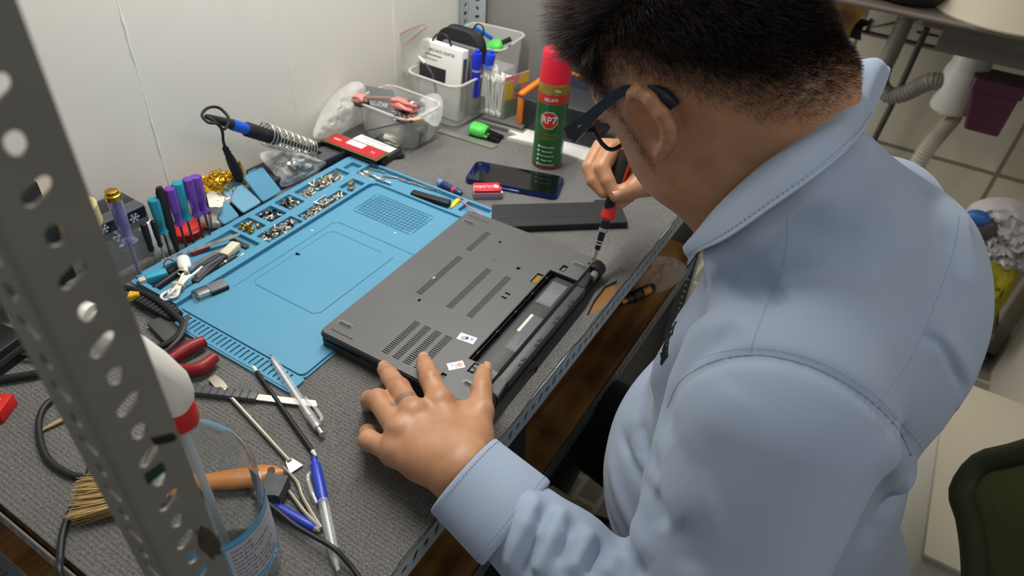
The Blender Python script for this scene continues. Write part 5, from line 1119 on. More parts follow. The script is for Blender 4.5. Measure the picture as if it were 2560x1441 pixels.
slots.append([(.2425+.001*math.cos(a), .119+.001*math.sin(a)) for a in np.linspace(0, 2*PI, 9)[:-1]])
for x in (.1792, .1886): slots.append([(x-.0017, .0612), (x+.0015, .0612), (x+.0015, .069), (x-.0017, .069)])
slots.append(rrect(.0155, .0242, .0482, .0551, .0008, 2)); slots.append(rrect(.0085, .0095, .174, .2075, .0004, 2)); slots.append(rrect(.3155, .3165, .174, .209, .0004, 2))
slots.append(rrect(.2732, .288, .025, .0333, .001, 2)); slots.append(rrect(.0408, .0582, .0248, .0333, .001, 2)); slots.append(rrect(.2278, .2511, .0445, .0538, .001, 2))
slots.append(slot(.3115, .0045, .004, .004, 0, 5))
# outline: the rear centre is cut away for the battery bay
ol = [(.004, .0015), (.0595, .0015), (.0595, .0435), (.2672, .0435), (.2672, .0015), (WX-.012, .0015), (WX, .008)]+rrect(0, WX, 0, WY, .007, 5)[0:12]+[(0, .006)]
MB().plate(ol, slots, ZT-.0022, ZT, bev=0).obj('bottom_cover', m_cov, lap)
# chassis under it
mb = MB()
mb.plate(rrect(-.002, WX+.002, .044, WY+.002, .007, 4), [], ZT-.0026, ZT-.0022)
pr = lambda y0, y1, x0, x1, z0, z1: mb.bx(x0, x1, y0, y1, z0, z1, .0012)
mb2 = MB()
sec = rrect(-.002, WX+.002, -.001, WY+.002, .008, 5)
def tier(z, grow): return [Vector((x+(grow if x > WX/2 else -grow), y+(grow if y > WY/2 else -grow), z)) for x, y in sec]
rings = [tier(.0155, -.003), tier(.019, -.0004), tier(.0225, .0004), tier(.0255, -.0006), tier(ZT-.0008, -.0035)]
N = len(sec); vs = [v for r_ in rings for v in r_]; fs = [(i*N+k, i*N+(k+1) % N, (i+1)*N+(k+1) % N, (i+1)*N+k) for i in range(4) for k in range(N)]+[tuple(range(N-1, -1, -1))]
mb2.add(vs, fs)
mb2.bx(.002, .0595, .0, WY-.004, .0155, ZT-.0026); mb2.bx(.2672, WX-.002, .0, WY-.004, .0155, ZT-.0026); mb2.bx(.0595, .2672, .0435, WY-.004, .0155, ZT-.0026)
mb2.obj('chassis', m_chs, lap)
# closed lid underneath, resting on the mat in front and on the carpet behind
lid = [(x, y) for x, y in rrect(-.001, WX+.001, -.012, WY+.001, .006, 5)]
zb = lambda y: .0012+(.0062-.0012)*min(1, max(0, (y+.012)/.205))
vs = [(x, y, zb(y)) for x, y in lid]+[(x, y, .0152) for x, y in lid]; N = len(lid)
MB().add(vs, [tuple(range(N-1, -1, -1)), tuple(range(N, 2*N))]+[(k, (k+1) % N, N+(k+1) % N, N+k) for k in range(N)]).obj('lid', m_chs, lap)
# battery bay
mb = MB().bx(.0595, .2672, .002, .0435, .0158, .0175); bay = mb.obj('battery_bay', m_in, lap)
MB().bx(.062, .2655, .003, .0325, .0175, ZT-.0062, .0006).obj('bay_floor', m_bay, bay)
mb = MB().bx(.0605, .2665, .0425, .0436, .018, ZT-.0004); mb.bx(.0605, .2665, .0395, .0405, ZT-.006, ZT-.003, .0004); [mb.bx(x, x+.006, .039, .0425, ZT-.007, ZT-.0035, .0005) for x in (.075, .12, .165, .21, .25)]
mb.obj('bay_ribs', m_chs, bay)
MB().bx(.0575, .2622, -.0135, .0026, .010, ZT-.0042, .0008).obj('rear_lip', m_lip, lap)
mb = MB()
for x in (.085, .125, .175, .215):
    mb.bx(x, x+.005, -.0125, -.0095, ZT-.0044, ZT-.0036); mb.bx(x+.010, x+.012, -.0125, -.008, ZT-.0044, ZT-.0036); mb.bx(x+.014, x+.016, -.0125, -.0095, ZT-.0044, ZT-.0036)
mb.bx(.06, .2625, .0024, .0034, ZT-.0062, ZT-.0036); mb.obj('clip_slots', m_in, lap)
m_lab = M('bay_label', '#5f6468', .4); 
MB().bx(.2015, .2535, .0085, .0305, ZT-.0062, ZT-.0058).obj('rating_label', m_lab, bay); MB().bx(.104, .177, .0045, .0205, ZT-.0062, ZT-.0058).obj('rating_label', M('bay_label2', '#4b5054', .4), bay)
MB().bx(.139, .177, .0188, .0228, ZT-.0062, ZT-.0056).obj('serial_strip', M('serial_white', '#d6d8c6', .5), bay)
mb = MB(); rng = random.Random(7)
for k in range(9): mb.bx(.206, .206+rng.uniform(.02, .043), .011+.002*k, .0117+.002*k, ZT-.0058, ZT-.0056)
for k in range(6): mb.bx(.108, .108+rng.uniform(.006, .03), .006+.002*k, .0066+.002*k, ZT-.0058, ZT-.0056)
mb.obj('label_print', M('faint_print', '#8d9296', .5), bay)
# contact block, latches, feet, stickers
mb = MB().bx(.2278, .2511, .0437, .0538, ZT-.0026, ZT-.0024); mb.obj('contact_well', m_in, lap)
mb = MB(); [mb.bx(.231+.0026*k, .2322+.0026*k, .0455, .0525, ZT-.0024, ZT-.0014) for k in range(7)]; mb.obj('gold_contacts', M('contact_gold', '#d3a24a', .3, metal=1.), lap)
mb = MB(); mb.bx(.0445, .0505, .0262, .0320, ZT-.003, ZT-.0006, .0005); mb.bx(.0515, .0572, .0262, .0320, ZT-.003, ZT-.0006, .0005); mb.obj('latch', m_cov, lap); MB().bx(.276, .284, .0262, .0312, ZT-.003, ZT-.0008, .0005).obj('latch', m_cov, lap)
for x, y, l in ((.2995, .0142, .024), (.3, .199, .021), (.0248, .199, .0225), (.026, .018, .0215)):
    mb = MB(); m_ = Matrix.Translation((x, y, 0))
    mb.prism(slot(0, 0, l, .0092, PI/2, 8), ZT-.0004, ZT+.0006, m_, bev=.0003); mb.prism(slot(0, 0, l-.004, .0056, PI/2, 8), ZT+.0006, ZT+.0032, m_, bev=.0014); mb.obj('rubber_foot', M('foot_grey', '#6f706f', .35), lap)
m_st = M('sticker_white', '#e4e4e0', .4)
def sticker(c, w_, h_, a):
    m_ = Matrix.Translation((c[0], c[1], ZT)) @ Matrix.Rotation(a, 4, 'Z'); o = MB().bx(-w_/2, w_/2, -h_/2, h_/2, 0, .0003, mx=m_).obj('warranty_sticker', m_st, lap); return m_, o
m_, o = sticker((.0869, .0627), .0125, .0225, .12)
mb = MB(); mb.ball((0, 0, .0004), (.0028, .0022, .0002), 10, mx=m_); mb.obj('stamp', m_dk, o); mb = MB(); mb.box((.006, .008, .0002), (-.001, .003, .0004), (0, 0, .5), mx=m_); mb.box((.005, .004, .0002), (.001, -.006, .0004), (0, 0, .2), mx=m_); mb.obj('print', M('print_lilac', '#a9a8d6', .5), o)
m_, o = sticker((.0415, .0483), .0115, .0195, .86)
MB().prism([(.0032*math.cos(t), .0032*math.sin(t)-.0045) for t in np.linspace(0, 2*PI, 15)[:-1]], .0003, .0005, m_).obj('stamp', M('stamp_orange', '#e8a48f', .5), o); mb = MB(); mb.box((.005, .0012, .0002), (.001, .004, .0004), (0, 0, .3), mx=m_); mb.box((.004, .0012, .0002), (-.001, .0, .0004), (0, 0, -.3), mx=m_); mb.obj('print', M('print_lilac'), o)
MB().bx(.015, .06, .055, .0755, ZT, ZT+.00012).obj('faded_patch', M('faded_grey', '#626262', .5), lap)
one(MB().ball((0, 0, 0), (.003, .0014, .0008), 8), 'paper_shred', 'tiny cream paper shred caught in the laptop vent', 'paper', M('shred', '#d8d0b4', .7), P(1085, 695, .0286))
# hinge ends
for sx_ in (0, 1):
    x0, x1 = ((.3085, .328) if sx_ else (.004, .0285))
    mb = MB(); mb.turn((x0, -.0035, .0155), (x1, -.0035, .0155), [(.0118, 0), (.0128, .06), (.0128, .94), (.0112, 1)], 24); mb.obj('hinge_cover', m_chs, lap)
    xa, xb = ((.296, .3085) if sx_ else (.0285, .036))
    MB().turn((xa, -.0075, .0165), (xb, -.0075, .0165), [(.0058, 0), (.0058, 1)], 18).obj('hinge_barrel', M('hinge_grey', '#9c9d9b', .35, metal=.4), lap)
MB().prism([(.0335, .002), (.0585, .002), (.0575, -.0125), (.030, -.0155)][::-1], .012, ZT-.0035, bev=.001).obj('rear_step', m_chs, lap)
MB().prism([(.262, .002), (.305, .004), (.293, -.009), (.2615, -.0125)][::-1], .012, ZT-.0035, bev=.001).obj('rear_step', m_chs, lap)
for y0_, y1_, z0_, z1_ in ((.125, .14, .016, .022), (.143, .155, .017, .0215), (.05, .09, .016, .0225)): MB().bx(-.0026, -.0016, y0_, y1_, z0_, z1_).obj('side_port', m_in, lap)
# ---------------------------------------------------------------- the seated person
def surface_nets(V, org, h):
    S = V < 0; nx, ny, nz = V.shape
    cnt = np.zeros((nx-1, ny-1, nz-1), np.int8)
    for i in (0, 1):
        for j in (0, 1):
            for k in (0, 1): cnt += S[i:nx-1+i, j:ny-1+j, k:nz-1+k]
    act = (cnt > 0) & (cnt < 8); idx = -np.ones(act.shape, np.int64); I = np.argwhere(act); idx[act] = np.arange(len(I))
    acc = np.zeros((len(I), 3)); n = np.zeros(len(I))
    for ax in range(3):
        o1, o2 = [a for a in range(3) if a != ax]
        for a in (0, 1):
            for b in (0, 1):
                p = I.copy(); p[:, o1] += a; p[:, o2] += b; q = p.copy(); q[:, ax] += 1
                va = V[p[:, 0], p[:, 1], p[:, 2]]; vb = V[q[:, 0], q[:, 1], q[:, 2]]; m_ = (va < 0) != (vb < 0)
                t = np.where(m_, va/np.where(m_, va-vb, 1), 0)
                pt = p.astype(float); pt[:, ax] += t; acc[m_] += pt[m_]; n[m_] += 1
    verts = acc/n[:, None]*h+np.asarray(org); quads = []
    for ax in range(3):
        o1, o2 = [(1, 2), (2, 0), (0, 1)][ax]
        sl = [slice(None)]*3; sl[ax] = slice(0, -1); s2 = [slice(None)]*3; s2[ax] = slice(1, None)
        E = np.argwhere(S[tuple(sl)] != S[tuple(s2)])
        E = E[(E[:, o1] > 0) & (E[:, o2] > 0) & (E[:, o1] < V.shape[o1]-1) & (E[:, o2] < V.shape[o2]-1)]
        c = []
        for a, b in ((0, 0), (1, 0), (1, 1), (0, 1)):
            e = E.copy(); e[:, o1] -= 1-a; e[:, o2] -= 1-b; c.append(idx[e[:, 0], e[:, 1], e[:, 2]])
        Q = np.stack(c, 1); fl = ~S[E[:, 0], E[:, 1], E[:, 2]]; Q[fl] = Q[fl][:, ::-1]; quads.append(Q[(Q >= 0).all(1)])
    return verts, np.concatenate(quads)
class SDF:
    def __init__(s, lo, hi, h):
        s.h = h; s.lo = np.array(lo, float); n = np.ceil((np.array(hi)-s.lo)/h).astype(int)+1
        s.x = (s.lo[0]+h*np.arange(n[0])).astype(np.float32)[:, None, None]; s.y = (s.lo[1]+h*np.arange(n[1])).astype(np.float32)[None, :, None]; s.z = (s.lo[2]+h*np.arange(n[2])).astype(np.float32)[None, None, :]
        s.V = np.full(tuple(n), 1., np.float32)
    def _win(s, lo, hi):
        sl = []
        for k in range(3):
            a = int(max(0, math.floor((lo[k]-s.lo[k])/s.h))); b = int(min(s.V.shape[k], math.ceil((hi[k]-s.lo[k])/s.h)+1)); sl.append(slice(a, max(a, b)))
        return tuple(sl), s.x[sl[0]], s.y[:, sl[1]], s.z[:, :, sl[2]]
    def merge(s, w, d, k, sub=False):
        A = s.V[w]
        if sub:
            h = np.maximum(k-np.abs(A+d), 0)/k if k else 0; s.V[w] = np.maximum(A, -d)+h*h*k*.25
        else:
            h = np.maximum(k-np.abs(A-d), 0)/k if k else 0; s.V[w] = np.minimum(A, d)-h*h*k*.25
    def cone(s, a, b, r1, r2=None, k=.01, sub=False, sq=None):     # round cone; sq=(axis, factor) flattens
        r2 = r1 if r2 is None else r2; a = np.array(a, float); b = np.array(b, float); m_ = max(r1, r2)*1.6+k+.03
        w, x, y, z = s._win(np.minimum(a, b)-m_, np.maximum(a, b)+m_); ba = b-a; L2 = max(float(ba@ba), 1e-12)
        px, py, pz = x-a[0], y-a[1], z-a[2]; t = np.clip((px*ba[0]+py*ba[1]+pz*ba[2])/L2, 0, 1)
        dx, dy, dz = px-t*ba[0], py-t*ba[1], pz-t*ba[2]
        q = dx*dx+dy*dy+dz*dz
        if sq is not None:
            ax = np.array(sq[0], float); ax /= np.linalg.norm(ax); dd = dx*ax[0]+dy*ax[1]+dz*ax[2]; q = q+(sq[1]**2-1)*dd*dd
        s.merge(w, np.sqrt(q)-(r1+(r2-r1)*t), k, sub)
    def ell(s, c, r, k=.01, axes_=None, sub=False):
        c = np.array(c, float); r = np.array(r, float); m_ = r.max()*1.5+k+.03; w, x, y, z = s._win(c-m_, c+m_)
        px, py, pz = x-c[0], y-c[1], z-c[2]
        A = np.eye(3) if axes_ is None else np.array(axes_, float)
        k0 = 0; k1 = 0
        for i in range(3):
            e = px*A[i][0]+py*A[i][1]+pz*A[i][2]; k0 = k0+(e/r[i])**2; k1 = k1+(e/r[i]**2)**2
        k0 = np.sqrt(k0); k1 = np.sqrt(k1)+1e-9; s.merge(w, (k0*(k0-1)/k1).astype(np.float32), k, sub)
    def chain(s, pts, rs, k=.006, sq=None):
        for i in range(len(pts)-1): s.cone(pts[i], pts[i+1], rs[i], rs[i+1], k, sq=sq)
    def plane_cut(s, p, n):                      # keep the side the normal points away from
        n = np.array(n, float); n /= np.linalg.norm(n); d = (s.x-p[0])*n[0]+(s.y-p[1])*n[1]+(s.z-p[2])*n[2]; s.V = np.maximum(s.V, d.astype(np.float32))
    def mesh(s): return surface_nets(s.V, s.lo, s.h)
def relax(v, f, it=2, lam=.5):
    e = np.concatenate([f[:, [0, 1]], f[:, [1, 2]], f[:, [2, 3]], f[:, [3, 0]]]); e = np.concatenate([e, e[:, ::-1]])
    deg = np.bincount(e[:, 0], minlength=len(v)).astype(float)
    for _ in range(it):
        for l in (lam, -lam*1.02):
            a = np.stack([np.bincount(e[:, 0], v[e[:, 1], c], len(v)) for c in range(3)], 1)/deg[:, None]; v = v+l*(a-v)
    return v
def normals(v, f):
    n = np.cross(v[f[:, 2]]-v[f[:, 0]], v[f[:, 3]]-v[f[:, 1]]); out = np.zeros_like(v)
    for k in range(4):
        for c in range(3): out[:, c] += np.bincount(f[:, k], n[:, c], len(v))
    return out/np.maximum(np.linalg.norm(out, axis=1), 1e-12)[:, None]
def np_mesh(name, v, f, mats, parent, attrs=None, mi=None):
    me = bpy.data.meshes.new(name); me.vertices.add(len(v)); me.vertices.foreach_set('co', np.asarray(v, np.float32).ravel())
    me.loops.add(f.size); me.loops.foreach_set('vertex_index', f.ravel().astype(np.int32)); me.polygons.add(len(f))
    me.polygons.foreach_set('loop_start', np.arange(0, f.size, 4, dtype=np.int32)); me.polygons.foreach_set('loop_total', np.full(len(f), 4, np.int32)) if False else None
    me.polygons.foreach_set('use_smooth', np.ones(len(f), bool))
    for m_ in mats: me.materials.append(m_)
    if mi is not None: me.polygons.foreach_set('material_index', mi.astype(np.int32))
    for nm, d in (attrs or {}).items():
        a = me.attributes.new(nm, 'FLOAT', 'POINT'); a.data.foreach_set('value', d.astype(np.float32))
    me.update(calc_edges=True); me.validate()
    o = bpy.data.objects.new(name, me); COL.objects.link(o)
    if parent: o.parent = parent
    return o
N3 = lambda v: np.array(v, float)
PN = lambda x, y, z: N3(P(x, y, z)); 

# ---- landmarks
PIT, YAW = math.radians(46), math.radians(20)
_f0 = np.array([0, math.cos(PIT), -math.sin(PIT)]); hu = np.array([0, math.sin(PIT), math.cos(PIT)]); _s0 = np.array([1., 0, 0])
hf = math.cos(YAW)*_f0+math.sin(YAW)*_s0; hs = math.cos(YAW)*_s0-math.sin(YAW)*_f0; HA = [hs, hf, hu]
H0 = np.array([.4475, -.067, 1.098])+.0745*hs
def hp(s, f, u): return H0+s*hs+f*hf+u*hu
NB = np.array([.535, -.205, 1.01])                           # base of the neck

# ---- head and neck
hd = SDF((.40, -.33, .90), (.66, .12, 1.32), .0022)
hd.ell(hp(0, -.012, .050), (.0785, .098, .086), .01, HA)
hd.ell(hp(0, .040, .030), (.064, .062, .062), .03, HA)
hd.ell(hp(0, .046, -.035), (.060, .052, .066), .03, HA)
for sg in (-1, 1):
    hd.ell(hp(sg*.040, .048, -.040), (.027, .036, .040), .025, HA); hd.ell(hp(sg*.045, .022, -.062), (.026, .038, .036), .025, HA)
    hd.ell(hp(sg*.050, .020, -.010), (.024, .030, .045), .025, HA)
    hd.ell(hp(sg*.031, .092, .012), (.016, .010, .010), .012, HA, sub=True)                     # eye sockets
    hd.ell(hp(sg*.031, .0855, .010), (.0125, .0115, .0105), .003, HA)
    hd.cone(hp(sg*.014, .100, .030), hp(sg*.046, .089, .029), .0055, .004, .012)
hd.ell(hp(0, .062, -.088), (.036, .034, .024), .03, HA)
hd.ell(hp(0, .020, -.088), (.050, .045, .026), .03, HA)
hd.cone(hp(0, .098, .015), hp(0, .114, -.022), .0065, .0115, .012)
for sg in (-1, 1): hd.ell(hp(sg*.0125, .104, -.026), (.0075, .009, .0075), .006, HA)
hd.ell(hp(0, .096, -.050), (.022, .010, .0055), .005, HA); hd.ell(hp(0, .094, -.061), (.020, .010, .0065), .005, HA); hd.ell(hp(0, .106, -.0555), (.022, .006, .0012), .003, HA, sub=True)
hd.cone(hp(0, -.045, -.020), NB+[0, -.012, -.02], .066, .068, .035); hd.cone(hp(0, -.010, -.062), NB+[0, .03, -.04], .056, .060, .03)
hd.ell(hp(0, -.078, -.045), (.058, .034, .032), .025, HA)
for sg in (1, -1):                                              # ears
    def ep(f, u, out): return hp(sg*(.0745+out), f, u)
    rim = [ep(.013, .010, -.004), ep(.012, .022, .004), ep(.004, .031, .010), ep(-.010, .031, .014), ep(-.021, .020, .017), ep(-.024, .004, .016), ep(-.020, -.012, .012), ep(-.012, -.022, .008), ep(-.003, -.031, .004), ep(.004, -.031, .001), ep(.006, -.020, -.002)]
    if sg < 0:
        rim = [N3(PX(*q, X)) for q, X in (((1574, 280), .4545), ((1569, 255), .449), ((1580, 233), .444), ((1602, 229), .439), ((1630, 250), .434), ((1655, 285), .431), ((1671, 318), .431), ((1672, 342), .435), ((1664, 364), .440), ((1652, 386), .445), ((1642, 380), .449))]
        inn_ = [N3(PX(*q, X)) for q, X in (((1592, 268), .455), ((1618, 278), .452), ((1640, 300), .450), ((1650, 330), .450))]
        hd.chain(rim, [.0036, .0044, .0048, .0050, .0052, .0052, .0048, .0046, .0050, .0056, .0042], .002)
        for k, a_ in enumerate(rim[3:8]): hd.cone(a_, N3(PX(1690, 250+26*k, .462)), .0030, .0050, .010)
        hd.cone(rim[8], N3(PX(1640, 350, .455)), .0045, .005, .006); hd.cone(rim[0], N3(PX(1590, 320, .458)), .004, .0045, .006)
        hd.cone(N3(PX(1594, 262, .4415)), N3(PX(1640, 340, .4425)), .0062, .0056, .003, sub=True)
        continue
    hd.chain(rim, [.0036, .0040, .0042, .0044, .0044, .0042, .0040, .0044, .0056, .0050, .0030], .004)
    for (f_, u_, o_, r_) in ((-.006, .012, .006, .004), (-.010, -.004, .006, .004), (-.002, -.020, .002, .005), (0, .004, .000, .004)):
        hd.ell(ep(f_, u_, o_), (r_, .012, .012), .006, HA)
    hd.cone(ep(-.010, .016, .008), ep(-.016, -.010, .009), .0030, .0030, .005); hd.cone(ep(.008, .002, .001), ep(.007, -.010, .001), .0038, .0034, .005)
hv, hq = hd.mesh(); hv = relax(hv, hq, 2, .5)

# ---- left hand on the laptop, right hand on the driver
def fingers(sd, chains, k=.0045):
    for pts, rs in chains: sd.chain(pts, rs, k)
lh = SDF((.20, -.12, .735), (.40, .19, .86), .0016)
Wl = PN(1165, 1190, .052); El = N3((.226, -.258, .730))
mI, mM, mR, mL = PN(1100, 1008, .056), PN(1034, 1036, .058), PN(1002, 1080, .054), PN(985, 1130, .044)
for m_, r_ in ((mI, .0135), (mM, .0135), (mR, .0130), (mL, .0125)):
    lh.cone(Wl+(m_-Wl)*.12, m_, .021, r_, .014)
lh.cone(Wl, El, .027, .04, .02); lh.cone(Wl+(mI-Wl)*.25, Wl+(mL-Wl)*.6, .018, .016, .02)
tC, tM, tI, tT = PN(1180, 1105, .046), PN(1203, 1030, .050), PN(1204, 972, .050), PN(1209, 930, .0385)
lh.chain([Wl+(tC-Wl)*.1, tC, tM], [.020, .0185, .0135], .014); lh.chain([tM, tI, tT], [.0128, .0112, .0092], .004)
lh.cone((mI+tM)/2-[0, 0, .010], tC-[0, 0, .006], .010, .014, .02)
for a, b in ((mI, mM), (mM, mR), (mR, mL)): lh.cone(a-[0, 0, .004], b-[0, 0, .004], .0115, .0115, .010)
tips = []
fingers(lh, [([mI, PN(1076, 950, .058), PN(1066, 922, .047), PN(1060, 904, .038)], [.0132, .0112, .0098, .0088]),
             ([mM, PN(998, 972, .054), PN(975, 942, .036), PN(962, 925, .022)], [.0132, .0115, .0100, .0090]),
             ([mR, PN(944, 1000, .048), PN(925, 1000, .026), PN(922, 1012, .010)], [.0128, .0112, .0098, .0088]),
             ([mL, PN(922, 1102, .036), PN(920, 1084, .019), PN(936, 1082, .009)], [.0120, .0102, .0090, .0080])])
for p_, r_ in ((mI, .006), (mM, .0062), (mR, .0056), (mL, .005)): lh.ell(p_+[0, 0, .0085], (r_*1.5, r_*1.5, r_), .01)
lv, lq = lh.mesh(); lv = relax(lv, lq, 1, .5)
# screwdriver axis: tip in the corner screw of the laptop
D0 = N3(P(1483, 657, .0285)); D1 = N3(PY(1556, 420, .046)); dx_ = (D1-D0)/np.linalg.norm(D1-D0)
def dv(t): return D0+dx_*t
TOW = CAM-dv(.12); TOW /= np.linalg.norm(TOW)                   # towards the camera
LFT = -RT; LFT = LFT-dx_*(LFT@dx_); LFT /= np.linalg.norm(LFT); FAR = np.cross(dx_, LFT); FAR = FAR if FAR@TOW < 0 else -FAR
def pxd(px, py, off): 
    z = (dv(.12)-CAM)@FW; return N3(R(px, py, z+off))
rh = SDF((.58, -.12, .79), (.80, .14, 1.02), .0018)
Wr = N3((.742, -.055, .905)); pm = pxd(1566, 392, .030)
rh.cone(Wr, Wr+(Wr-pm)*1.2, .028, .035, .02); rh.cone(Wr, pm, .026, .022, .02); rh.cone(pm, pxd(1506, 368, .012), .018, .0125, .012); rh.cone(pm, pxd(1532, 372, .004), .018, .0125, .012)
fingers(rh, [([pxd(1532, 372, .000), pxd(1505, 420, -.010), pxd(1519, 452, -.014), pxd(1531, 474, -.0145)], [.0120, .0108, .0098, .0086]),
             ([pxd(1502, 368, .010), pxd(1474, 418, .002), pxd(1483, 452, -.002), pxd(1509, 482, -.005)], [.0118, .0106, .0096, .0082])], .002)
fingers(rh, [([pxd(1510, 380, .026), pxd(1524, 450, .024), pxd(1538, 490, .018), pxd(1548, 508, .008)], [.012, .011, .0098, .0085]),
             ([pxd(1606, 452, .010), pxd(1584, 472, -.006), pxd(1562, 480, -.012), pxd(1541, 489, -.014)], [.017, .0128, .0112, .0096]),
             ([pxd(1540, 420, .034), pxd(1560, 470, .031), pxd(1566, 492, .019), pxd(1558, 503, .011)], [.012, .0105, .0095, .0082])])
rh.cone(pxd(1606, 452, .010), Wr, .018, .024, .02); rh.cone(pm, pxd(1598, 440, .016), .018, .016, .015)
rv, rq = rh.mesh(); rv = relax(rv, rq, 1, .5)

# ---- skin material: warm base, darker at the cropped hair, tattoo ring on the middle finger
def skin_mat():
    mt = bpy.data.materials.new('skin'); mt.use_nodes = True; nt = mt.node_tree; b = nt.nodes['Principled BSDF']
    b.inputs['Roughness'].default_value = .42; b.inputs['Specular IOR Level'].default_value = .4
    b.inputs['Subsurface Weight'].default_value = .12; b.inputs['Subsurface Radius'].default_value = (1, .35, .2); b.inputs['Subsurface Scale'].default_value = .004
    tc = nt.nodes.new('ShaderNodeTexCoord')
    n = nt.nodes.new('ShaderNodeTexNoise'); n.inputs['Scale'].default_value = 38; n.inputs['Detail'].default_value = 5; nt.links.new(tc.outputs['Object'], n.inputs['Vector'])
    rp = nt.nodes.new('ShaderNodeValToRGB'); rp.color_ramp.elements[0].color = lin('#b07d5a'); rp.color_ramp.elements[1].color = lin('#c29370'); rp.color_ramp.elements[0].position = .3; rp.color_ramp.elements[1].position = .7
    nt.links.new(n.outputs['Fac'], rp.inputs['Fac']); prev = rp.outputs['Color']
    for nm, col in (('scalp', '#241b16'), ('ink', '#5f5a55'), ('nail', '#d6a58c'), ('blush', '#b06a4c')):
        at = nt.nodes.new('ShaderNodeAttribute'); at.attribute_name = nm
        mc = nt.nodes.new('ShaderNodeMix'); mc.data_type = 'RGBA'; mc.inputs['B'].default_value = lin(col)
        nt.links.new(at.outputs['Fac'], mc.inputs['Factor']); nt.links.new(prev, mc.inputs['A']); prev = mc.outputs['Result']
    nt.links.new(prev, b.inputs['Base Color'])
    v = nt.nodes.new('ShaderNodeTexVoronoi'); v.inputs['Scale'].default_value = 900; nt.links.new(tc.outputs['Object'], v.inputs['Vector'])
    bp = nt.nodes.new('ShaderNodeBump'); bp.inputs['Strength'].default_value = .18; bp.inputs['Distance'].default_value = .0004
    nt.links.new(v.outputs['Distance'], bp.inputs['Height']); nt.links.new(bp.outputs['Normal'], b.inputs['Normal'])
    return mt
m_skin = skin_mat()
person = thing('person', 'seated person in a light blue shirt bending over the laptop with a screwdriver', 'person', (0, 0, 0))
rel = hv-H0; cs = np.stack([rel@hs, rel@hf, rel@hu], 1)
def smooth(a, b, x): t = np.clip((x-a)/(b-a), 0, 1); return t*t*(3-2*t)
def hairline(c):                                                  # >0 inside the hair
    s, f, u = np.abs(c[:, 0]), c[:, 1], c[:, 2]
    base = np.interp(f, [-.16, -.13, -.105, -.085, -.06, -.03, -.012, .010, .030, .045, .062, .09, .12], [-.085, -.075, -.060, -.040, -.010, .022, .040, .042, .018, .030, .052, .075, .09])
    return u-base
hl = hairline(cs); jit = np.array([noise.noise(Vector(c*160)) for c in cs])*.004 if False else 0
side = np.abs(cs[:, 0]) > .055
ear = (np.abs(cs[:, 0]) > .0775) & (np.abs(cs[:, 1]+.006) < .026) & (cs[:, 2] < .036)
scalp = (smooth(-.006, .022, hl)*.34+smooth(.012, .062, hl)*.56)*(~ear)
burn = np.exp(-((cs[:, 1]-.024)/.009)**2)*smooth(-.055, -.005, cs[:, 2])*(1-smooth(.01, .04, cs[:, 2]))*.42*(~ear); scalp = np.maximum(scalp, burn)
zer = lambda v: np.zeros(len(v))
ink = zer(lv); t_ = mM+(PN(998, 972, .054)-mM)*.42; ax = (PN(998, 972, .054)-mM); ax /= np.linalg.norm(ax)
dd = (lv-t_)@ax; ink[(np.abs(dd) < .0042) & (np.linalg.norm(lv-t_, axis=1) < .018)] = .62; ink[(np.abs(dd-.0006) < .0006)] *= .5
nail = zer(lv)
blush = zer(lv)
for p_ in (mI, mM, mR, mL, PN(1076, 950, .058), PN(998, 972, .054), PN(944, 1000, .048), tI): blush = np.maximum(blush, .38*np.exp(-(np.linalg.norm(lv-(p_+[0, 0, .008]), axis=1)/.011)**2))
V = [hv, lv, rv]; Fq = [hq, lq, rq]; off = np.cumsum([0]+[len(v) for v in V]); bv = np.concatenate(V); bf = np.concatenate([f+off[i] for i, f in enumerate(Fq)])
cat = lambda a, b, c: np.concatenate([a, b, c])
bl_h = .30*np.exp(-((np.abs(cs[:, 0])-.078)/.02)**2)*np.exp(-(cs[:, 1]/.03)**2)*np.exp(-(cs[:, 2]/.04)**2)
body = np_mesh('body', bv, bf, [m_skin], person, dict(scalp=cat(scalp, zer(lv), zer(rv)), ink=cat(zer(hv), ink, zer(rv)), nail=cat(zer(hv), nail, zer(rv)), blush=cat(bl_h, blush, zer(rv)+.12)))
# finger nails
def nail_at(pt, prev, nrm, w_, l_):
    d = pt-prev; d /= np.linalg.norm(d); n_ = nrm-d*(nrm@d); n_ /= np.linalg.norm(n_); s_ = np.cross(d, n_)
    m_ = axes(pt+n_*.0, d, s_, n_); return m_
up_ = np.array([0, 0, 1.]); mb = None
def nail_sheet(mb, pt, prev, nrm, r, l_):
    mb = MB()
    m_ = nail_at(N3(pt), N3(prev), N3(nrm), r, l_)
    mb.sheet(lambda u, v: ((u-.42)*l_, r*.86*math.sin((v-.5)*2*.95), r*1.09*math.cos((v-.5)*2*.95)-.0012*(2*u-1)**4*0), 8, 8, m_, thick=.0006)
    mb.obj('fingernail', M('nail', '#c99b84', .28, spec=.5), body)
nail_sheet(mb, tT, tI, TOW*.3+up_*.55+RT*.75, .0092, .0155)
nail_sheet(mb, PN(1060, 904, .038), PN(1066, 922, .047), up_+UP*.5, .0088, .0105); nail_sheet(mb, PN(962, 925, .022), PN(975, 942, .036), up_+UP*.4, .0090, .0105)
nail_sheet(mb, pxd(1543, 488, -.014), pxd(1562, 480, -.012), TOW+up_*.6, .0095, .0135)


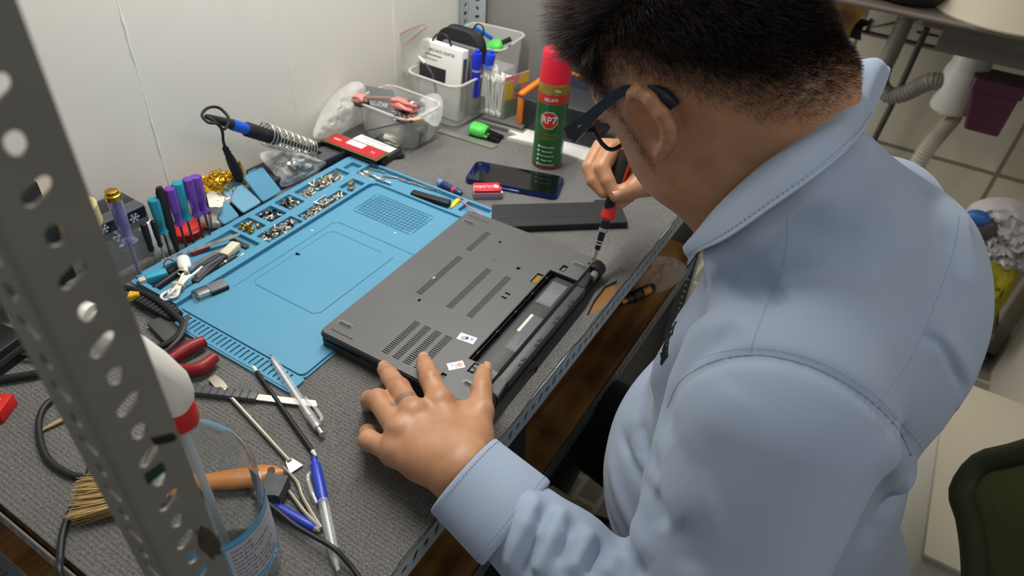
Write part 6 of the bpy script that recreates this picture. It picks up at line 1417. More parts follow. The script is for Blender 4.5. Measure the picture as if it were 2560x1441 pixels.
# ---- hair: short strands, longer on top
from mathutils.bvhtree import BVHTree
tri = np.concatenate([hq[:, [0, 1, 2]], hq[:, [0, 2, 3]]]); ctr = hv[tri].mean(1); ar = np.linalg.norm(np.cross(hv[tri[:, 1]]-hv[tri[:, 0]], hv[tri[:, 2]]-hv[tri[:, 0]]), axis=1)
hn = normals(hv, hq)
crel = ctr-H0; cc = np.stack([crel@hs, crel@hf, crel@hu], 1); hl_c = hairline(cc); ear_c = (np.abs(cc[:, 0]) > .0765) & (np.abs(cc[:, 1]+.006) < .03) & (cc[:, 2] < .040)
den = (.35*smooth(-.006, .015, hl_c)+.65*smooth(.01, .05, hl_c))*(~ear_c); den = np.maximum(den, .5*np.exp(-((cc[:, 1]-.024)/.008)**2)*smooth(-.05, -.01, cc[:, 2])*(cc[:, 2] < .03)*(np.abs(cc[:, 0]) > .04)*(~ear_c))
pr = ar*den; pr /= pr.sum(); NS = 60000
ti = RNG.choice(len(tri), NS, p=pr); b1 = RNG.random(NS); b2 = RNG.random(NS); fl = b1+b2 > 1; b1[fl] = 1-b1[fl]; b2[fl] = 1-b2[fl]
T = tri[ti]; root = hv[T[:, 0]]+(hv[T[:, 1]]-hv[T[:, 0]])*b1[:, None]+(hv[T[:, 2]]-hv[T[:, 0]])*b2[:, None]; nr = hn[T[:, 0]]
rr = root-H0; hc = np.stack([rr@hs, rr@hf, rr@hu], 1); hlv = hairline(hc)
top = smooth(.075, .125, hc[:, 2]+.25*np.clip(hc[:, 1], 0, .1)); ln = .0022+.0035*smooth(.0, .03, hlv)+.011*smooth(.03, .075, hlv)+.024*top; ln *= RNG.uniform(.6, 1.2, NS)
down = -hu*.75-hf*.35; fwd = hf*.9+hu*.1
flow = np.where(top[:, None] > .35, fwd[None], down[None])
d1 = nr*(.55+.35*top[:, None])+flow*(.62-.1*top[:, None])+RNG.normal(0, .13, (NS, 3)); d1 /= np.linalg.norm(d1, axis=1)[:, None]
d2 = d1+flow*.45+RNG.normal(0, .12, (NS, 3)); d2 /= np.linalg.norm(d2, axis=1)[:, None]
K = 4; pts = np.stack([root-nr*.0006, root+d1*ln[:, None]*.35, root+d1*ln[:, None]*.55+d2*ln[:, None]*.2, root+d1*ln[:, None]*.6+d2*ln[:, None]*.5], 1)
hc_ = bpy.data.hair_curves.new('hair'); hc_.add_curves([K]*NS)
hc_.attributes['position'].data.foreach_set('vector', pts.astype(np.float32).ravel())
ra = hc_.attributes.get('radius') or hc_.attributes.new('radius', 'FLOAT', 'POINT'); ra.data.foreach_set('value', (np.array([.00011, .0001, .00008, .00003], np.float32)[None]*(1+.5*top[:, None].astype(np.float32))).ravel())
hm = M('hair_black', '#1c1815', .32, spec=.8); nt = hm.node_tree; hb = nt.nodes.new('ShaderNodeBsdfHairPrincipled'); hb.parametrization = 'MELANIN'; hb.inputs['Melanin'].default_value = .99; hb.inputs['Melanin Redness'].default_value = .1; hb.inputs['Roughness'].default_value = .32; hb.inputs['Radial Roughness'].default_value = .5; hb.inputs['Random Color'].default_value = .15
nt.links.new(hb.outputs[0], nt.nodes['Material Output'].inputs['Surface'])
hc_.materials.append(hm)
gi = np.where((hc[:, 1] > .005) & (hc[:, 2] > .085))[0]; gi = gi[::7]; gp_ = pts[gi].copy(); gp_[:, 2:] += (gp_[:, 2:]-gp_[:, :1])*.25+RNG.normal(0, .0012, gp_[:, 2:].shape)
hg = bpy.data.hair_curves.new('sheen_hair'); hg.add_curves([K]*len(gi)); hg.attributes['position'].data.foreach_set('vector', gp_.astype(np.float32).ravel())  # tube-light sheen on the front hair, put into the colour of extra pale strands
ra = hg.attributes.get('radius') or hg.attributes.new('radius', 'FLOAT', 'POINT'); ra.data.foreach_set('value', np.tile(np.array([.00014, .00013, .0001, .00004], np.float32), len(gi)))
hg.materials.append(M('hair_sheen', '#8d8a86', .35, spec=.7)); hgo = bpy.data.objects.new('sheen_hair', hg); COL.objects.link(hgo); hgo.parent = person; hgo['label'] = 'pale strands at the front of the hair, coloured as lamp sheen'
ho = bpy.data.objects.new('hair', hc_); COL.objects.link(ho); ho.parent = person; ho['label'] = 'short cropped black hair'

# ---- shirt
sh = SDF((.12, -.60, .46), (.90, .04, 1.17), .0036)
SL, SR = N3((.352, -.245, .950)), N3((.700, -.262, .940))
sh.ell((.54, -.255, .86), (.170, .126, .20), .02); sh.ell((.525, -.245, .66), (.180, .170, .20), .06); sh.ell((.54, -.32, .52), (.19, .16, .14), .05)
sh.ell((.535, -.285, .93), (.150, .092, .12), .05); sh.ell((.455, -.205, .87), (.075, .080, .11), .04); sh.ell((.61, -.205, .87), (.075, .080, .11), .04)
sh.cone(SL, SR, .064, .062, .04); sh.cone(SL+[.02, 0, .005], NB+[-.05, -.01, 0], .062, .055, .04); sh.cone(SR, NB+[.05, -.01, 0], .058, .052, .04)
sh.cone(NB+[-.02, .0, -.02], NB+[.02, .0, -.02], .076, .076, .04)
EL = N3((.226, -.258, .730)); WL = Wl+(EL-Wl)*.24
sh.cone(SL+[-.008, .004, -.012], EL, .086, .066, .022); sh.cone(EL, WL+(EL-WL)*.3, .060, .049, .03); sh.cone(WL+(EL-WL)*.3, WL, .049, .042, .01)
ER = N3((.82, -.20, .80)); sh.cone(SR+[.01, 0, 0], ER, .070, .058, .03); sh.cone(ER, N3(Wr)+[.02, -.02, -.005], .056, .040, .03)
U_ = [(2116, 226, .538), (2085, 258, .487), (1992, 337, .450), (1900, 412, .438), (1800, 502, .436), (1748, 568, .442), (1717, 606, .450)]
L_ = [(2176, 296, .538), (2132, 362, .455), (2045, 440, .420), (1932, 520, .410), (1832, 590, .414), (1768, 626, .428), (1722, 645, .444)]
mir = lambda p: np.array([1.076-p[0], p[1], p[2]])
Lq = [N3(PX(x, y, X)) for x, y, X in L_]; Lq = [mir(p) for p in Lq[:0:-1]]+Lq
nk = NB+[0, .02, .0]
dn = [p+(nk-p)*[.10, .10, .0]-[0, 0, .026] for i_, p in enumerate(Lq) if i_ in (7, 8, 9, 10)]
for i_ in (0, 1, 2): sh.cone(dn[i_], dn[i_+1], .020, .020, .04)
pq = (Lq[6]+Lq[7])/2-[0, -.006, .030]; sh.cone(pq, pq-[0, -.03, .05], .015, .03, .04)
sh.cone(np.array([.480, -.200, 1.065]), np.array([.560, -.195, 1.060]), .034, .034, .05)

for p in dn[:3]: sh.cone(p, p*.45+np.array([.538, -.245, .95])*.55, .020, .05, .03)
sv_, sq_ = sh.mesh(); sv_ = relax(sv_, sq_, 6, .55)
def bvh_of(v, q): return BVHTree.FromPolygons([tuple(p) for p in v], [tuple(int(i) for i in f) for f in q])
def caster(bv_):
    def hit(px, py, lift=0.):
        d = Vector(ray(px, py)).normalized(); r = bv_.ray_cast(Vector(CAM), d)
        if r[0] is None: return None
        return np.array(r[0])+np.array(r[1])*lift
    return hit
bv0 = bvh_of(sv_, sq_); hit0 = caster(bv0)
def curve_on(hit, px, n=40, lift=0.):
    pts = smooth_path([Vector((x, y, 0)) for x, y in px], 8); out = []
    for k in np.linspace(0, len(pts)-1.001, n):
        p = pts[int(k)].lerp(pts[min(int(k)+1, len(pts)-1)], float(k-int(k))); h_ = hit(p.x, p.y, lift)
        if h_ is not None: out.append(h_)
    return np.array(out)
def fold(v, nrm, curve, amp, w, sharp=0.):
    lo, hi = curve.min(0)-3*w, curve.max(0)+3*w; I = np.where(((v > lo) & (v < hi)).all(1))[0]
    if not len(I): return
    d2 = ((v[I][:, None, :]-curve[None])**2).sum(2); j = d2.argmin(1); d = np.sqrt(d2[np.arange(len(I)), j]); t = j/(len(curve)-1)
    g = np.exp(-(d/w)**2)*np.minimum(1, np.minimum(t, 1-t)*5+.12); v[I] += nrm[I]*(amp*g)[:, None]
def folds(v, q, lst, hit):
    n_ = normals(v, q); v = v.copy()
    for px, amp, w in lst:
        c = curve_on(hit, px)
        if len(c) > 3: fold(v, n_, c, amp, w)
    return v
FOLDS = [
 ([(1668, 1030), (1700, 955), (1775, 908), (1870, 888), (1960, 897), (2060, 930), (2160, 990), (2240, 1065), (2285, 1150)], -.0050, .0065),
 ([(1850, 820), (1780, 850), (1715, 900), (1675, 960), (1655, 1040), (1680, 1110)], -.008, .014),
 ([(1800, 800), (1720, 850), (1650, 930), (1600, 1030), (1590, 1130)], .007, .018),
 ([(1650, 1262), (1720, 1250), (1800, 1245)], .003, .022), ([(1690, 1310), (1715, 1350), (1730, 1441)], -.0035, .012), ([(1700, 1130), (1780, 1040), (1840, 960)], .0025, .022),
 ([(1342, 1238), (1325, 1290), (1290, 1370), (1270, 1441)], .0075, .0075), ([(1375, 1252), (1350, 1310), (1320, 1390), (1305, 1441)], -.006, .0065), ([(1412, 1268), (1390, 1320), (1355, 1400), (1340, 1441)], .008, .0075),
 ([(1445, 1295), (1420, 1345), (1390, 1420)], -.006, .0065), ([(1482, 1322), (1455, 1370), (1420, 1441)], .0075, .0075), ([(1520, 1350), (1490, 1400), (1470, 1441)], -.005, .0065), ([(1560, 1378), (1530, 1420), (1515, 1445)], .006, .008), ([(1610, 1405), (1590, 1441)], -.005, .008),
 ([(1300, 1290), (1340, 1330), (1400, 1350)], .003, .006), ([(1395, 1330), (1430, 1345), (1490, 1345)], .004, .006),
 ([(2305, 835), (2345, 860), (2385, 925), (2425, 1012)], -.0050, .0042), ([(2330, 838), (2390, 890), (2432, 970)], .0045, .012),
 ([(2425, 1040), (2370, 1110), (2300, 1165), (2230, 1205)], .010, .016), ([(2400, 1020), (2350, 1090), (2285, 1150)], -.008, .014),
 ([(2285, 1150), (2270, 1220), (2210, 1290), (2160, 1380)], -.010, .016), ([(2200, 1100), (2240, 1160), (2235, 1230)], .006, .014),
 ([(1545, 1070), (1585, 1160), (1640, 1260), (1650, 1330)], -.006, .010), ([(1520, 1110), (1540, 1220), (1590, 1330), (1640, 1400)], .004, .012), ([(1560, 1100), (1610, 1200), (1640, 1240)], .0045, .011), ([(1505, 1160), (1520, 1280), (1570, 1390)], -.005, .009), ([(1600, 1040), (1620, 1130), (1650, 1200)], -.004, .010),
 ([(1790, 670), (1860, 740), (1900, 750), (1960, 715)], -.008, .020), ([(1760, 720), (1820, 800), (1910, 790)], .005, .018), ([(1990, 540), (2070, 590), (2150, 620)], -.003, .018), ([(2000, 610), (2080, 650), (2200, 660)], .0025, .018),
 ([(2200, 330), (2300, 400), (2380, 480)], .004, .014), ([(2180, 345), (2260, 420), (2340, 500)], -.004, .012), ([(2390, 520), (2420, 640), (2425, 740)], .004, .014), ([(2360, 560), (2385, 680), (2370, 800)], -.004, .010),
 ([(1740, 660), (1730, 760), (1690, 860)], .003, .010), ([(1690, 830), (1640, 920), (1570, 1010)], .0025, .009),
]
nz = np.array([noise.noise(Vector((p[0]*11, p[1]*11, p[2]*17))) for p in sv_])
sv_ = sv_+normals(sv_, sq_)*(nz*.0014)[:, None]
sv_ = folds(sv_, sq_, FOLDS, hit0); sv_ = relax(sv_, sq_, 1, .4)
m_shirt = M('shirt_cotton', '#a1b0c6', .8, spec=.2, sheen=.2, bump=(1400, .10, .0003))
shirt = np_mesh('shirt', sv_, sq_, [m_shirt], person); shirt['label'] = 'light blue long-sleeved cotton shirt'
bv1 = bvh_of(sv_, sq_); hit1 = caster(bv1)
# stitched seams
m_thr = M('thread', '#919db3', .8)
mb = MB()
SEAMS = [[(1967, 545), (1968, 600), (1950, 690), (1915, 770), (1888, 840), (1877, 880)], [(2398, 540), (2385, 620), (2345, 740), (2300, 850), (2250, 940), (2192, 1010)],
         [(1745, 900), (1800, 882), (1870, 872), (1960, 880), (2070, 916), (2180, 985), (2262, 1062)], [(2395, 400), (2420, 520), (2432, 600)], [(2200, 1012), (2290, 1100), (2330, 1180)]]
for sm in SEAMS:
    c = curve_on(hit1, sm, 150, .0003)
    for i in range(0, len(c)-1, 2):
        if np.linalg.norm(c[i+1]-c[i]) < .012: mb.tube([c[i], (c[i]*.3+c[i+1]*.7)], .00022, 5)
mb.obj('stitching', m_thr, shirt)
mb = MB()
for sm in ([(1668, 1020), (1700, 955), (1775, 908), (1870, 888), (1960, 897), (2060, 930), (2160, 990), (2240, 1065), (2278, 1140)],):
    c = curve_on(hit1, sm, 90, -.0002); mb.tube(list(c), .0007, 6)
mb.obj('armhole_seam', M('seam_blue', '#8a97ad', .8), shirt)
mb = MB(); zc = lambda x, y: (1620+x/4.557, 760+y/4.557)
for st_ in [((327, 205), (300, 262)), ((300, 258), (262, 300)), ((298, 270), (282, 335)), ((262, 296), (250, 345)), ((285, 340), (236, 362)), ((250, 350), (222, 388)), ((262, 362), (240, 402)), ((225, 390), (205, 440)), ((240, 405), (232, 470)), ((210, 440), (190, 470)), ((228, 440), (200, 465)), ((196, 470), (170, 535)), ((232, 475), (222, 545)), ((212, 480), (190, 520)), ((215, 510), (150, 578)), ((205, 545), (155, 612)), ((225, 545), (212, 600)), ((200, 578), (165, 625)), ((230, 575), (215, 605)), ((195, 600), (160, 650)), ((212, 600), (178, 650)), ((160, 630), (152, 690)), ((180, 645), (155, 688))]:
    c = curve_on(hit1, [zc(*st_[0]), zc(*st_[1])], 5, .0004)
    if len(c) > 1 and np.linalg.norm(c[-1]-c[0]) < .05: mb.tube(list(c), .0011, 5)
if mb.v: mb.obj('embroidered_lettering', M('embroidery_black', '#1d2226', .7), shirt)
# cuff: a loose band round the wrist
axw = WL-Wl; axw /= np.linalg.norm(axw); c_end = Wl-axw*.002; LC = .066
e1 = np.cross(axw, [0, 0, 1.]); e1 /= np.linalg.norm(e1); e2 = np.cross(e1, axw)
def cuff_pt(u, t, off):
    a = 2*PI*u; p = c_end+axw*(LC*t); ra = .0455+.004*t+off; rb = .0375+.004*t+off
    ra += .0012*math.sin(3*a+1); return p+e1*(ra*math.cos(a))+e2*(rb*math.sin(a))-e2*.001
prof = [(1., -.004), (.9, -.0022), (.5, -.0020), (.03, -.0020), (0., -.0010), (0., .0004), (.02, .0012), (.06, .0010), (.5, .0012), (.93, .0014), (1., .0004), (1.02, -.003)]
mb = MB(); NC = 72; vs = []; fs = []
for t, o_ in prof:
    for k in range(NC): vs.append(cuff_pt(k/NC, t, o_))
for i in range(len(prof)-1):
    for k in range(NC): fs.append((i*NC+k, i*NC+(k+1) % NC, (i+1)*NC+(k+1) % NC, (i+1)*NC+k))
mb.add(vs, fs); cuff = mb.obj('cuff', m_shirt, shirt, 60)
for t in (.07, .90):
    mb = MB()
    for k in range(0, 150, 2): mb.tube([cuff_pt(k/150, t, .0016), cuff_pt((k+1.1)/150, t, .0016)], .0003, 5)
    mb.obj('cuff_stitching', m_thr, cuff)
# collar
bvh_head = bvh_of(hv, hq); hith = caster(bvh_head)
Up = [N3(PX(x, y, X)) for x, y, X in U_]; Lp = []
for i, (x, y, X) in enumerate(L_):
    h_ = hit1(x, y, .005); q_ = N3(PX(x, y, X)); Lp.append(q_ if h_ is None or i in (0, 6) or abs((h_-q_)@FW) > .03 else h_)
Up = [np.array(p) for p in smooth_path([Vector(p) for p in Up], 6)]; Lp = [np.array(p) for p in smooth_path([Vector(p) for p in Lp], 6)]
Up = [mir(p) for p in Up[:0:-1]]+Up; Lp = [mir(p) for p in Lp[:0:-1]]+Lp
NU = len(Up)-1; cen = NB+[.0, .02, .05]
def collar(u, v):
    i = min(NU-1, int(u*NU)); t = u*NU-i; a = Up[i]*(1-t)+Up[i+1]*t; b = Lp[i]*(1-t)+Lp[i+1]*t
    out = (a+b)/2-cen; out[2] *= .3; out /= np.linalg.norm(out)
    if v < .32:                                    # the stand, inside against the neck
        w = 1-v/.32; st = a*1-np.array([0, 0, .030])*w-out*(.0035+.004*w)+out*.0; return Vector(st-out*.002)
    w = (v-.32)/.68; return Vector(a*(1-w)+b*w+out*(.0055*math.sin(PI*min(1, w*1.05))**.8+.001)+np.array([0, 0, .004*math.sin(PI*w)**2]))
mb = MB().sheet(collar, 120, 22, thick=.0018); col_ = mb.obj('collar', m_shirt, shirt, 50)
mb = MB()
for k in range(60, 120):
    a, b = collar(k/120, .93), collar((k+.6)/120, .93)
    mb.tube([a+Vector((0, 0, .0012)), b+Vector((0, 0, .0012))], .0003, 5)
mb.obj('collar_stitching', m_thr, col_)

# ---- trousers and shoes
tr = SDF((.20, -.52, .03), (.88, .26, .58), .008)
tr.ell((.54, -.32, .46), (.17, .15, .11), .02)
for sx_, kx in ((.455, .41), (.645, .73)):
    tr.cone((sx_, -.30, .43), (kx, .06, .390), .100, .084, .03); tr.cone((kx, .06, .40), (kx, .10, .07), .064, .05, .02)
tv, tq = tr.mesh(); tv = relax(tv, tq, 2, .5); np_mesh('trousers', tv, tq, [M('trouser_black', '#0f1014', .85, sheen=.1)], person)
for kx in (.41, .73):
    mb = MB(); sd = SDF((kx-.08, -.02, -.005), (kx+.08, .30, .14), .006); sd.cone((kx, .09, .04), (kx, .22, .028), .042, .034, .02); sd.cone((kx, .09, .06), (kx, .09, .09), .04, .04, .02); sd.plane_cut((0, 0, .001), (0, 0, -1))
    v_, q_ = sd.mesh(); np_mesh('shoe', relax(v_, q_, 2, .5), q_, [m_blk_s], person)

# ---- spectacles
gl = thing('eyeglasses', 'dark blue square eyeglasses worn by the seated person', 'glasses', Matrix.Translation(hp(0, .09, .02))); giv = gl.matrix_world.inverted()
gp = lambda s_, f_, u_: giv @ Vector(hp(s_, f_, u_))
m_fr = M('frame_navy', '#12263a', .25, spec=.6, coat=.3)
GF, GU = .099, .016
def rim_pt(c, a, dx=0):
    w_, h_ = .0265+dx, .021+dx; e = .62; x = w_*math.copysign(abs(math.cos(a))**e, math.cos(a)); z = h_*math.copysign(abs(math.sin(a))**e, math.sin(a))
    return gp(c+x, GF-.10*(abs(c+x)/.06)**2*.06, GU+z)
fm = MB()
for c in (-.0345, .0345): fm.tube([rim_pt(c, a) for a in np.linspace(0, 2*PI, 41)[:-1]], .0022, 8, closed=True, flat=1.)
fm.tube([gp(-.009, GF, GU+.008), gp(0, GF+.003, GU+.010), gp(.009, GF, GU+.008)], .0022, 8, 5); fm.obj('frame_front', m_fr, gl)
m_lens = M('lens', '#f2f1e6', .02, trans=1., ior=1.12, spec=.8)
for c in (-.0345, .0345):
    mb = MB(); ring = [rim_pt(c, a, -.001) for a in np.linspace(0, 2*PI, 41)[:-1]]; ce = gp(c, GF+.001, GU); n_ = giv.to_3x3() @ Vector(hf)
    N = 40; mb.add(ring+[p+n_*.0016 for p in ring]+[ce, ce+n_*.0018], [((k+1) % N, k, 2*N) for k in range(N)]+[(N+k, N+(k+1) % N, 2*N+1) for k in range(N)]+[(k, (k+1) % N, N+(k+1) % N, N+k) for k in range(N)]); mb.obj('lens', m_lens, gl)
for sg in (-1, 1):
    if sg < 0: path = [N3(PX(1424, 338, .452)), N3(PX(1462, 306, .449)), N3(PX(1510, 262, .446)), N3(PX(1556, 229, .4435)), N3(PX(1600, 221, .443)), N3(PX(1640, 236, .443)), N3(PX(1690, 262, .441))]
    if sg < 0 and hith(1672, 254) is not None: path[-1] = hith(1690, 262, .0035); path[-2] = hith(1650, 240, .0030)
    else:
        A_ = [(.0700, GF-.012, GU+.014), (.0760, .06, GU+.014), (.0780, .02, .036), (.0785, .0, .036), (.0790, -.014, .026), (.0790, -.032, .008)]; path = [hp(*p) for p in A_]
    pv = smooth_path([giv @ Vector(p) for p in path], 6); mb = MB(); n = len(pv); vs = []; fs = []
    for i, p in enumerate(pv):
        t = (pv[min(i+1, n-1)]-pv[max(i-1, 0)]).normalized(); o_ = giv.to_3x3() @ Vector(hs*sg); o_ = (o_-t*o_.dot(t)).normalized(); w_ = t.cross(o_)
        f_ = i/(n-1); hh = float(np.interp(f_, [0, .12, .3, .6, .8, 1], [.0085, .0070, .0046, .0040, .0058, .0064])); tt = .0019
        for a, b in ((-1, -1), (1, -1), (1, 1), (-1, 1)): vs.append(p+o_*(a*tt)+w_*(b*hh))
    for i in range(n-1):
        for k in range(4): fs.append((i*4+k, i*4+(k+1) % 4, (i+1)*4+(k+1) % 4, (i+1)*4+k))
    fs += [(3, 2, 1, 0), tuple(range(4*n-4, 4*n))]; mb.add(vs, fs)
    b = MB(); b.v, b.f, b.mi = mb.v, mb.f, mb.mi; tmp = b.obj('temple', m_fr, gl, 40)
    if sg < 0:
        e0, e1_ = pv[0], rim_pt(-.0345, PI*.90); MB().tube([e0, (e0+e1_)/2+ (giv.to_3x3() @ Vector(-hs))*.002, e1_], .0040, 8, 4).obj('hinge_block', m_fr, gl)
        lg = MB(); q_ = pv[4]; lg.tube([q_+(giv.to_3x3() @ Vector(-hs))*.0022+Vector((0, .0, .001)), q_+(giv.to_3x3() @ Vector(-hs))*.0022+Vector((0, -.003, .004))], .0006, 5); lg.obj('temple_mark', m_sil, tmp)

# ---- precision screwdriver in the right hand
sdv = thing('screwdriver', 'red and black precision screwdriver held upright on the laptop corner', 'screwdriver', frame(Vector(D0), Vector(D0+dx_), tuple(FAR)))
LT = float(np.linalg.norm(D1-D0)); TT = lambda px, py: float(np.dot(N3(PY(px, py, .045))-D0, dx_))
tb, tr_ = TT(1491, 622), TT(1508, 550); te = LT+.03
MB().turn((0, 0, 0), (tb, 0, 0), [(.0010, 0), (.0016, .12), (.0017, .55), (.0022, .6), (.0022, 1)], 12).obj('bit', M('bit_steel', '#b9a78c', .35, metal=.7), sdv)
h0 = tb*.92
MB().turn((h0, 0, 0), (tr_-.002, 0, 0), [(.0036, 0), (.0040, .04), (.0040, .30), (.0046, .33), (.0046, .62), (.0060, .65), (.0062, .98), (.005, 1)], 20).obj('shank', M('shank_black', '#1d2328', .3, metal=.4), sdv)
mb = MB(); [mb.turn((h0+(tr_-h0)*t, 0, 0), (h0+(tr_-h0)*t+.0022, 0, 0), [(r_, 0), (r_, 1)], 20) for t, r_ in ((.16, .0043), (.26, .0043), (.60, .0066), (.66, .0067))]; mb.obj('rings', m_sil, sdv)
MB().turn((tr_-.004, 0, 0), (tr_+.004, 0, 0), [(.005, 0), (.0062, .5), (.0062, 1)], 18).obj('collar', M('collar_grey', '#6c6d70', .5), sdv)
mgr = M('grip_red2', '#e0352a', .4)
MB().turn((tr_, 0, 0), (te, 0, 0), [(.0070, 0), (.0098, .02), (.0104, .05), (.0100, .08), (.0084, .16), (.0080, .30), (.0090, .55), (.0095, .8), (.0088, .96), (.005, 1)], 24).obj('handle', mgr, sdv)
mb = MB()
for a0 in (PI*.25, PI*1.25):
    mb.sheet(lambda u, v, a0=a0: (tr_+(te-tr_)*(.14+.80*u), (np.interp(.14+.80*u, [.08, .16, .3, .55, .8, .96], [.0100, .0084, .0080, .0090, .0095, .0088])+.0007)*math.cos(a0+(v-.5)*(2.3 if u > .06 else 2.3*u/.06)), (np.interp(.14+.80*u, [.08, .16, .3, .55, .8, .96], [.0100, .0084, .0080, .0090, .0095, .0088])+.0007)*math.sin(a0+(v-.5)*(2.3 if u > .06 else 2.3*u/.06))), 40, 12)
mb.obj('rubber_grip', m_blk_s, sdv)
# ---------------------------------------------------------------- under the bench
r, L = lie3('hose_coupling', 'dark metal hose coupling with a coppery end lying on the lower shelf', 'coupling', Vector((.925, .066, .512)), Vector((.995, .036, .513)))
MB().turn((0, 0, 0), (L, 0, 0), [(.008, 0), (.009, .08), (.009, .22), (.012, .25), (.012, .5), (.0105, .53), (.0105, .85), (.008, .9), (.008, 1)], 24).obj('body', M('coupling_dark', '#4a4440', .3, metal=.9), r)
MB().turn((-.012, 0, 0), (0, 0, 0), [(.006, 0), (.0075, .4), (.0075, 1)], 20).obj('copper_end', M('copper', '#c08a5a', .3, metal=1.), r); MB().turn((L*.55, 0, .001), (L*.8, 0, .001), [(.0112, 0), (.0112, 1)], 24).obj('copper_band', M('copper'), r)
bag('shelf_bag', 'crumpled clear plastic bag lying on the lower shelf beyond the coupling', [Vector((.99, .09, .504)), Vector((1.0, .02, .506)), Vector((1.09, .0, .512)), Vector((1.12, .05, .508)), Vector((1.05, .11, .51))], 44, .016, m_film, .008)
pc = [P(*q, -.2480) for q in [(1205, 1140), (1315, 1064), (1311, 1184), (1296, 1192)]]
one(MB().prism([(p.x, p.y) for p in pc][::-1], .5002, .505), 'carpet_offcut', 'dark grey carpet offcut lying on the lower shelf below the hand', 'carpet offcut', M('offcut_grey', '#4d4d50', .95, bump=(500, .6, .001)))
pp = [P(*q, -.262) for q in [(1345, 1245), (1380, 1213), (1456, 1264), (1430, 1308), (1395, 1303)]]; c = sum(pp, Vector())/5
t = thing('paper_scrap', 'beige paper scrap in the dark gap between the shelf and the shirt', 'paper', c); MB().prism([((p-c).x, (p-c).y) for p in pp][::-1], -.001, .0).obj('sheet', M('paper_beige', '#a59d84', .8), t)
# ---------------------------------------------------------------- chair with an olive mesh back
ch = thing('office_chair', 'olive green mesh-backed chair behind the seated person', 'chair', (.53, -.36, 0))
m_ol = M('olive_frame', '#2c3517', .6); m_olm = M('olive_mesh', '#5a6130', .75, bump=(1500, .8, .0008), var=(1200, .15, '#3c431f'))
def back(u, v, off=0.):                       # u across, v up the reclined back
    x = -.195+.39*u; y = -.128-.165*v-.02*math.sin(PI*v)-.035*(1-(2*u-1)**2)+off; z = .62+.36*v; return Vector((x, y, z))
per = [back(t, 0) for t in np.linspace(.08, .92, 10)]+[back(1, t) for t in np.linspace(.08, .92, 10)]+[back(t, 1) for t in np.linspace(.92, .08, 10)]+[back(0, t) for t in np.linspace(.92, .08, 10)]
MB().tube(per, .017, 12, 3, closed=True).obj('back_frame', m_ol, ch)
MB().sheet(lambda u, v: back(.03+.94*u, .03+.94*v), 24, 24, thick=.003).obj('back_mesh', m_olm, ch)
MB().bx(-.22, .22, -.17, .27, .28, .345, .03).obj('seat', m_ol, ch)
MB().tube([(0, -.12, .32), (0, -.20, .42), (0, -.185, .62), (0, -.20, .72)], .016, 10, 5).obj('back_post', m_blk, ch)
MB().cyl((0, .04, .07), (0, .04, .29), .028).obj('gas_column', m_blk, ch)
for k in range(5):
    a = 2*PI*k/5+.3; e = Vector((math.cos(a)*.28, .04+math.sin(a)*.28, .06)); mb = MB(); mb.tube([(0, .04, .09), e], [.024, .016], 10); lg = mb.obj('leg', m_blk, ch); MB().cyl(e+Vector((-.012, 0, -.030)), e+Vector((.012, 0, -.030)), .0285).obj('castor', m_blk, lg)
# ---------------------------------------------------------------- sink against the tiled wall
m_sink = M('sink_metal', '#7a726a', .42, metal=.2, var=(7, .35, '#645c55'))
SX, SZ = 1.655, .942
sk = thing('sink', 'grey metal sink unit on the tiled wall, seen from its front edge', 'sink', (1.9, -.4, .8)); so = Vector((1.9, -.4, .8))
mb = MB(); mb.bx(SX-1.9, .19, -.95, .42, SZ-.8-.012, SZ-.8, .002); mb.obj('counter', M('counter_brown', '#6e645d', .45), sk)
mb = MB().tube([Vector((SX-1.9-.002, -.95, SZ-.8-.004)), Vector((SX-1.9-.002, .42, SZ-.8-.004))], .0045, 8); mb.obj('counter_edge', M('edge_pale', '#8f837b', .35), sk)
b = bmesh.new(); bmesh.ops.create_cube(b, size=1)
for v in b.verts: v.co = Vector((v.co.x*.34, v.co.y*.62, v.co.z*.085))
bmesh.ops.bevel(b, geom=[e for e in b.edges if (e.verts[0].co-e.verts[1].co).z != 0 or (e.verts[0].co.z < 0 and e.verts[1].co.z < 0)], offset=.045, segments=6, affect='EDGES')
MB().bm(b, Matrix.Translation((-.005, -.135, .0885))).obj('basin', m_sink, sk, 60)
mb = MB(); tc = Vector((1.90, -.362, 0))-Vector((so.x, so.y, 0)); m_pv = M('trap_white', '#c9c5bc', .45)
mb.lathe([(.044, -.118), (.049, -.110), (.050, -.02), (.043, 0), (.043, .06)], 32, Matrix.Translation(tc)); mb.lathe([(.024, -.128), (.024, -.118)], 24, Matrix.Translation(tc)); mb.obj('trap_cup', m_pv, sk)
mb = MB(); pp = [PX(*q, X)-so for q, X in (((2360, 205), 1.89), ((2330, 203), 1.89), ((2300, 215), 1.90), ((2262, 234), 1.91), ((2225, 238), 1.92), ((2203, 215), 1.93), ((2206, 180), 1.94), ((2228, 130), 1.95), ((2255, 70), 1.96), ((2270, 30), 1.97), ((2276, 5), 1.97))]
pv = smooth_path(pp, 8); mb.tube(pv, [.0205+(.0014 if k % 2 else -.0008) for k in range(len(pv))], 16); mb.obj('overflow_hose', M('hose_grey', '#7f7a70', .5), sk)
pp = [Vector((1.90, -.362, .675))-so]+[PX(*q, 1.90)-so for q in ((2384, 290), (2360, 320), (2335, 350), (2300, 400), (2270, 470), (2250, 560))]; pv = smooth_path(pp, 14); mb = MB(); mb.tube(pv, [.019+(.003 if k % 2 else -.001) for k in range(len(pv))], 16); mb.obj('drain_hose', M('hose_pale', '#b3aa9c', .5), sk)
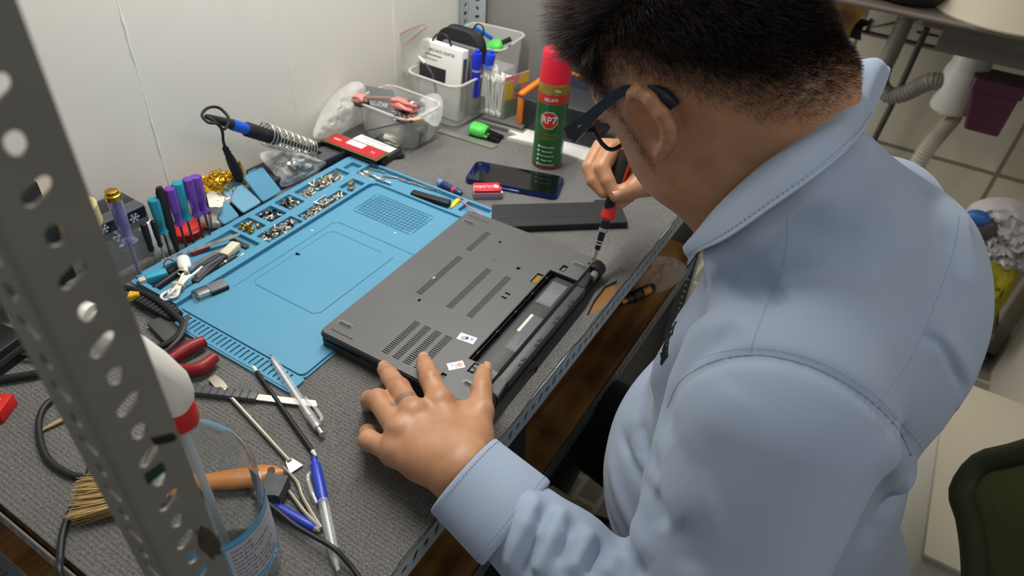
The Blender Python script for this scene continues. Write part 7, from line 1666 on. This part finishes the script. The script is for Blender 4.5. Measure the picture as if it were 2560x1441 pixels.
pp = [PX(*q, 2.06)-so for q in ((2318, 70), (2290, 130), (2240, 240), (2190, 340), (2130, 460))]; MB().tube(pp, .0085, 10, 4).obj('supply_pipe', M('pipe_dark', '#4c4741', .5), sk)
pb = thing('purple_caddy', 'dark purple plastic caddy hanging under the sink', 'caddy', (1.86, -.44, .73))
mb = MB(); vs = []
for z, sx, sy, oy in ((-.058, .035, .038, -.002), (.035, .045, .050, .010), (.038, .050, .055, .010), (.066, .050, .054, .012)): vs += [(x, y+oy, z) for x, y in rrect(-sx, sx, -sy, sy, .010, 3)]
N = len(vs)//4; fs = [(i*N+k, i*N+(k+1) % N, (i+1)*N+(k+1) % N, (i+1)*N+k) for i in range(3) for k in range(N)]+[tuple(range(N-1, -1, -1)), tuple(range(3*N, 4*N))]; mb.add(vs, fs); mb.obj('body', M('purple_dark', '#4a2136', .4), pb)
bw = thing('cream_bowl', 'upturned cream bowl standing on the sink counter', 'bowl', (SX+.13, -.375, SZ))
MB().lathe([(.148, 0), (.150, .004), (.125, .035), (.085, .062), (.060, .068), (.060, .078), (.054, .078), (.050, .07), (0, .069)], 48).obj('body', M('bowl_cream', '#d5cdb4', .4), bw)
one(MB().lathe([(.06, 0), (.075, .01), (.085, .03), (.08, .032), (0, .012)], 28), 'dark_pan', 'dark pan on the sink counter beside the cream bowl', 'pan', M('pan_dark', '#2b2724', .5), (SX+.10, -.175, SZ))
packet_ = lambda lb, loc, size, mat_, seed, amp, nm, cat: one(crumple(MB(), size, amp, (0, 0, 0), (.1, .2, .4), 6, seed), nm, lb, cat, mat_, loc, sharp=40)
packet_('crumpled clear film on the sink counter left of the dark pan', (SX+.07, -.09, SZ+.018), (.07, .08, .03), M('film_grey', '#aaa59d', .3), 4, .010, 'film_scrap', 'film')
packet_('small yellow wrapper on the sink counter', (SX+.06, -.035, SZ+.012), (.05, .04, .018), M('wrap_yellow', '#c2ae35', .5), 5, .006, 'wrapper', 'wrapper')
packet_('red and yellow snack bag beside the head, left of the sink', PX(2062, 8, 1.95), (.12, .15, .16), M('snack_red', '#6e1f2a', .35, var=(14, .12, '#b89a35')), 6, .02, 'snack_bag', 'bag')
packet_('black bundle under the red snack bag', PX(2050, 52, 1.97), (.12, .20, .05), m_blk_s, 7, .015, 'dark_bundle', 'bundle')
one(MB().bx(1.9, 2.09, -.12, .2, .70, .74, .002), 'wall_ledge', 'narrow ledge on the tiled wall holding the snack bag', 'ledge', M('ledge_grey', '#6f6a62', .6)) if False else None
# rubbish by the jamb
rb, c, nr = bag('rubbish_bag', 'white plastic bag of rubbish standing by the white jamb', [Vector((1.84, -.50, .48)), Vector((1.85, -.53, .36)), Vector((1.85, -.62, .33)), Vector((1.86, -.70, .36)), Vector((1.85, -.69, .47)), Vector((1.84, -.58, .53))], 52, .05, M('bag_white', '#b9b4b4', .45), .03)
mb = MB(); mb.ball(PX(2445, 545, 1.79)-c, (.02, .03, .02), 10); mb.obj('blue_wrapper', M('wrapper_blue', '#2d5fa8', .4), rb); mb = MB(); mb.ball(PX(2465, 575, 1.79)-c, (.018, .024, .03), 10); mb.obj('dark_patch', M('bag_dark', '#45423f', .5), rb)
bag('yellow_bag', 'yellow plastic bag slumped below the white rubbish bag', [Vector((1.83, -.56, .38)), Vector((1.84, -.57, .20)), Vector((1.84, -.63, .12)), Vector((1.85, -.69, .16)), Vector((1.85, -.67, .36))], 57, .06, M('bag_yellow', '#a89f1f', .45), .03, cat='plastic bag')
one(MB().bx(1.86, 2.0, -.72, -.50, 0, .13, .004), 'tile_ledge', 'low cream ledge under the yellow bag', 'ledge', M('ledge_cream', '#9a9382', .5))
# white furniture at the lower right
cb_ = thing('white_cabinet', 'white cabinet standing beyond the olive chair', 'cabinet', (1.75, -1.05, 0))
MB().bx(-.235, .20, -.25, .285, .0, .95, .006).obj('carcass', M('cabinet_white', '#b9b4a8', .5), cb_); MB().bx(-.24, -.235, -.24, .275, .02, .90, .002).obj('door', M('cabinet_door', '#b3ada0', .5), cb_)
wb = thing('white_crate', 'low white box on the floor between the shirt and the chair', 'box', (1.08, -.70, 0))
MB().bx(-.26, .22, -.22, .145, 0, .33, .006).obj('body', M('crate_white', '#c3beb3', .5), wb); MB().bx(-.265, .225, -.225, .15, .33, .345, .004).obj('lid', M('crate_lid', '#b5ad98', .5), wb)
